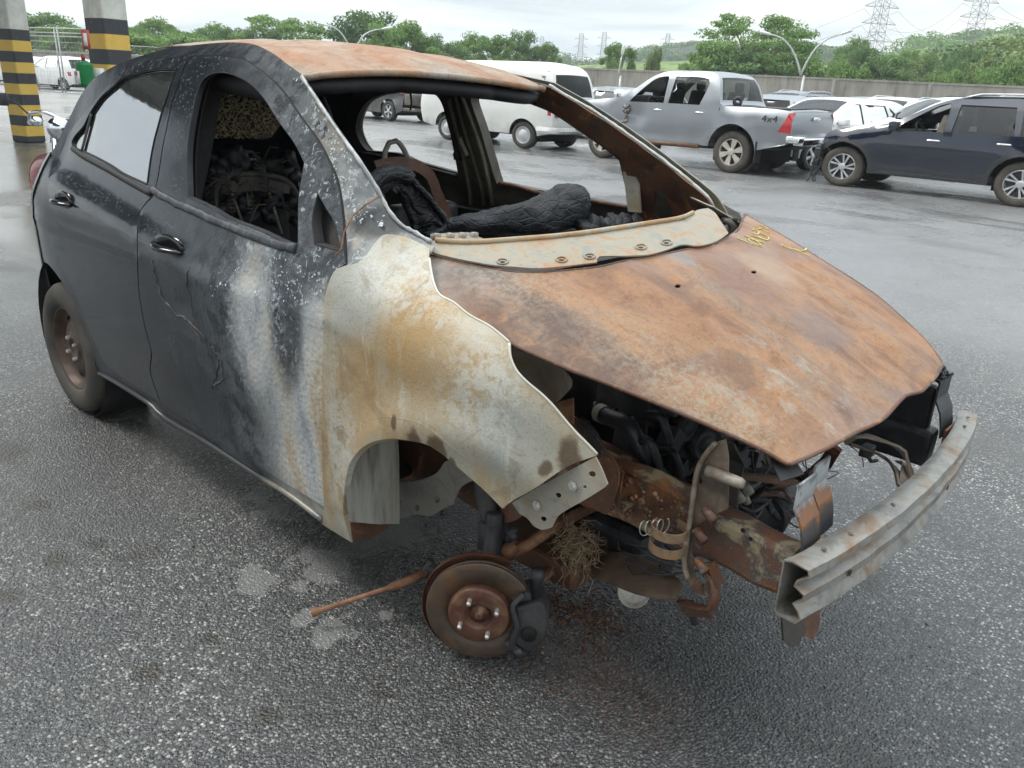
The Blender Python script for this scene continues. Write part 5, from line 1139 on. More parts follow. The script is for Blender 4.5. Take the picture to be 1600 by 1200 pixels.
def rollf():
    bm = bmesh.new(); n = len(rollp); rs = [lerp_t([(0, .018), (.1, .035), (.3, .042), (.6, .058), (.85, .074), (.96, .070), (1, .045)], i/(n-1)) for i in range(n)]; tube(bm, rollp, rs, 40); return bm
def charmat():
    g = G('alligatored_char', .48); a = g.noise(9, 6, .6, .5, vec=g.mapv(sc=(1, .5, 1))); v = g.vor(26, 'DISTANCE_TO_EDGE', vec=g.mapv(sc=(1, .55, 1.5))); n = g.noise(55, 5, .7)
    c = g.mix(g.sm(a, .45, .7), (.010, .011, .013), (.035, .038, .045)); c = g.mix(g.math('MULTIPLY', g.sm(n, .6, .7), .5), c, (.10, .07, .05)); g.col(c)
    g.bump(g.math('ADD', g.math('MULTIPLY', g.sm(v, 0, .10), .35), g.math('ADD', n, g.noise(22, 6, .7, 1.2))), .8, .010); return g.m
M['gator'] = charmat()
charred('charred_roll', rollf, 'thick charred black roll lying across the cabin behind the cowl of the burned car', 'charred debris', M['gator'])
def padf():
    bm = bmesh.new(); out = spline([(583, 276), (598, 268), (632, 272), (660, 300), (697, 346), (694, 360, 1), (668, 370), (640, 372, 1), (610, 330), (590, 300)], 4); hol = spline([(600, 300), (612, 296), (628, 302), (640, 330), (646, 352), (634, 362), (618, 340), (604, 318)], 4)
    xf = lambda u, v: PT(u, v, x=1.62)
    V, F = fill([(a/200, b/200) for a, b in out], [[(a/200, b/200) for a, b in hol]], .018)
    vs = [bm.verts.new(xf(a*200, b*200)) for a, b in V]
    for f in F: bm.faces.new([vs[i] for i in f])
    r = bmesh.ops.extrude_face_region(bm, geom=bm.faces[:]); bmesh.ops.translate(bm, vec=(-.05, .03, -.02), verts=[g for g in r['geom'] if isinstance(g, bmesh.types.BMVert)])
    tube(bm, [xf(u, v)+Vector((.01, -.01, .01)) for u, v in spline([(632, 273), (650, 292), (675, 320), (696, 346), (693, 360), (665, 370)], 5, False)], .010, 8)
    tube(bm, [xf(u, v) for u, v in spline([(625, 292), (640, 305), (650, 325), (668, 340), (690, 352)], 5, False)], .010, 8)
    tube(bm, [xf(664, 342)+Vector((.015, -.01, 0)), xf(664, 342)+Vector((-.03, .02, 0))], .028, 14); tube(bm, [xf(616, 297)+Vector((.015, -.01, 0)), xf(616, 297)], .014, 10)
    tube(bm, [xf(u, v) for u, v in spline([(580, 285), (600, 272), (622, 270), (640, 280)], 5, False)], .026, 10)
    return bm
charred('charred_pad', padf, 'charred black pad shell with hollow middle leaning beside the windscreen pillar of the burned car', 'charred debris', M['gator'], 12, .006)
def rubf():
    bm = bmesh.new(); rr = random.Random(8)
    for i in range(50):
        u, v = rr.uniform(908, 990), rr.uniform(349, 366)-((rr.random())*4); p = PT(u, v, x=1.98+rr.uniform(-.05, .05)); box(bm, p, (rr.uniform(.02, .06), rr.uniform(.03, .07), rr.uniform(.015, .035)), Matrix.Rotation(rr.uniform(0, 3), 3, (rr.random(), rr.random(), 1)))
    return bm
tag(charred('charred_rubble', rubf, 'low heap of charred black crumbs behind the cowl at the foot of the far windscreen pillar', 'charred debris', M['gator'], 12, .004), kind=None)
# more burnt front-end clutter: harness, brackets, pipes, seat springs
rg2 = random.Random(31)
bm = bmesh.new()
def P3(u, v, x=None, y=None): return PT(u+rg2.uniform(-3, 3), v+rg2.uniform(-3, 3), x=x, y=y)
for i in range(26):
    a = (rg2.uniform(1140, 1215), rg2.uniform(700, 800)); b = (a[0]+rg2.uniform(10, 70), a[1]+rg2.uniform(-30, 45)); m_ = ((a[0]+b[0])/2, (a[1]+b[1])/2+rg2.uniform(4, 26)); tube(bm, p3spline([P3(*a, x=2.90), P3(*m_, x=2.94), P3(*b, x=2.92)], .02), rg2.choice((.0015, .002, .003, .005)), 5)
for i in range(16):
    a = (rg2.uniform(960, 1080), rg2.uniform(845, 880)); b = (a[0]+rg2.uniform(20, 80), a[1]+rg2.uniform(0, 40)); m_ = ((a[0]+b[0])/2-8, (a[1]+b[1])/2+rg2.uniform(2, 14)); tube(bm, p3spline([P3(*a, y=-.44), P3(*m_, y=-.46), P3(*b, y=-.45)], .02), rg2.choice((.0012, .002, .003)), 5)
tag(wp('burnt_harness', bm, M['iron'], eng), kind='stuff')
flatbar('radiator_strut', [PT(1138, 690, x=2.97), PT(1150, 720, x=2.96), PT(1142, 760, x=2.96), PT(1136, 800, x=2.97)], [.03, .045, .04, .05], (0, 1, 0), M['inner'], .006)
flatbar('cross_tube', p3spline([PT(1150, 742, x=2.95), PT(1195, 748, x=2.97), PT(1240, 752, x=2.99)], .03), .022, (0, 0, 1), M['rust'], .014)
flatbar('lower_bracket', [PT(1080, 905, y=-.52), PT(1100, 925, y=-.50), PT(1122, 905, y=-.50), PT(1110, 880, y=-.49)], .03, (0, 1, 0), M['rail'], .006)
flatbar('rail_gusset', [PT(940, 712, y=-.53), PT(962, 740, y=-.54), PT(958, 785, y=-.54)], [.02, .05, .03], (0, 1, 0), M['rust'], .006)
flatbar('hanging_strap', [PT(1060, 935, y=-.47), PT(1074, 955, y=-.48), PT(1112, 960, y=-.49)], .022, (0, 1, 0), M['rust'], .006)
bm = bmesh.new(); tube(bm, p3spline([PT(965, 905, y=-.40), PT(940, 880, y=-.36), PT(920, 850, y=-.32)], .03), .02, 8, True, .6); wp('rear_arm', bm, M['innerd'], car)
cyl('fan_motor', PT(1096, 690, x=2.76), (1, -.4, .1), .045, .06, M['char'], eng); cyl('belt_wheel', PT(1070, 668, x=2.74), (1, -.2, 0), .035, .03, M['iron'], eng); cyl('sensor', PT(985, 622, x=2.56), (.4, -.9, .3), .022, .05, M['iron'], eng)
# coil springs and loose wires left of the burnt seats
def spring(a, b, r_, turns, wr, bm):
    a, b = Vector(a), Vector(b); t = (b-a).normalized(); s = t.cross(Vector((0, 0, 1)) if abs(t.z) < .9 else Vector((1, 0, 0))).normalized(); u = t.cross(s); n = int(turns*10); tube(bm, [a.lerp(b, i/n)+s*cos(i/10*2*pi)*r_+u*sin(i/10*2*pi)*r_ for i in range(n+1)], wr, 4)
bm = bmesh.new()
for i in range(14):
    u, v = rg2.uniform(310, 455), rg2.uniform(262, 340); p = PT(u, v, x=.76); spring(p, p+Vector((rg2.uniform(-.02, .02), rg2.uniform(-.02, .02), .06)), .014, 4, .0018, bm)
for i in range(16):
    u, v = rg2.uniform(310, 455), rg2.uniform(250, 330); p = PT(u, v, x=.80); q = p+Vector((rg2.uniform(-.05, .1), rg2.uniform(-.12, .12), rg2.uniform(-.12, .08))); tube(bm, [p, (p+q)/2+Vector((0, 0, .03)), q], .0022, 4)
tag(wp('seat_springs', bm, M['inner'], seat), kind='stuff')
bm = bmesh.new()
for i in range(50):
    u, v = rg2.uniform(300, 470), rg2.uniform(240, 350); p = PT(u, v, x=.70); box(bm, p, (rg2.uniform(.02, .06),)*3, Matrix.Rotation(rg2.uniform(0, 3), 3, (1, rg2.random(), rg2.random())))
for v in bm.verts: v.co += Vector((mnoise.noise(v.co*20), mnoise.noise(v.co*20+Vector((3, 0, 0))), mnoise.noise(v.co*20+Vector((0, 3, 0)))))*.02
tag(wp('burnt_padding', bm, M['char'], seat), kind='stuff')
bm = bmesh.new()
for pts in ([(440, 110), (436, 150), (441, 168)], [(505, 150), (520, 190), (516, 225)], [(640, 141), (643, 160), (641, 172)]):
    tube(bm, p3spline([PT(u, v, x=1.3) for u, v in pts], .02), .004, 5)
wp('hanging_wires', bm, M['char'], roof)
flatbar('rail_lip', p3spline([PT(940, 708, y=-.485), PT(985, 730, y=-.485), PT(1030, 748, y=-.485), PT(1068, 770, y=-.485), PT(1084, 776, y=-.485)], .03), [.03]*3+[.04]*40, (.2, -1, .1), M['rail'], .005)
bm = bmesh.new()   # rust scale and burnt stubs on the rail and the support
for i in range(46):
    u, v = rg2.uniform(940, 1075), 0; v = 738+(u-940)*.42+rg2.uniform(-6, 48); p = PT(u, v, y=-.505); r_ = rg2.uniform(.003, .009); tube(bm, [p, p+Vector((0, -rg2.uniform(.003, .010), 0))], r_, 6)
tag(wp('rust_scale', bm, M['rail'], rail), kind='stuff')
for u, v, dx in ((1030, 705, .05), (1090, 715, .06), (1000, 690, .04), (1130, 775, .05), (1010, 650, .05)):
    bm = bmesh.new(); p = PT(u, v, x=2.74); tube(bm, p3spline([p, p+Vector((dx, -.02, .02)), p+Vector((dx*1.3, .01, -.05))], .015), .011, 8); wp('burnt_hose_stub', bm, M['char'], eng)
# crushed crumbs of glass and ash on the asphalt round the wreck
bm = bmesh.new()
for i in range(420):
    a = rg2.uniform(0, 2*pi); r_ = abs(rg2.gauss(0, .7)); x, y = 2.5+cos(a)*r_*1.3, -.55+sin(a)*r_*.8; s = rg2.uniform(.0015, .006)
    box(bm, (x, y, s*.5), (s*rg2.uniform(1, 2), s, s), Matrix.Rotation(rg2.uniform(0, 3), 3, 'Z'))
tag(mo('crumbs', bm, mottled('ash_crumbs', (.03, .028, .026), (.12, .07, .045), (.30, .29, .27), 40, .6), smooth=False), 'loose crumbs of ash, rust and glass on the asphalt round the front of the wreck', None, None, 'stuff')
# weld blobs, bolts and end tabs on the bumper beam
for y, dz in ((-.50, .066), (-.40, .067), (.44, .066), (.52, .066), (-.2, .067)):
    bm = bmesh.new(); lathe(bm, [(0, .002), (.0045, .0015), (.0055, 0)], 10, Matrix.Translation((bx(y)-.012, y, .5615+dz))); wp('beam_bolt', bm, M['inner'], beam)
for y0 in (-.46, .46):
    bm = bmesh.new(); box(bm, (bx(y0)-.047, y0, .555), (.010, .10, .112)); wp('beam_mount_plate', bm, M['rail'], beam, bev=.004)
bm = bmesh.new(); pc = PT(915, 962, z=0)
for i in range(520):
    x, y = pc.x+rg2.gauss(0, .085), pc.y+rg2.gauss(0, .055); s = rg2.uniform(.0008, .0030); box(bm, (x, y, s*.5), (s*rg2.uniform(1, 2.2), s*1.3, s), Matrix.Rotation(rg2.uniform(0, 3), 3, 'Z'))
tag(mo('rust_flakes', bm, mottled('orange_rust_flakes', (.10, .04, .02), (.24, .10, .045), (.34, .17, .08), 60, .8), smooth=False), 'scatter of orange-brown rust flakes on the wet asphalt right of the brake disc', None, None, 'stuff')
# ================================================================== the other vehicles
def paint(name, c, rough=.22, metal=0, coat=.6, dirt=.15):
    g = G(name, rough, metal); n = g.noise(3, 6, .65); X, Y, Z = g.xyz()
    d = g.math('MULTIPLY', g.sm(g.math('ADD', Z, g.math('MULTIPLY', n, .5)), .95, .45), dirt*2.2)
    g.col(g.mix(d, g.mix(g.sm(n, .3, .7), tuple(k*.93 for k in c), c), (.16, .145, .12))); g.rgh(g.sm(n, .3, .7, rough, rough+.12))
    g.b.inputs['Coat Weight'].default_value = coat; g.b.inputs['Coat Roughness'].default_value = .06; g.bump(g.noise(1.6, 3), .04, .05); return g.m
def see_glass(name, tint, ior=1.55):
    m = bpy.data.materials.new(name); m.use_nodes = True; t = m.node_tree; t.nodes.clear()
    o = t.nodes.new('ShaderNodeOutputMaterial'); mx = t.nodes.new('ShaderNodeMixShader'); tr = t.nodes.new('ShaderNodeBsdfTransparent'); gl = t.nodes.new('ShaderNodeBsdfGlossy'); fr = t.nodes.new('ShaderNodeFresnel')
    tr.inputs[0].default_value = (*tint, 1); gl.inputs['Roughness'].default_value = .03; fr.inputs[0].default_value = ior
    t.links.new(fr.outputs[0], mx.inputs[0]); t.links.new(tr.outputs[0], mx.inputs[1]); t.links.new(gl.outputs[0], mx.inputs[2]); t.links.new(mx.outputs[0], o.inputs[0]); return m
M['sg'] = see_glass('clear_car_glass', (.50, .55, .53), 1.42); M['dg'] = see_glass('tinted_car_glass', (.20, .22, .21), 1.5); M['shade'] = see_glass('film_glass', (.07, .075, .07), 1.62)
M['plastic'] = plain('grey_black_plastic', (.030, .031, .033), .55); M['chrome'] = plain('chrome', (.75, .76, .78), .12, 1); M['alloy'] = plain('alloy_rim', (.55, .55, .56), .3, .7); M['alloyd'] = plain('dark_alloy', (.05, .05, .055), .35, .5)
M['seat'] = plain('cabin_fabric', (.035, .035, .037), .9); M['beige'] = plain('beige_trim', (.30, .27, .22), .8); M['white'] = paint('white_paint', (.74, .75, .74)); M['kwhite'] = paint('old_white_paint', (.70, .71, .69), .3, 0, .3, .22)
M['silver'] = paint('silver_paint', (.30, .32, .345), .30, .65, .4, .14); M['navy'] = paint('dark_blue_black_paint', (.008, .012, .026), .08, 0, 1, .04); M['greyp'] = paint('grey_paint', (.16, .18, .20), .2, .5); M['blackp'] = paint('black_paint', (.018, .018, .020), .15, 0, 1)
M['red'] = plain('red_lens', (.45, .02, .025), .12, coat=1); M['clear'] = plain('clear_lens', (.55, .56, .57), .1, .3, coat=1); M['paper'] = plain('white_paper', (.75, .75, .73), .8)
def mkcar(name, label, cat, loc, rz, S, group=None, scale=(1, 1, 1)):
    root = thing(name, label, cat, loc, rz, group, scale)
    top = S['top']; bodyz = S['sill']; Wd = S['W']; belt = S['belt']; zr = max(p[1] for p in top); tum = S.get('tum', .20); xf = max(p[0] for p in top); xr = min(p[0] for p in top)
    dens, tags = [], []
    for i in range(len(top)-1):
        a, b = top[i], top[i+1]; n = max(2, int(math.hypot(b[0]-a[0], b[1]-a[1])/.12))
        for j in range(n): t = j/n; dens.append((a[0]+(b[0]-a[0])*t, a[1]+(b[1]-a[1])*t)); tags.append(a[2])
    dens.append(top[-1][:2]); tags.append('p')
    for _ in range(S.get('smooth', 2)):   # round the profile, keep ends
        dens = [dens[0]]+[((dens[i-1][0]+2*dens[i][0]+dens[i+1][0])/4, (dens[i-1][1]+2*dens[i][1]+dens[i+1][1])/4) for i in range(1, len(dens)-1)]+[dens[-1]]
    bins = {}
    for (x0, z0), (x1, z1) in zip(dens, dens[1:]):
        for k in range(6):
            t = k/5; x = x0+(x1-x0)*t; q = int(round(x*20)); bins[q] = max(bins.get(q, 0), z0+(z1-z0)*t)
    def T(x): q = int(round(x*20)); return bins.get(q, bins.get(q-1, bins.get(q+1, zr)))
    sk = sorted(bins)
    Tt = [(q/20, bins[q]) for q in sk]
    def hw(x, z):
        tl = lerp_t(Tt, x); w = Wd
        if z > belt: w -= tum*((z-belt)/(zr-belt))**1.15
        else: w -= .05*((belt-z)/(belt-bodyz))**2.2-S.get('scal', .012)*sin(pi*min(1, 1.35*(belt-z)/(belt-bodyz)))**2
        if x > xf-.9: w -= S.get('pf', .16)*((x-xf+.9)/.9)**2.6
        if x < xr+.7: w -= S.get('pr', .10)*((xr+.7-x)/.7)**2.6
        d = max(0, tl-z); rr = S.get('rr', .10)
        if d < rr: w -= rr*.75*(1-sqrt(max(0, 1-(1-d/rr)**2)))
        for cx, cz, rx, rz_, dp in S.get('dents', ()): w -= dp*exp(-((x-cx)/rx)**2-((z-cz)/rz_)**2)
        for (ax, az, ar) in S['arch']:
            r_ = math.hypot(x-ax, z-az); w += S.get('flare', .02)*exp(-((r_-ar-.03)/.05)**2)
        return w
    low = []
    order = sorted(S['arch'], key=lambda a: a[0]); xa = [dens[-1]]
    z0 = bodyz; rb = dens[-1]; fb = dens[0]
    low.append((rb[0], rb[1]))
    for ax, az, ar in order:
        h = z0-az; hx = sqrt(max(.0001, ar*ar-h*h)); a0 = math.atan2(h, -hx); a1 = math.atan2(h, hx)
        if ax-hx > rb[0]+.05: low.append((ax-hx-.02, z0))
        n = 18
        aa0 = a0 if a0 > 0 else a0+2*pi
        for k in range(n+1): a = aa0+(a1-aa0)*k/n; low.append((ax+cos(a)*ar, az+sin(a)*ar))
    low.append((order[-1][0]+sqrt(max(.0001, order[-1][2]**2-(z0-order[-1][1])**2))+.02, z0)) if S.get('nosefull', True) else None
    outl = dens[:-1]+low
    wins = [spline(w, .09) for w in S['win']]
    bodyo = None
    for sgn in (1, -1):
        V, F2 = fill(outl, wins, S.get('step', .13))
        if sgn < 0: F2 = [f[::-1] for f in F2]
        o = mo('side_panel', ([(x, sgn*hw(x, z), z) for x, z in V], F2), S['paint'], root, thick=.015, toff=-1 if sgn > 0 else -1)
        for k, w in enumerate(wins):
            if k in S.get('open', ()): continue
            panel('side_glass', inset(w, -.008), (lambda x, z, s=sgn: (x, s*(hw(x, z)-.012), z)), S.get('gmat', M['dg']), o, [], .2, 0)
            V2 = [(x, sgn*(hw(x, z)+.002), z) for x, z in w]; n = len(V2); V3 = [(x, sgn*(hw(x, z)+.002), z) for x, z in inset(w, -.022)]
            mo('window_seal', (V2+V3, [(i, (i+1) % n, n+(i+1) % n, n+i) for i in range(n)]), S.get('seal', M['plastic']), o, thick=.004, toff=0)
        bm = bmesh.new()
        for sl_ in S.get('seams', ()):
            pts = [(x, sgn*(hw(x, z)+.0015), z) for x, z in spline(sl_, .06, False)]; tube(bm, pts, .0055, 5, False)
        if S.get('seams'): mo('door_gap', bm, M['seam'], o)
        for hx_, hz_ in S.get('handles', ()):
            bm = bmesh.new(); y = sgn*(hw(hx_, hz_)+.02); tube(bm, [(hx_-.10, y-sgn*.015, hz_), (hx_-.07, y, hz_+.004), (hx_+.07, y, hz_+.004), (hx_+.10, y-sgn*.015, hz_)], .016, 8); mo('door_handle', bm, S.get('hmat', S['paint']), o)
        for poly, mt in S.get('patches', ()):
            panel(mt.name.split('_')[0]+'_lamp' if 'lens' in mt.name else 'trim', spline(poly, .05), (lambda x, z, s=sgn: (x, s*(hw(x, z)+.012), z)), mt, o, [], .05, .012, toff=0)
        if S.get('clad'):
            for ax, az, ar in order:
                pts = [(ax+cos(a)*(ar+.012), az+sin(a)*(ar+.012)) for a in [i*pi/16-.25 for i in range(0, 25)] if az+sin(a)*(ar+.012) > z0-.02 and a < pi+.3]
                V = []
                for x, z in pts: V += [(x, sgn*(hw(x, z)+.012), z), (ax+(x-ax)*1.16, sgn*(hw(ax+(x-ax)*1.16, az+(z-az)*1.16)+.008), az+(z-az)*1.16)]
                mo('arch_cladding', (V, [(2*i, 2*i+1, 2*i+3, 2*i+2) for i in range(len(pts)-1)]), S['clad'], o, thick=.012, toff=0)
            pts = [(order[0][0]+order[0][2], z0), (order[1][0]-order[1][2], z0)]; V = []
            for i in range(9):
                x = pts[0][0]+(pts[1][0]-pts[0][0])*i/8; V += [(x, sgn*(hw(x, z0)+.012), z0-.02), (x, sgn*(hw(x, z0+.10)+.012), z0+.10)]
            mo('sill_cladding', (V, [(2*i, 2*i+1, 2*i+3, 2*i+2) for i in range(8)]), S['clad'], o, thick=.012, toff=0)
        if S.get('mirror') and not (sgn > 0 and S.get('nomirror')):
            mx_, mz = S['mirror']; bm = bmesh.new(); box(bm, (mx_, sgn*(hw(mx_, mz)+.12), mz), (.13, .20, .14)); box(bm, (mx_-.01, sgn*(hw(mx_, mz)+.02), mz-.05), (.06, .08, .04)); mo('door_mirror', bm, S.get('mirmat', S['paint']), o, bev=.03)
        if S.get('rails'):
            x0, x1 = S['rails']; bm = bmesh.new(); q = []
            for i in range(13): t = i/12; x = x0+(x1-x0)*t; zz = lerp_t(Tt, x); q.append((x, sgn*(hw(x, zz-.02)-.02), zz+.045*min(1, 6*t, 6*(1-t))))
            tube(bm, q, .018, 6); mo('roof_rail', bm, S.get('railmat', M['alloy']), o)
    # top skin with windscreens
    ts = [-1, -.9, -.7, -.45, -.2, 0, .2, .45, .7, .9, 1]; V, F, Gl = [], {'p': [], 'b': []}, {}
    cr = S.get('crown', .035)
    for i, (x, z) in enumerate(dens):
        a = dens[max(0, i-1)]; b = dens[min(len(dens)-1, i+1)]; tx, tz = b[0]-a[0], b[1]-a[1]; l = math.hypot(tx, tz) or 1; nx_, nz_ = tz/l, -tx/l
        if nz_ < -.2: nx_, nz_ = -nx_, -nz_
        w = hw(x, z)
        for t in ts: c = cr*(1-t*t); V.append((x+nx_*c*(1 if i not in (0, len(dens)-1) else 1), t*w, z+nz_*c))
    n = len(ts)
    for i in range(len(dens)-1):
        for j in range(n-1):
            f = (i*n+j, i*n+j+1, (i+1)*n+j+1, (i+1)*n+j)
            if tags[i] == 'g' and 0 < j < n-2: Gl.setdefault(max(k for k in range(i+1) if tags[k] == 'g' and (k == 0 or tags[k-1] != 'g')), []).append(f)
            elif tags[i] == 'b': F['b'].append(f)
            elif tags[i] != 'n': F['p'].append(f)
    tp = mo('top_skin', (V, F['p']), S['paint'], root, thick=.012)
    if F['b']: mo('dark_trim', (V, F['b']), M['plastic'], tp, thick=.012)
    for g_ in Gl.values(): mo('windscreen', (V, g_), S.get('wmat', M['sg']), tp)
    # underside, cabin
    bm = bmesh.new(); box(bm, ((xf+xr)/2, 0, z0+.06), ((xf-xr)*.86, Wd*1.5, .10)); box(bm, ((order[0][0]+order[1][0])/2, 0, z0+.02), (order[1][0]-order[0][0]-.5, Wd*1.7, .10))
    mo('underbody', bm, M['plastic'], root)
    for ax, az, ar in order:
        bm = bmesh.new(); box(bm, (ax, 0, az+.12), (ar*1.9, Wd*1.5, ar*1.3)); mo('wheel_well', bm, M['seam'], root)
    for sx, sy in S.get('seats', ()):
        bm = bmesh.new(); box(bm, (sx, sy, z0+.42), (.5, .5, .16)); box(bm, (sx-.22, sy, z0+.72), (.14, .48, .58), Matrix.Rotation(-.2, 3, 'Y')); box(bm, (sx-.30, sy, z0+1.10), (.10, .26, .18)); mo('seat', bm, S.get('seatmat', M['seat']), root, bev=.04)
    if S.get('dash'):
        bm = bmesh.new(); box(bm, (S['dash'], 0, belt-.08), (.35, Wd*1.7, .18)); d_ = mo('dashboard', bm, M['seat'], root, bev=.05)
        bm = bmesh.new(); Mx = Matrix.Translation((S['dash']-.32, Wd*.42, belt-.02)) @ Matrix.Rotation(R(-62), 4, 'Y'); lathe(bm, [(.185+.016*cos(a), .016*sin(a)) for a in [k*pi/3 for k in range(6)]], 24, Mx, True); mo('steering_wheel', bm, M['rubber'], d_)
    # wheels
    r = S['r']; ww = S.get('ww', .20); tw = []
    for wi, (ax, az, ar) in enumerate(order):
        for sgn in (1, -1):
            if (wi, sgn) in S.get('nowheel', ()): continue
            if 'tyre_me' not in S:
                bm = bmesh.new(); lathe(bm, [(r*.64, 0), (r*.70, .012), (r*.86, .016), (r*.95, .004), (r, -.02), (r, -ww+.02), (r*.95, -ww), (r*.7, -ww), (r*.64, -ww+.03)], 36, None, True)
                o = mo('wheel', bm, S.get('tyre', M['tyre']), root); S['tyre_me'] = o.data
                bm = bmesh.new(); style = S.get('rim', 6)
                if style == 'cap': lathe(bm, [(r*.66, -.002), (r*.60, .0), (r*.56, -.03), (r*.46, -.035), (r*.42, -.008), (r*.36, -.002), (r*.30, .008), (r*.14, .022), (0, .026)], 36)
                else:
                    lathe(bm, [(r*.66, -.001), (r*.62, .004), (r*.60, -.01), (r*.60, -.09), (0, -.09)], 36)
                    for k in range(style):
                        a = 2*pi*k/style+.3; tw_ = S.get('twist', 0)
                        for da in ((-.24, .20) if S.get('dbl') else (0,)):
                            p0 = Vector((cos(a+da*.4)*r*.10, sin(a+da*.4)*r*.10, -.012)); p1 = Vector((cos(a+da+tw_)*r*.605, sin(a+da+tw_)*r*.605, -.004)); t = (p1-p0).normalized(); s = Vector((-t.y, t.x, 0)); w0, w1 = S.get('spw', (.045, .07)); vs = [bm.verts.new(p) for p in (p0+s*w0/2, p0-s*w0/2, p1-s*w1/2, p1+s*w1/2, p0+s*w0/2-Vector((0, 0, .03)), p0-s*w0/2-Vector((0, 0, .03)), p1-s*w1/2-Vector((0, 0, .03)), p1+s*w1/2-Vector((0, 0, .03)))]
                            for f in ((0, 1, 2, 3), (0, 4, 5, 1), (2, 6, 7, 3), (1, 5, 6, 2), (3, 7, 4, 0)): bm.faces.new([vs[q] for q in f])
                    lathe(bm, [(r*.17, -.02), (r*.17, .0), (r*.12, .006), (0, .006)], 16)
                ro = mo('rim', bm, [S.get('rimmat', M['alloy'])], o, smooth=False); S['rim_me'] = ro.data
                if style != 'cap':
                    bm = bmesh.new(); lathe(bm, [(r*.58, -.07), (0, -.07)], 24); bo = mo('rim_back', bm, S.get('rimback', M['alloyd']), o); S['rb_me'] = bo.data
            else:
                o = bpy.data.objects.new('wheel', S['tyre_me']); COL.objects.link(o); o.parent = root
                for nm, key in (('rim', 'rim_me'), ('rim_back', 'rb_me')):
                    if key in S: q = bpy.data.objects.new(nm, S[key]); COL.objects.link(q); q.parent = o
            st = S.get('steer', 0) if wi == 1 else 0
            o.location = (ax, sgn*(Wd-.035), r); o.rotation_euler = (R(-90*sgn), 0, (st))
            if S.get('slots') and 'tyre_me' in S: pass
    S.pop('tyre_me', 0); S.pop('rim_me', 0); S.pop('rb_me', 0); root['_hw'] = 0
    return root, hw, T
RZ180 = pi
def text_on(name, txt, size, x0, z0, hw, mat, parent, sx=1., off=.008):
    q = text_mesh(name, txt, size, Matrix.Scale(sx, 4, (1, 0, 0)), mat, parent)
    for v in q.data.vertices: x, z = x0-v.co.x, z0+v.co.y; v.co = (x, hw(x, z)+off+v.co.z, z)
    return q
def text_mesh(name, txt, size, M4, mat, parent, ext=.002):
    c = bpy.data.curves.new('t', 'FONT'); c.body = txt; c.size = size; c.extrude = ext; c.align_x = 'CENTER'; c.align_y = 'CENTER'
    o = bpy.data.objects.new('t', c); COL.objects.link(o); bpy.context.view_layer.update()
    me = bpy.data.meshes.new_from_object(o.evaluated_get(bpy.context.evaluated_depsgraph_get())); bpy.data.objects.remove(o)
    me.transform(M4); q = bpy.data.objects.new(name, me); me.materials.clear(); me.materials.append(mat); COL.objects.link(q); q.parent = parent; return q
# ---- white panel van
KS = dict(paint=M['kwhite'], W=.86, belt=1.18, tum=.16, sill=.34, pf=.10, pr=.10, rr=.16, crown=.05, smooth=4, flare=.015,
    top=[(3.32, .42, 'p'), (3.40, .62, 'p'), (3.38, 1.15, 'g'), (3.12, 1.72, 'p'), (2.95, 1.92, 'p'), (2.4, 2.04, 'p'), (-.1, 2.04, 'p'), (-.55, 1.98, 'p'), (-.66, 1.80, 'g'), (-.75, 1.28, 'p'), (-.77, .55, 'p'), (-.73, .42, 'p')],
    arch=[(0, .33, .40), (2.4, .33, .41)], win=[[(2.45, 1.22, 1), (3.10, 1.22, 1), (2.90, 1.70, 1), (2.45, 1.70, 1)]], seams=[[(2.42, .5), (2.42, 1.75)], [(1.4, .45), (1.4, 1.8)], [(-.55, 1.86), (1, 1.90), (2.9, 1.86)], [(-.73, .52), (-.45, .50)]], handles=[(2.3, 1.05)],
    patches=[([(-.735, .84, 1), (-.66, .84, 1), (-.66, 1.12, 1), (-.735, 1.12, 1)], M['red'])], r=.33, ww=.19, rim='cap', rimmat=plain('grey_hubcap', (.50, .51, .52), .35, .3), seats=[(2.2, .4), (2.2, -.4)], wmat=M['sg'], gmat=M['dg'])
van, khw, kT = mkcar('panel_van', 'old white panel van with grey hubcaps parked side-on behind the roof of the burned car', 'van', (-9.93, 13.05+.80*1.1, 0), pi, KS, scale=(1.12, 1.02, .955))
bm = bmesh.new(); q = [(-.42, .84, .50), (-.78, .80, .50), (-.87, .6, .50), (-.89, 0, .50), (-.87, -.6, .50), (-.78, -.80, .50), (-.42, -.84, .50)]
V, F = [], []; q = p3spline(q, .08)
for p in q: V += [p+Vector((0, 0, -.07)), p+Vector((-.03, 0, -.02) if abs(p.y) < .8 else (0, .03*(1 if p.y > 0 else -1), -.02)), p+Vector((0, 0, .06))]
mo('rear_bumper', ([tuple(v) for v in V], [(3*i+j, 3*i+j+1, 3*i+4+j, 3*i+3+j) for i in range(len(q)-1) for j in (0, 1)]), M['white'], van, thick=.03)
bm = bmesh.new(); tube(bm, [p+Vector((-.035 if abs(p.y) < .8 else 0, 0, -.02)) for p in q], .012, 6); mo('bumper_strip', bm, M['rubber'], van)
bm = bmesh.new()
for s in (1, -1):
    for k in range(5): box(bm, (-.45, s*(khw(-.45, 1.66)+.004), 1.60+k*.035), (.10, .012, .014))
mo('air_louvres', bm, M['plastic'], van, smooth=False)
bm = bmesh.new(); p = Vector((-.40, khw(-.40, .98)+.004, .98)); lathe(bm, [(0, 0), (.035, 0), (.035, -.01)], 16, Matrix.Translation(p) @ Matrix.Rotation(R(-90), 4, 'X')); mo('filler_cap', bm, M['plastic'], van)
for y in (.60, -.60): bm = bmesh.new(); box(bm, (-.79, y*1.08, .95), (.06, .13, .30)); mo('tail_lamp', bm, M['red'], van, bev=.02)
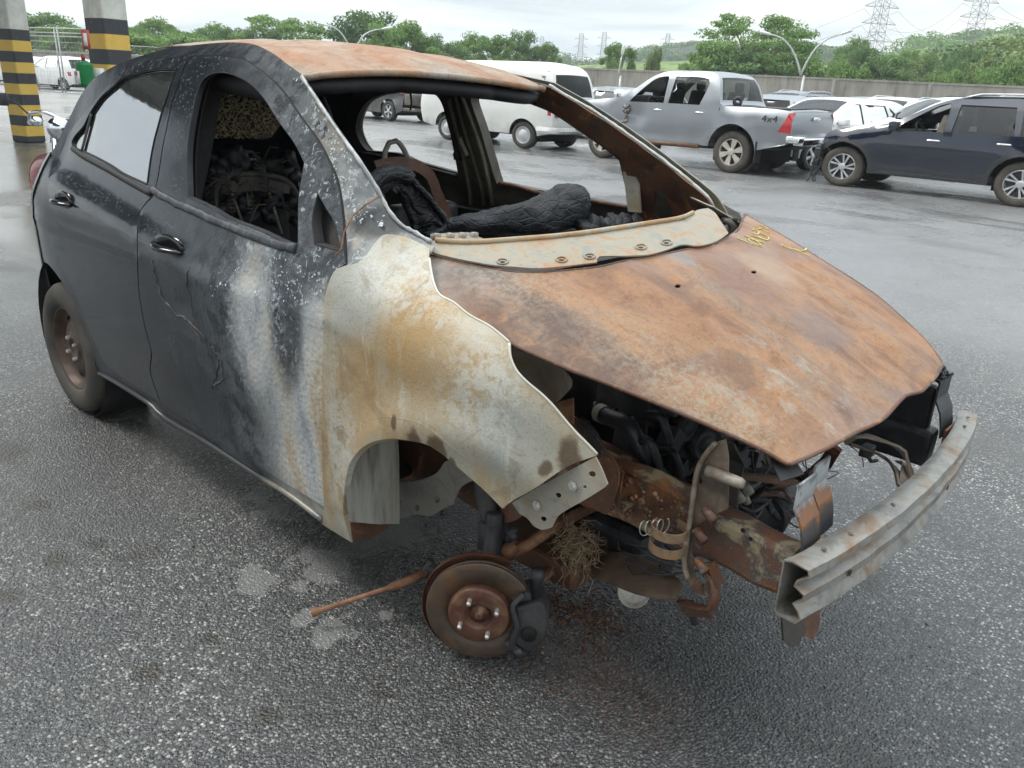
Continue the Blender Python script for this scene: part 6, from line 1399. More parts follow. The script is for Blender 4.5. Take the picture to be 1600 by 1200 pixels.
# ---- silver pickup
HS = dict(paint=M['silver'], W=.925, belt=1.14, tum=.20, sill=.46, pf=.16, pr=.05, rr=.09, crown=.03, smooth=2, flare=.035,
    top=[(3.90, .50, 'p'), (4.02, .72, 'p'), (3.98, 1.0, 'p'), (3.80, 1.12, 'p'), (2.62, 1.27, 'g'), (1.92, 1.76, 'p'), (1.6, 1.81, 'p'), (.72, 1.81, 'p'), (.50, 1.74, 'g'), (.36, 1.28, 'p'), (.34, 1.20, 'b'), (-1.05, 1.20, 'p'), (-1.13, 1.19, 'p'), (-1.15, .70, 'p'), (-1.10, .62, 'p')],
    arch=[(0, .40, .50), (3.085, .40, .50)], win=[[(1.60, 1.20, 1), (2.44, 1.19, 1), (1.96, 1.62), (1.62, 1.70, 1)], [(.78, 1.20, 1), (1.50, 1.20, 1), (1.46, 1.70, 1), (.84, 1.69), (.68, 1.60)]], open=(0,),
    seams=[[(1.58, .56), (1.56, 1.0), (1.52, 1.74)], [(.50, .60), (.52, 1.1), (.62, 1.55), (.66, 1.74)], [(2.42, .56), (2.45, 1.15)], [(.32, .50), (.34, 1.18)]], handles=[(1.72, 1.06), (.76, 1.06)], hmat=M['chrome'], dents=[(2.25, .92, .24, .16, .10), (1.98, .80, .25, .06, -.02), (1.30, .95, .3, .05, .012), (2.62, 1.05, .18, .16, .08), (-.75, .75, .2, .1, .015)],
    patches=[([(-1.14, .80, 1), (-.90, .82, 1), (-1.0, 1.0, 1), (-1.06, 1.15, 1), (-1.14, 1.16, 1)], M['red'])], r=.385, ww=.25, tyre=M['tyre_mud'], rim=6, dbl=False, spw=(.05, .12), rimmat=plain('worn_alloy', (.52, .49, .43), .4, .5), rimback=M['alloyd'], seats=[(1.9, .42), (1.9, -.42), (1.0, .4), (1.0, -.4)], dash=2.5, gmat=M['sg'])
pick, phw, pT = mkcar('pickup_truck', 'dented silver double-cab pickup truck with a crushed front door and dirty alloy wheels', 'pickup truck', (-4.34, 13.02+.89*1.08, 0), pi, HS, scale=(1.03, 1.05, 1.03))
bm = bmesh.new(); box(bm, (-1.24, 0, .66), (.22, 1.5, .14)); mo('rear_bumper', bm, M['chrome'], pick, bev=.03)
for s in (1, -1): bm = bmesh.new(); box(bm, (-1.20, s*.78, .70), (.28, .30, .13)); mo('bumper_corner', bm, M['chrome'], pick, bev=.04)
bm = bmesh.new(); box(bm, (-1.20, 0, 1.06), (.02, .26, .06)); mo('tailgate_handle', bm, M['chrome'], pick, bev=.01)
bm = bmesh.new(); tube(bm, [(.1, .84, 1.215), (-1.12, .84, 1.215), (-1.14, 0, 1.24), (-1.12, -.84, 1.215), (.1, -.84, 1.215)], .014, 6); mo('bed_rail_cap', bm, M['plastic'], pick)
for s in (1, -1):
    bm = bmesh.new(); box(bm, (-.52, s*.82, .42), (.03, .24, .40)); mo('mud_flap', bm, M['rubber'], pick, bev=.01)
bm = bmesh.new(); tube(bm, [(.7, .90, .44), (2.3, .90, .42)], .045, 8); mo('side_step', bm, M['rust'], pick)
text_on('side_decal', '4x4', .17, -.72, 1.03, phw, M['alloyd'], pick, 1.25, .02)
bm = bmesh.new(); lathe(bm, [(.065+.04*cos(a), .06*sin(a)) for a in [k*pi/4 for k in range(8)]], 20, None, True)
for v in bm.verts: v.co += Vector((mnoise.noise(v.co*14), mnoise.noise(v.co*14+Vector((4, 0, 0))), 0))*.02
rb = mo('rolled_mat', bm, M['char']); rb.location = (-4.34-.14, 13.02+.30, 1.34); rb.rotation_euler = (R(80), 0, R(30)); tag(rb, 'small black rolled mat lying on the bed edge behind the pickup cab', 'mat')
bm = bmesh.new(); rr = random.Random(2)
for i in range(26): p = Vector((2.50+rr.uniform(-.05, .05), .90+rr.uniform(-.05, .03), .92+rr.uniform(-.16, .2))); box(bm, p, (rr.uniform(.03, .09), rr.uniform(.02, .05), rr.uniform(.03, .10)), Matrix.Rotation(rr.uniform(0, 3), 3, (rr.random(), 1, rr.random())))
mo('crushed_hinge_metal', bm, mottled('torn_silver', (.30, .31, .32), (.10, .09, .08), (.35, .2, .12), 9, .4), pick)
# ---- dark SUV with the front torn away
CS = dict(scal=.03, paint=M['navy'], W=.895, belt=1.02, tum=.22, sill=.30, pf=.10, pr=.12, rr=.09, crown=.03, smooth=2, flare=.02,
    top=[(2.98, .70, 'p'), (3.02, .86, 'p'), (2.85, .98, 'p'), (2.35, 1.05, 'p'), (2.02, 1.08, 'g'), (1.30, 1.52, 'p'), (1.0, 1.60, 'p'), (.1, 1.63, 'p'), (-.45, 1.56, 'g'), (-.82, 1.10, 'p'), (-.88, .85, 'p'), (-.86, .45, 'p'), (-.80, .38, 'p')],
    arch=[(0, .345, .42), (2.61, .345, .42)], win=[[(1.15, 1.04, 1), (1.92, 1.02, 1), (1.33, 1.44), (1.17, 1.47, 1)], [(.22, 1.05, 1), (1.06, 1.04, 1), (1.04, 1.47, 1), (.30, 1.47, 1)], [(-.12, 1.06, 1), (.14, 1.05, 1), (.20, 1.46, 1), (-.06, 1.42, 1)]], open=(0,),
    seams=[[(1.10, .40), (1.10, 1.0), (1.12, 1.50)], [(2.10, .40), (2.13, .80), (2.0, 1.04)], [(.30, .62), (.20, .9), (.18, 1.04)], [(.45, .46), (2.05, .46)]], handles=[(1.28, .90), (.32, .92)], hmat=M['chrome'], mirror=(1.86, 1.10), rails=(-.3, 1.05),
    r=.345, ww=.215, tyre=M['tyre_mud'], rim=5, dbl=True, spw=(.018, .034), twist=.45, seats=[(1.5, .4), (1.5, -.4), (.6, .4), (.6, -.4)], seatmat=M['beige'], dash=1.95, clad=M['plastic'], gmat=M['shade'], wmat=M['sg'], nosefull=True)
suv, chw, cT = mkcar('dark_suv', 'dark blue-black sport utility vehicle with torn-off front bumper at the right edge', 'car', (.756, 12.95+.86*1.09, 0), pi, CS, scale=(1.088, 1.05, 1.0))
bm = bmesh.new(); rr = random.Random(6)
for i in range(70):
    p = Vector((2.98+rr.uniform(-.03, .14), rr.uniform(-.8, .86), rr.uniform(.25, .84))); k = rr.random()
    if k < .5: tube(bm, [p, p+Vector((rr.uniform(-.1, .1), rr.uniform(-.25, .25), rr.uniform(-.12, .12)))], rr.uniform(.01, .03), 6)
    else: box(bm, p, (rr.uniform(.04, .12), rr.uniform(.1, .3), rr.uniform(.04, .14)), Matrix.Rotation(rr.uniform(-.5, .5), 3, 'X'))
tube(bm, [(3.0, .86, .70), (3.08, .90, .40), (3.10, .88, .12), (3.14, .92, .03)], .02, 6); tube(bm, [(2.98, .80, .35), (3.06, .84, .14), (3.02, .88, .04)], .03, 6)
mo('torn_front_parts', bm, M['plastic'], suv, smooth=False)
text_on('door_badge', 'CRETA', .06, 1.80, .62, chw, plain('gold_badge', (.45, .36, .16), .4), suv, 1.5, .012)
bm = bmesh.new(); tube(bm, [(1.9, -.5, 1.13), (2.25, -.2, 1.20), (2.22, -.15, 1.28), (2.18, -.16, 1.30)], .015, 6); mo('loose_wiper', bm, M['plastic'], suv)
# ---- parked cars in the rows behind
def hatch(paint_, gl=None, rails=None, h=1.0, **kw):
    d = dict(paint=paint_, W=.85, belt=.96*h, tum=.22, sill=.26, pf=.16, pr=.12, rr=.09, crown=.035, smooth=3, flare=.012, step=.2,
    top=[(3.22, .32, 'p'), (3.30, .55, 'p'), (3.22, .78, 'p'), (2.6, .95*h, 'p'), (2.22, 1.02*h, 'g'), (1.45, 1.44*h, 'p'), (1.1, 1.49*h, 'p'), (.1, 1.48*h, 'p'), (-.30, 1.40*h, 'g'), (-.60, .98*h, 'p'), (-.66, .60, 'p'), (-.60, .34, 'p')],
    arch=[(0, .31, .37), (2.5, .31, .37)], win=[[(1.18, .98*h, 1), (2.05, .97*h, 1), (1.45, 1.34*h), (1.20, 1.38*h, 1)], [(.32, 1.0*h, 1), (1.08, .98*h, 1), (1.08, 1.38*h, 1), (.42, 1.37*h, 1)], [(-.10, 1.04*h, 1), (.22, 1.0*h, 1), (.32, 1.35*h, 1)]],
    seams=[[(1.12, .36), (1.13, 1.42*h)], [(2.05, .36), (2.1, .96*h)], [(.3, .55), (.28, 1.0)]], handles=[(1.28, .88*h), (.42, .88*h)], mirror=(1.92, 1.02*h), r=.31, ww=.19, rim=5, spw=(.04, .07), seats=[(1.5, .4), (1.5, -.4)], dash=2.0, gmat=gl or M['dg'], wmat=M['dg'],
    patches=[([(3.02, .66, 1), (3.22, .66, 1), (3.18, .78, 1), (2.86, .84, 1)], M['clear']), ([(-.63, .74, 1), (-.45, .76, 1), (-.42, .95, 1), (-.60, .96, 1)], M['red'])], rails=rails)
    d.update(kw); return d
def px_az(u, d, z=0): p = PT(u, 150, dist=d); return p
def put(name, label, cat, u, d, rzdeg, S, off=1.3, group=None, scale=(1.05, 1.05, 1.0)):
    c = px_az(u, d); a = R(rzdeg); return mkcar(name, label, cat, (c.x-cos(a)*off*scale[0], c.y-sin(a)*off*scale[0], 0), a, S, group, scale)
GR = 'parked cars in the rows beyond the lane'
put('white_hatchback', 'white compact car nose-on with grey door windows directly behind the pickup tailgate', 'car', 1300, 20.5, 252, hatch(M['white'], M['shade']), group=GR)
put('white_suv', 'white car roof with a wide windscreen just right of the white compact car', 'car', 1392, 23.5, 258, hatch(M['white'], M['shade'], (0, 1.1), 1.05), group=GR)
put('white_suv', 'white car with rising windscreen and dark roof bars behind the dark damaged car', 'car', 1470, 21, 215, hatch(M['white'], M['shade'], (0, 1.1), 1.08, railmat=M['plastic']), group=GR)
put('white_suv', 'white car roof with silver bars at the far right behind the dark damaged car', 'car', 1580, 24.5, 200, hatch(M['white'], M['shade'], (0, 1.1), 1.10), group=GR)
put('silver_hatchback', 'silver car seen over the pickup bed to the right of its rear window', 'car', 1185, 25, 200, hatch(M['silver'], M['dg']), group=GR)
put('grey_suv', 'dark grey car with pale roof bars in the gap above the pickup bed', 'car', 1232, 30, 255, hatch(M['greyp'], M['dg'], (0, 1.1), 1.10), group=GR)
put('grey_sedan', 'bluish grey car between the white van and the pickup', 'car', 938, 26, 185, hatch(M['greyp'], M['dg'], None, 1.0), group=GR)
put('white_hatchback', 'white roof and dark rear pillar peeking above the pickup bonnet', 'car', 985, 31, 190, hatch(M['white'], M['shade']), group=GR)
put('dark_grey_hatchback', 'dark grey car almost hidden between white cars near the wall', 'car', 1345, 33, 255, hatch(M['greyp'], M['dg'], None, 1.06), group=GR)
# crumpled cars seen through the far rear window of the wreck
dS = hatch(M['blackp'], M['dg'], None, 1.06, dents=[(-.3, .8, .4, .2, .2)]); dS['rim'] = 5
pdk = gp(608, 189); dk, _, _ = mkcar('black_crashed_car', 'black crashed car with silver five-spoke wheel seen through the far rear window opening', 'car', (pdk.x, pdk.y+.85, 0), pi, dS, None, (1.1, 1.1, 1.1))
gS = hatch(M['greyp'], M['dg'], None, 1.0); pg = gp(640, 178); gk, _, _ = mkcar('grey_crashed_car', 'grey crashed car with crumpled tail between the black crashed car and the white van', 'car', (pg.x+1.6, pg.y+3.4, 0), R(172), gS, None, (1.1, 1.1, 1.1))
bm = bmesh.new(); V, F = [], []; rr = random.Random(3)
for i in range(9):
    for j in range(7): V.append((-1.0+i*.17+rr.uniform(-.02, .02), -.8+j*.27, 1.02+.10*sin(i*.8)+rr.uniform(-.05, .05)))
for i in range(8):
    for j in range(6): F.append((i*7+j, i*7+j+1, (i+1)*7+j+1, (i+1)*7+j))
mo('crumpled_bonnet', (V, F), M['silver'], dk, smooth=False, thick=.01)
bm = bmesh.new(); box(bm, (-1.15, .2, .70), (.7, 1.2, .34)); box(bm, (-1.2, .3, .40), (.6, 1.3, .10)); mo('bare_tail_structure', bm, M['inner'], dk, bev=.02)
# white cars behind the gate on the left
put('white_pickup', 'white utility car behind the mesh gate at the far left', 'car', 95, 54, 200, hatch(M['white'], M['shade'], None, 1.15), group=GR)
put('white_hatchback', 'white car partly hidden by the first striped column at the far left', 'car', 40, 60, 215, hatch(M['white'], M['shade'], None, 1.1), group=GR)
put('white_hatchback', 'white car roof to the left of the second striped column behind the gate', 'car', 130, 62, 170, hatch(M['white'], M['shade'], None, 1.1), group=GR)
# ================================================================== columns, fence, wall, lamps, pylons
def stripe_mat(z0, band, ztop):
    g = G('striped_concrete', .6); X, Y, Z = g.xyz(); n = g.noise(6, 6, .65)
    k = g.math('FRACT', g.math('DIVIDE', g.math('SUBTRACT', Z, z0), band*2)); y = g.sm(k, .499, .501)
    c = g.mix(y, g.mix(n, (.028, .030, .034), (.055, .058, .064)), g.mix(n, (.56, .35, .055), (.78, .53, .11)))
    c = g.mix(g.sm(Z, ztop, ztop+.004), c, g.mix(g.sm(n, .3, .7), (.50, .49, .44), (.66, .65, .59)))
    c = g.mix(g.math('MULTIPLY', g.sm(g.noise(9, 5, .7), .62, .72), .5), c, (.25, .22, .17))
    g.col(c); g.bump(n, .3, .01); return g.m
def column(u, d, w, band, n, rz, label, vt):
    p = px_az(u, d); zt = PT(u, vt, dist=d).z; bm = bmesh.new(); box(bm, (0, 0, 4.5), (w, w*.9, 9.0)); o = mo('striped_column', bm, stripe_mat(zt-band*(2*8+1), band, zt), bev=.03, smooth=False); o.location = (p.x, p.y, 0); o.rotation_euler = (0, 0, R(rz)); tag(o, label, 'column', 'striped concrete columns'); return o, p
c1, pc1 = column(35, 18.4, .43, .185, 13, 18, 'concrete column with black and yellow bands at the far left edge, base on wet asphalt', 47)
c2, pc2 = column(180, 13.4, .43, .195, 12, 12, 'concrete column with wide black and yellow bands rising behind the roof of the burned car', 31)
# things fixed to the second column
q = PT(134, 62, dist=13.0); bm = bmesh.new(); box(bm, (0, 0, 0), (.10, .02, .24)); o = mo('red_notice', bm, plain('red_white_notice', (.50, .10, .07), .5)); o.location = q; o.rotation_euler = (0, 0, R(40)); tag(o, 'small red and white notice on the left edge of the second striped column', 'sign')
bm = bmesh.new(); box(bm, (0, -.012, 0), (.05, .01, .16)); mo('notice_panel', bm, M['paper'], o)
q = PT(133, 115, dist=12.8); bm = bmesh.new(); lathe(bm, [(0, -.16), (.09, -.16), (.105, -.12), (.11, .10), (.115, .12), (.07, .145), (0, .15)], 24); o = mo('green_bin', bm, plain('green_plastic', (.012, .19, .055), .35)); o.location = q; tag(o, 'green plastic drum with white label hanging beside the second striped column', 'drum')
bm = bmesh.new(); tube(bm, [(0, 0, .16), (.0, 0, .24)], .025, 8); mo('red_valve', bm, plain('red_valve', (.30, .05, .03), .5), o)
bm = bmesh.new(); box(bm, (.0, -.105, -.05), (.11, .03, .16)); mo('paper_label', bm, M['paper'], o); bm = bmesh.new(); box(bm, (.02, -.122, .0), (.07, .006, .05)); mo('pink_patch', bm, plain('pink_patch', (.62, .16, .15), .6), o)
bm = bmesh.new(); tube(bm, [(0, 0, -.17), (0, 0, -1.13)], .03, 8); mo('drum_stand', bm, M['iron'], o)
q = PT(152, 114, dist=12.9); bm = bmesh.new(); box(bm, (0, 0, 0), (.16, .10, .12)); o = mo('meter_box', bm, M['paper'], bev=.01); o.location = q; o.rotation_euler = (0, 0, R(35)); tag(o, 'small white meter box low on the second striped column', 'box')
# yard wall and mesh fence
wm_ = G('stained_concrete_wall', .85); X, Y, Z = wm_.xyz(); nn = wm_.noise(1.2, 6, .65, 0, wm_.mapv(sc=(1, 1, .25))); wc = wm_.ramp(nn, [(.3, (.17, .155, .135)), (.5, (.27, .25, .22)), (.7, (.34, .325, .29))]); wc = wm_.mix(wm_.math('MULTIPLY', wm_.sm(wm_.noise(2.6, 5, .7, 0, wm_.mapv(sc=(1, 1, .12))), .55, .66), .6), wc, (.10, .09, .075)); wm_.col(wc)
wallpts = [px_az(u, d) for u, d in ((895, 66), (1100, 64), (1300, 63.5), (1450, 65), (1640, 66))]
def wallseg(a, b, h, th, bm):
    c = (a+b)/2; L = (b-a).length; rot = Matrix.Rotation(math.atan2((b-a).y, (b-a).x), 3, 'Z'); box(bm, (c.x, c.y, h/2), (L, th, h), rot); box(bm, (c.x, c.y, h+.06), (L, th+.12, .12), rot)
bm = bmesh.new()
for a, b in zip(wallpts, wallpts[1:]): wallseg(a, b, 2.72, .2, bm)
yw = tag(mo('yard_wall', bm, wm_.m, smooth=False), 'long stained concrete boundary wall behind the parked cars', 'wall')
bm = bmesh.new()
for a, b in zip(wallpts, wallpts[1:]):
    n = int((b-a).length/5)
    for i in range(n): p = a.lerp(b, i/n); d = (CP-p); d.z = 0; d.normalize(); box(bm, (p.x+d.x*.14, p.y+d.y*.14, 1.36), (.22, .22, 2.72))
mo('wall_posts', bm, wm_.m, yw, smooth=False)
lw_ = [px_az(u, d) for u, d in ((-40, 72), (150, 70), (380, 68), (640, 67), (895, 66))]
bm = bmesh.new()
for a, b in zip(lw_, lw_[1:]): wallseg(a, b, 2.0, .2, bm)
tag(mo('low_wall', bm, wm_.m, smooth=False), 'low grey block wall under the mesh fence on the left side of the yard', 'wall')
M['galv'] = plain('galvanised_steel', (.36, .37, .36), .45, .4)
bm = bmesh.new(); posts = []
for a, b in zip(lw_, lw_[1:]):
    n = int((b-a).length/3)
    for z in (2.15, 2.75): tube(bm, [(a.x, a.y, z), (b.x, b.y, z)], .02, 4)
    for i in range(n): p = a.lerp(b, i/n); posts.append(p)
    for i in range(int((b-a).length/.5)):
        p = a.lerp(b, i*.5/(b-a).length); e = a.lerp(b, min(1, (i*.5+.6)/(b-a).length)); tube(bm, [(p.x, p.y, 2.1), (e.x, e.y, 2.75)], .006, 3, False); tube(bm, [(e.x, e.y, 2.1), (p.x, p.y, 2.75)], .006, 3, False)
fc = thing('mesh_fence', 'wire mesh fence with thin posts on top of the low wall at left', 'fence', lw_[0])
mo('wire_mesh', bm, M['galv'], fc, rel=lw_[0])
bm = bmesh.new(); tube(bm, [(0, 0, 2.0), (0, 0, 2.95)], .035, 6); me = None
for p in posts:
    if me is None: o = mo('fence_post', bm, M['galv'], fc); me = o.data
    else: o = bpy.data.objects.new('fence_post', me); COL.objects.link(o); o.parent = fc
    o.location = p-lw_[0]
    o.location.z = 0
# mesh gate
ga, gb = px_az(50, 48), px_az(165, 44); ga.z = gb.z = 0
gt = thing('mesh_gate', 'tall steel tube gate with wire mesh standing in front of the white cars at left', 'gate', ga); d = gb-ga
bm = bmesh.new()
for t in (0, .045, .44, .48, .88, .92, 1): tube(bm, [d*t+Vector((0, 0, .05)), d*t+Vector((0, 0, 2.95))], .035, 6)
for z in (.08, 2.55, 2.7, 2.9): tube(bm, [Vector((0, 0, z)), d+Vector((0, 0, z))], .03, 6)
tube(bm, [Vector((0, 0, 2.9)), d*.13+Vector((0, 0, .05))], .03, 6); mo('gate_frame', bm, M['galv'], gt)
bm = bmesh.new(); L = d.length; n = int(L/.22)
for i in range(n): tube(bm, [d*(i/n)+Vector((0, 0, .1)), d*(i/n)+Vector((0, 0, 2.85))], .004, 3, False)
for k in range(12): tube(bm, [Vector((0, 0, .1+k*.22)), d+Vector((0, 0, .1+k*.22))], .004, 3, False)
mo('wire_mesh', bm, M['galv'], gt)
bm = bmesh.new(); box(bm, d*.28+Vector((0, .0, 1.25)), (3., .04, .5), Matrix.Rotation(math.atan2(d.y, d.x), 3, 'Z')); mo('sheet_panel', bm, M['galv'], gt) if False else bm.free()
# street lamps
M['lamp'] = plain('lamp_post_grey', (.42, .44, .43), .4, .4)
def lamp(u, d, arms, label, h0=3.0, group=None, head=True):
    p = px_az(u, d); r = thing('street_lamp', label, 'street lamp', (p.x, p.y, 0), 0, group); side = Vector((_r.x, _r.y, 0)).normalized(); s = d/CF
    bm = bmesh.new(); tube(bm, [(0, 0, 0), (0, 0, h0)], [.10, .07], 8); mo('lamp_pole', bm, M['lamp'], r)
    for pts in arms:
        w = []
        for uu, vv in pts: q = PT(uu, vv, dist=d); w.append(q-p+Vector((0, 0, p.z)))
        w = p3spline(w, .3); bm = bmesh.new(); tube(bm, w, [.065-.03*i/len(w) for i in range(len(w))], 8); mo('lamp_arm', bm, M['lamp'], r)
        if head:
            t = (w[-1]-w[-2]).normalized(); bm = bmesh.new(); tube(bm, [w[-1]-t*.1, w[-1]+t*.15, w[-1]+t*.55, w[-1]+t*.7], [.06, .14, .16, .06], 10, True, .55); mo('lamp_head', bm, plain('lamp_head', (.62, .63, .62), .4), r)
    return r
GL = 'street lamps around the yard'
def zat(v, u, d): return PT(u, v, dist=d).z
lamp(1251, 52, [[(1251, 118), (1246, 97), (1236, 75), (1222, 60), (1205, 54)], [(1251, 118), (1259, 100), (1275, 75), (1295, 60), (1312, 54)]], 'street lamp with two curved arms in front of the big tree at right', zat(118, 1251, 52), GL)
lamp(553, 60, [[(552, 90), (545, 72), (537, 57), (526, 45), (512, 40)]], 'street lamp with one arm curving left above the roof of the burned car', zat(90, 552, 60), GL)
lamp(556, 60.5, [[(556, 90), (560, 68), (570, 54), (585, 47), (598, 45)]], 'street lamp with one arm curving right above the roof of the burned car', zat(90, 556, 60.5), GL)
lamp(967, 58, [[(966, 118), (969, 100), (972, 86)]], 'thin leaning lamp pole in front of the wall between van and pickup', zat(118, 966, 58), GL)
# pylons
M['pyl'] = plain('pylon_steel', (.10, .11, .12), .6)
def pylon(u, d, H, wb, label, r=.10, rz=0, arms=(.62, .76, .90), aw=.17, group='power pylons'):
    p = px_az(u, d); o = bmesh.new(); wt = wb*.45
    def W_(t): return wb+(wt-wb)*t
    lv = [k/22 for k in range(23)]
    C4 = [(1, 1), (-1, 1), (-1, -1), (1, -1)]
    for a, b in zip(lv, lv[1:]):
        wa, wb_ = W_(a)/2, W_(b)/2
        for i in range(4):
            c, e = C4[i], C4[(i+1) % 4]
            P0, P1 = Vector((c[0]*wa, c[1]*wa, a*H)), Vector((c[0]*wb_, c[1]*wb_, b*H)); Q0, Q1 = Vector((e[0]*wa, e[1]*wa, a*H)), Vector((e[0]*wb_, e[1]*wb_, b*H))
            tube(o, [P0, P1], r, 4, False); tube(o, [P0, Q1], r*.6, 3, False); tube(o, [Q0, P1], r*.6, 3, False); tube(o, [P1, Q1], r*.6, 3, False)
    for t in arms:
        w = W_(t)/2
        for s in (-1, 1):
            tip = Vector((s*H*aw, 0, t*H))
            for cy in (-1, 1):
                tube(o, [Vector((s*w, cy*w, t*H)), tip], r*.8, 3, False); tube(o, [Vector((s*w, cy*w, t*H+1.5)), tip], r*.7, 3, False)
            for k in (.3, .6): tube(o, [Vector((s*w, 0, t*H+1.5)).lerp(tip, k), Vector((s*w, w, t*H)).lerp(tip, k)], r*.5, 3, False)
    m = mo('power_pylon', o, M['pyl'], smooth=False); m.location = (p.x, p.y, 0); m.rotation_euler = (0, 0, rz); return tag(m, label, 'pylon', group), p
raz = math.atan2(_r.y, _r.x)
H1, H2 = 42., 46.
A1 = tuple(PT(1355, v, dist=230).z/H1 for v in (64, 37, 11)); A2 = tuple(PT(1505, v, dist=250).z/H2 for v in (54, 28, 3))
y1, py1 = pylon(1352, 230, H1, 3.4, 'tall lattice power pylon right of the big tree, top above the picture', .06, raz+.25, arms=A1, aw=.115)
y2, py2 = pylon(1500, 250, H2, 3.6, 'tall lattice power pylon in front of the green hill at far right', .06, raz+.25, arms=A2, aw=.118)
for u, v, d, lb in ((842, 57, 620, 'faint pylon above the trees left of the white van roof'), (902, 52, 560, 'second distant pylon, directly above the white van'), (937, 50, 560, 'distant pylon right of the one above the van'), (1034, 52, 600, 'distant pylon on the wooded ridge left of the big tree')):
    H = PT(u, v, dist=d).z; pylon(u, d, H, 5, lb, .09, raz, aw=.13)
bm = bmesh.new()
def wire(A, B, sag, r=.03):
    q = [A.lerp(B, i/24)-Vector((0, 0, sag*4*(i/24)*(1-i/24))) for i in range(25)]; tube(bm, q, r, 4, False)
sd_ = Vector((cos(raz+.25), sin(raz+.25), 0))
for k_, t in enumerate((.62, .76, .90)):
    for s in (-1, 1):
        A = Vector((py1.x, py1.y, H1*A1[k_]-.6))+sd_*s*H1*.115; B = Vector((py2.x, py2.y, H2*A2[k_]-.6))+sd_*s*H2*.118; wire(A, B, 6)
        wire(A, PT(1000, 110-30*t+8*s, dist=560), 9); C_ = PT(1760, 60-110*(t-.5)+4*s, dist=240); wire(B, C_, 4)
tag(mo('power_lines', bm, M['pyl']), 'thin sagging power lines strung between the pylons at right', 'power lines')
# ---- motorcycle behind the wreck
mt = px_az(114, 8.3); mc = thing('motorcycle', 'blue motorcycle with chrome handlebar behind the rear of the burned car', 'motorcycle', (mt.x, mt.y, 0), R(-32))
def mp(nm, bm, m, **k): return mo(nm, bm, m, mc, **k)
for x in (-.62, .66):
    bm = bmesh.new(); lathe(bm, [(.24, -.03), (.29, -.045), (.31, 0), (.29, .045), (.24, .03)], 32, Matrix.Translation((x, 0, .31)) @ Matrix.Rotation(R(90), 4, 'X'), True); w_ = mp('wheel', bm, M['tyre'])
    bm = bmesh.new(); lathe(bm, [(.24, -.02), (.22, -.02), (.22, .02), (.24, .02)], 28, Matrix.Translation((x, 0, .31)) @ Matrix.Rotation(R(90), 4, 'X'), True)
    for k in range(8): a = k*pi/4; tube(bm, [(x, 0, .31), (x+cos(a)*.23, 0, .31+sin(a)*.23)], .008, 5)
    mo('rim', bm, M['chrome'], w_)
blue = plain('blue_tank_paint', (.02, .06, .22), .2, coat=1)
bm = bmesh.new(); tube(bm, p3spline([(-.05, 0, .80), (.1, 0, .88), (.3, 0, .90), (.42, 0, .84)], .04), [.10+.07*sin(pi*i/14) for i in range(15)][:0] or .13, 14, True, .8); mp('fuel_tank', bm, blue)
bm = bmesh.new(); tube(bm, p3spline([(-.75, 0, .86), (-.4, 0, .80), (-.05, 0, .80)], .05), .12, 12, True, .4); mp('saddle', bm, M['rubber'])
for s in (1, -1): bm = bmesh.new(); tube(bm, [(.66, s*.08, .31), (.44, s*.08, .98)], .025, 8); mp('fork', bm, M['chrome'])
bm = bmesh.new(); tube(bm, p3spline([(.24, .30, 1.00), (.36, .26, 1.06), (.44, .12, 1.07), (.44, 0, 1.02), (.44, -.12, 1.07), (.36, -.26, 1.06), (.24, -.30, 1.00)], .04), .014, 8); mp('handlebar', bm, M['chrome'])
for s in (1, -1):
    bm = bmesh.new(); tube(bm, [(.26, s*.29, 1.0), (.14, s*.33, .97)], .02, 8); mp('grip', bm, M['white'])
    bm = bmesh.new(); tube(bm, p3spline([(.34, s*.28, 1.05), (.36, s*.36, 1.14), (.36, s*.42, 1.16)], .03), .007, 6); m_ = mp('mirror_stalk', bm, M['iron'])
    bm = bmesh.new(); box(bm, (.36, s*.48, 1.16), (.03, .16, .10)); mo('mirror', bm, M['iron'], m_, bev=.02)
    bm = bmesh.new(); tube(bm, [(.40, s*.20, 1.0), (.47, s*.20, 1.0)], .04, 10); mp('gauge', bm, M['chrome'])
bm = bmesh.new(); lathe(bm, [(0, .06), (.09, .05), (.08, -.03), (0, -.08)], 20, Matrix.Translation((.58, 0, .96)) @ Matrix.Rotation(R(90), 4, 'Y')); mp('headlamp', bm, M['chrome'])
bm = bmesh.new(); box(bm, (.05, 0, .46), (.42, .24, .34)); tube(bm, [(.2, .12, .3), (-.3, .15, .25), (-.8, .16, .33)], .035, 8); mp('motor_block', bm, M['iron'], bev=.03)
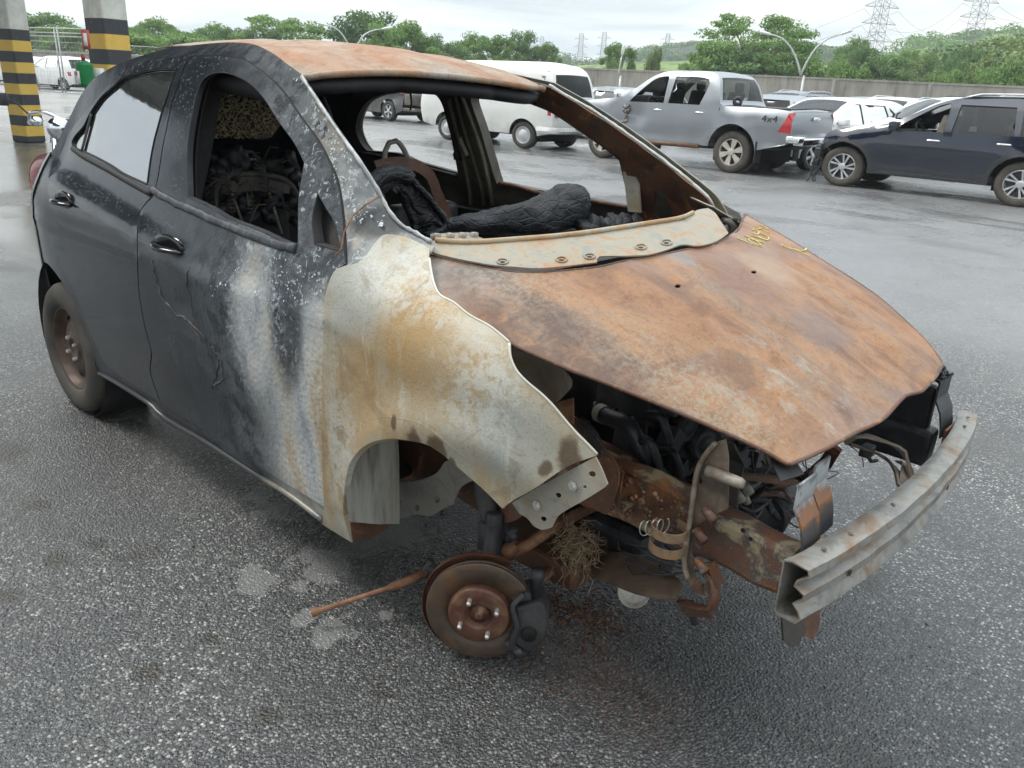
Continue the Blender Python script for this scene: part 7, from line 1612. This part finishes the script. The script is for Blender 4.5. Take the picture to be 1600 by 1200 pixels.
# ================================================================== vegetation and hills
def leafmat(n, a, b, c3):
    g = G(n, .55); nz = g.noise(.8, 4, .6); n2 = g.noise(7, 3, .6); oi = g.n('ShaderNodeObjectInfo').outputs['Random']
    c = g.mix(g.sm(nz, .35, .65), a, b); c = g.mix(g.sm(n2, .5, .75), c, c3); c = g.mix(g.math('MULTIPLY', oi, .35), c, tuple(k*.6 for k in a)); g.col(c)
    tr = g.n('ShaderNodeBsdfTranslucent'); g.put(tr.inputs[0], c); ms = g.n('ShaderNodeMixShader'); ms.inputs[0].default_value = .35; o = g.t.nodes['Material Output']
    g.t.links.new(g.b.outputs[0], ms.inputs[1]); g.t.links.new(tr.outputs[0], ms.inputs[2]); g.t.links.new(ms.outputs[0], o.inputs[0]); return g.m
M['leafA'] = leafmat('mid_green_leaves', (.10, .20, .045), (.18, .31, .065), (.29, .42, .10)); M['leafB'] = leafmat('dark_green_leaves', (.070, .15, .045), (.13, .235, .060), (.20, .31, .085)); M['leafC'] = leafmat('olive_leaves', (.11, .18, .05), (.19, .26, .075), (.28, .33, .11)); M['bark'] = mottled('tree_bark', (.07, .06, .05), (.12, .10, .085), (.18, .16, .13), 12, .9)
def make_tree(name, H, Rr, seed, leaf, flat=.55, nclump=46, per=150, ls=.34, trunk_h=.35, shape='round', label=None):
    rn = random.Random(seed); root = thing(name, label or 'tree', 'tree'); bm = bmesh.new(); cl = []
    for i in range(nclump):
        a = rn.uniform(0, 2*pi); rr_ = sqrt(rn.random()); 
        if shape == 'round': z = H*(trunk_h+(1-trunk_h)*rn.random()); k = sqrt(max(0, 1-((z/H-trunk_h-.5*(1-trunk_h))/(.56*(1-trunk_h)))**2)); rad = Rr*rr_*k
        elif shape == 'umbrella': rad = Rr*rr_; z = H*(1-.30*(rad/Rr)**2-.16*rn.random())
        else: lay = rn.choice((.45, .58, .70, .82, .93)); rad = Rr*rr_*(1.15-.75*abs(lay-.62)); z = H*(lay+rn.uniform(-.04, .04))
        cl.append((Vector((cos(a)*rad, sin(a)*rad, z)), Rr*rn.uniform(.16, .30)))
    zf = H*trunk_h*.8; tube(bm, p3spline([(0, 0, 0), (Rr*.03, 0, zf*.5), (0, Rr*.03, zf), (0, 0, H*.7)], H*.06), [max(.03, H*.032*(1-.9*i/16)) for i in range(60)][:len(p3spline([(0, 0, 0), (Rr*.03, 0, zf*.5), (0, Rr*.03, zf), (0, 0, H*.7)], H*.06))], 8)
    for c, r_ in rn.sample(cl, min(16, nclump)): s = Vector((0, 0, rn.uniform(zf*.7, H*.5))); mid = s.lerp(c, .5)+Vector((0, 0, H*.04)); tube(bm, [s, mid, c], [H*.012, H*.008, H*.003], 5, False)
    mo('trunk', bm, M['bark'], root)
    V, F = [], []
    for c, r_ in cl:
        for k in range(per):
            d = Vector((rn.gauss(0, 1), rn.gauss(0, 1), rn.gauss(0, 1))); d.normalize(); p = c+Vector((d.x*r_, d.y*r_, d.z*r_*flat))*(rn.random()**.4)*rn.uniform(.85, 1.15)
            n_ = (d*.6+Vector((rn.uniform(-1, 1), rn.uniform(-1, 1), rn.uniform(-.2, 1)))).normalized(); a = n_.cross(Vector((rn.uniform(-1, 1), rn.uniform(-1, 1), rn.uniform(-1, 1)))).normalized(); b = n_.cross(a); s = ls*rn.uniform(.5, 1.15); i = len(V)
            V += [p+a*s*.5, p+b*s*.28, p-a*s*.5, p-b*s*.28]; F.append((i, i+1, i+2, i+3))
    mo('crown', ([tuple(v) for v in V], F), leaf, root, smooth=False); return root
def tree_copy(src, u, d, sc, rz, label, group, lm=None):
    c = copy_tree(src) if src.get('_used') else src
    src['_used'] = 1; p = px_az(u, d); c.location = (p.x, p.y, 0); c.rotation_euler = (0, 0, rz); c.scale = sc if isinstance(sc, (tuple, list)) else (sc, sc, sc); tag(c, label, 'tree', group); return c
tA = make_tree('broadleaf_tree', 8, 5.2, 1, M['leafA'], .6, 70, 190, .42, .22)
tB = make_tree('broadleaf_tree', 8, 5.0, 2, M['leafB'], .6, 64, 190, .42, .15)
tC = make_tree('umbrella_tree', 8, 6.0, 3, M['leafA'], .35, 46, 190, .36, .45, 'umbrella')
tD = make_tree('airy_tree', 10, 6.2, 4, M['leafA'], .38, 62, 190, .40, .3, 'layer')
tE = make_tree('shrub', 4, 3.4, 5, M['leafC'], .7, 46, 170, .34, .08)
tF = make_tree('shrub', 4, 3.6, 6, M['leafA'], .7, 46, 170, .34, .06)
GT = 'trees beyond the yard wall'; rn = random.Random(77)
def tsc(u, vtop, d, H): return PT(u, vtop, dist=d).z/H
def T_(src, H, u, vtop, d, wpx, Rr, label):
    s = tsc(u, vtop, d, H); w = wpx/2*d/CF/Rr; return tree_copy(src, u, d, (w, w, s), rn.uniform(0, 6.3), label, GT)
for a in [(tB, 8, 80, 26, 92, 110, 5, 'dark tree between the two striped columns'), (tA, 8, 118, 44, 84, 80, 5.2, 'green tree left of the second striped column behind the gate'), (tB, 8, 42, 50, 110, 60, 5, 'small bluish tree next to the first striped column'), (tC, 8, 262, 30, 92, 80, 6, 'flat-topped tree rising above the left end of the tree line'), (tC, 8, 212, 42, 86, 90, 6, 'flat-topped tree just right of the second striped column'), (tC, 8, 335, 38, 95, 90, 6, 'flat-topped tree with gaps above the rear door'), (tA, 8, 240, 58, 80, 120, 5.2, 'leafy tree low behind the mesh fence above the rear door'), (tA, 8, 305, 60, 82, 110, 5.2, 'leafy tree low behind the fence above the front door'), (tB, 8, 372, 48, 90, 60, 5, 'dark narrow tree at the start of the rusty roof'),
          (tD, 10, 452, 28, 88, 125, 6.2, 'wide spreading tree above the near roof corner of the burned car'), (tB, 8, 420, 50, 84, 80, 5, 'low dark tree left under the spreading tree'), (tB, 8, 575, 24, 86, 120, 5, 'large dense dark tree behind the pair of lamp arms'), (tA, 8, 618, 40, 80, 120, 5.2, 'dense tree to the right behind the lamp arms'), (tB, 8, 660, 56, 84, 80, 5, 'sloping end of the dense tree group above the roof'), (tC, 8, 738, 54, 90, 90, 6, 'rounded bright green tree above the middle of the rusty roof'), (tA, 8, 775, 62, 88, 70, 5.2, 'small green tree left of the van roof'), (tB, 8, 812, 53, 92, 56, 5, 'round dark tree directly behind the van roof'), (tA, 8, 848, 72, 92, 50, 5.2, 'low green tree above the right part of the van roof'), (tB, 8, 703, 72, 82, 60, 5, 'low dark tree between two green trees over the rusty roof'),
          (tA, 8, 962, 73, 80, 56, 5.2, 'round green tree behind the thin lamp pole'), (tE, 4, 1017, 82, 80, 28, 3.4, 'small lone bush tree between pole and big tree'), (tD, 10, 1165, 26, 78, 150, 6.2, 'big airy tree towering over the pickup roof'), (tA, 8, 1115, 72, 76, 100, 5.2, 'leafy lower tree left under the big airy tree'), (tA, 8, 1205, 66, 82, 110, 5.2, 'leafy lower tree right under the big airy tree'), (tB, 8, 1160, 84, 75, 120, 5, 'dark low trees at the foot of the big airy tree')]:
    T_(*a)
for a in [(tC, 8, 1325, 60, 110, 70, 6, 'flat-topped dark tree beside the left big pylon'), (tB, 8, 1340, 80, 88, 60, 5, 'dark tree at the foot of the left big pylon'), (tF, 4, 1285, 100, 76, 90, 3.6, 'bright green shrub right of the two-armed lamp'), (tB, 8, 1375, 92, 80, 80, 5, 'mid green tree over the wall right of the left pylon'), (tF, 4, 1315, 104, 74, 70, 3.6, 'green shrub over the wall under the left big pylon'), (tA, 8, 1435, 88, 96, 36, 5.2, 'small round-headed tree before the grassy hill'), (tE, 4, 1450, 118, 72, 60, 3.4, 'yellow green shrub low over the wall at right'), (tF, 4, 1475, 116, 71, 50, 3.6, 'pale green shrub over the wall at right of the yellow one'), (tB, 8, 1500, 80, 90, 55, 5, 'dark bushy tree under the right big pylon'), (tB, 8, 1480, 96, 84, 50, 5, 'dark tree left under the right big pylon'), (tF, 4, 1560, 104, 76, 70, 3.6, 'round dark shrub before the right hillside'), (tE, 4, 1530, 96, 84, 80, 3.4, 'olive shrub on the right hillside beneath the pylon'), (tE, 4, 1595, 96, 88, 90, 3.4, 'olive shrub at the right picture edge'), (tE, 4, 1410, 100, 88, 60, 3.4, 'olive bush between the two big pylons'), (tA, 8, 1400, 84, 105, 60, 5.2, 'light tree farther back between the two big pylons')]: T_(*a)
# hills
def hill(name, pts, d, depth, mat, label, kind='structure', base=-2, steps=26, rough=.03, dv=0):
    P = []; us = [p[0] for p in pts]; n = 60; V, F = [], []
    for i in range(n+1):
        u = us[0]+(us[-1]-us[0])*i/n; v = lerp_t(pts, u)+dv
        for j in range(steps+1):
            t = j/steps; dd = d+depth*t; top = PT(u, v, dist=d+depth*.5); hz = max(0, top.z)*(sin(pi*min(1, t*1.0)*.5)**1.0 if t < .5 else 1-.3*(t-.5)) if False else max(.0, top.z)*sin(pi*min(t*.98+.02, 1)*.5 if t < .5 else pi*.5*(1))**1; g_ = PT(u, v, dist=dd)
            k = min(1, t*2); z = base+(top.z-base)*sin(k*pi/2); z += rough*d*mnoise.noise(Vector((g_.x*.03, g_.y*.03, 0)))*.5*k*(1-k)*4+rough*d*.10*mnoise.noise(Vector((g_.x*.08, g_.y*.08, 0)))*k; V.append((g_.x, g_.y, z))
    m = steps+1
    for i in range(n):
        for j in range(steps): F.append((i*m+j, (i+1)*m+j, (i+1)*m+j+1, i*m+j+1))
    o = mo(name, (V, F), mat); tag(o, label, None, None, kind); return V
def grassmat(n, a, b, c3, sc=.03):
    g = G(n, .9); x = g.noise(sc, 7, .65, .4); y = g.noise(sc*7, 6, .7); c = g.ramp(x, [(.35, a), (.5, b), (.65, c3)]); c = g.mix(g.math('MULTIPLY', g.sm(y, .48, .6), .55), c, tuple(k*.45 for k in a)); g.col(c); g.bump(y, .8, 2); return g.m
gm1 = grassmat('hill_grass', (.10, .16, .05), (.17, .24, .08), (.22, .25, .11)); gm2 = grassmat('far_forest', (.035, .055, .03), (.05, .075, .04), (.07, .09, .05), .05)
def scatter(name, Vs, n, size, leaf, seed, label, zmin=1., per=26):
    rn = random.Random(seed); V, F = [], []
    for _ in range(n):
        b = Vector(rn.choice(Vs))+Vector((rn.uniform(-3, 3), rn.uniform(-3, 3), 0))
        if b.z < zmin: continue
        if mnoise.noise(Vector((b.x*.02, b.y*.02, seed))) < -.12: continue
        s = size*rn.uniform(.5, 1.3)
        for k in range(per):
            d = Vector((rn.gauss(0, 1), rn.gauss(0, 1), rn.gauss(0, 1))).normalized(); p = b+Vector((d.x*s, d.y*s, abs(d.z)*s*.9+s*.1)); a = d.cross(Vector((rn.uniform(-1, 1), rn.uniform(-1, 1), rn.uniform(-1, 1)))).normalized(); c = d.cross(a); q = s*rn.uniform(.10, .22); i = len(V); V += [tuple(p+a*q), tuple(p+c*q*.7), tuple(p-a*q), tuple(p-c*q*.7)]; F.append((i, i+1, i+2, i+3))
    o = mo(name, (V, F), leaf, smooth=False); return tag(o, label, None, None, 'stuff')
h1 = hill('green_hill', [(1380, 100), (1400, 84), (1420, 72), (1450, 67), (1510, 63), (1560, 55), (1620, 50), (1800, 60)], 240, 160, gm1, 'grassy green hill at the right')
h3 = hill('near_slope', [(1380, 128), (1460, 112), (1520, 95), (1580, 84), (1650, 80), (1800, 78)], 92, 60, gm1, 'scrubby green slope behind the wall at the right', base=0)
h2 = hill('wooded_ridge', [(700, 96), (820, 92), (890, 86), (960, 86), (990, 80), (1020, 71), (1060, 68), (1110, 66), (1180, 70), (1300, 74), (1370, 82), (1420, 100)], 330, 120, gm2, 'wooded ridge beyond the yard', dv=10)
h4 = hill('meadow_rise', [(880, 104), (1000, 97), (1100, 95), (1200, 98), (1340, 104), (1460, 110)], 120, 60, gm1, 'pale green meadow beyond the wall', base=0, rough=.01)
h5 = hill('left_ridge', [(-60, 40), (20, 26), (60, 44), (160, 70), (330, 66), (372, 44), (420, 66), (560, 70), (640, 74), (740, 84)], 420, 100, gm2, 'distant ridge at the left', dv=22)
scatter('ridge_woodland', h2, 2200, 3.2, M['leafB'], 5, 'woodland covering the distant ridge', 6, 60); scatter('hill_scrub', h1, 420, 2.6, M['leafA'], 7, 'scrub and small trees on the green hill', 4, 60); scatter('slope_scrub', h3, 1300, 1.5, M['leafC'], 8, 'mixed scrub on the slope behind the wall', 1.2, 70); scatter('slope_bushes', h3, 700, 1.5, M['leafB'], 9, 'dark bushes on the slope behind the wall', 1.2, 70); scatter('left_ridge_woodland', h5, 1100, 4, M['leafB'], 15, 'woodland on the left ridge', 6, 60)
# unseen canopy over the striped columns, its slabs sized to darken the car-side reflections
cm = mottled('canopy_sheet', (.10, .105, .11), (.14, .145, .15), (.18, .18, .175), 1., .6)
bm = bmesh.new(); box(bm, (-14.5, -4.5, 8.2), (16, 17, .35)); box(bm, (3, -14.5, 8.2), (19, 15, .35))
for i in range(4): box(bm, (-21.5+i*4.7, -4.5, 7.85), (.25, 16.6, .35))
tag(mo('unseen_canopy_roof', bm, cm, smooth=False), 'unseen sheet-metal canopy roof over the striped columns, sized to darken the car-side reflections', 'canopy')
# ================================================================== damp air over the yard and hills
bm = bmesh.new(); bmesh.ops.create_cube(bm, size=1); bmesh.ops.scale(bm, vec=(2200, 2200, 91), verts=bm.verts); bmesh.ops.translate(bm, vec=(0, 0, 43.5), verts=bm.verts)
hm = bpy.data.materials.new('haze_air'); hm.use_nodes = True; t = hm.node_tree; t.nodes.clear(); o_ = t.nodes.new('ShaderNodeOutputMaterial'); v_ = t.nodes.new('ShaderNodeVolumePrincipled')
v_.inputs['Color'].default_value = (.90, .95, 1, 1); v_.inputs['Density'].default_value = .00055; v_.inputs['Anisotropy'].default_value = .2; t.links.new(v_.outputs[0], o_.inputs['Volume'])
tag(mo('haze', bm, hm, smooth=False), 'thin damp haze over the yard and hills', None, None, 'stuff')
SC.cycles.volume_bounces = 1
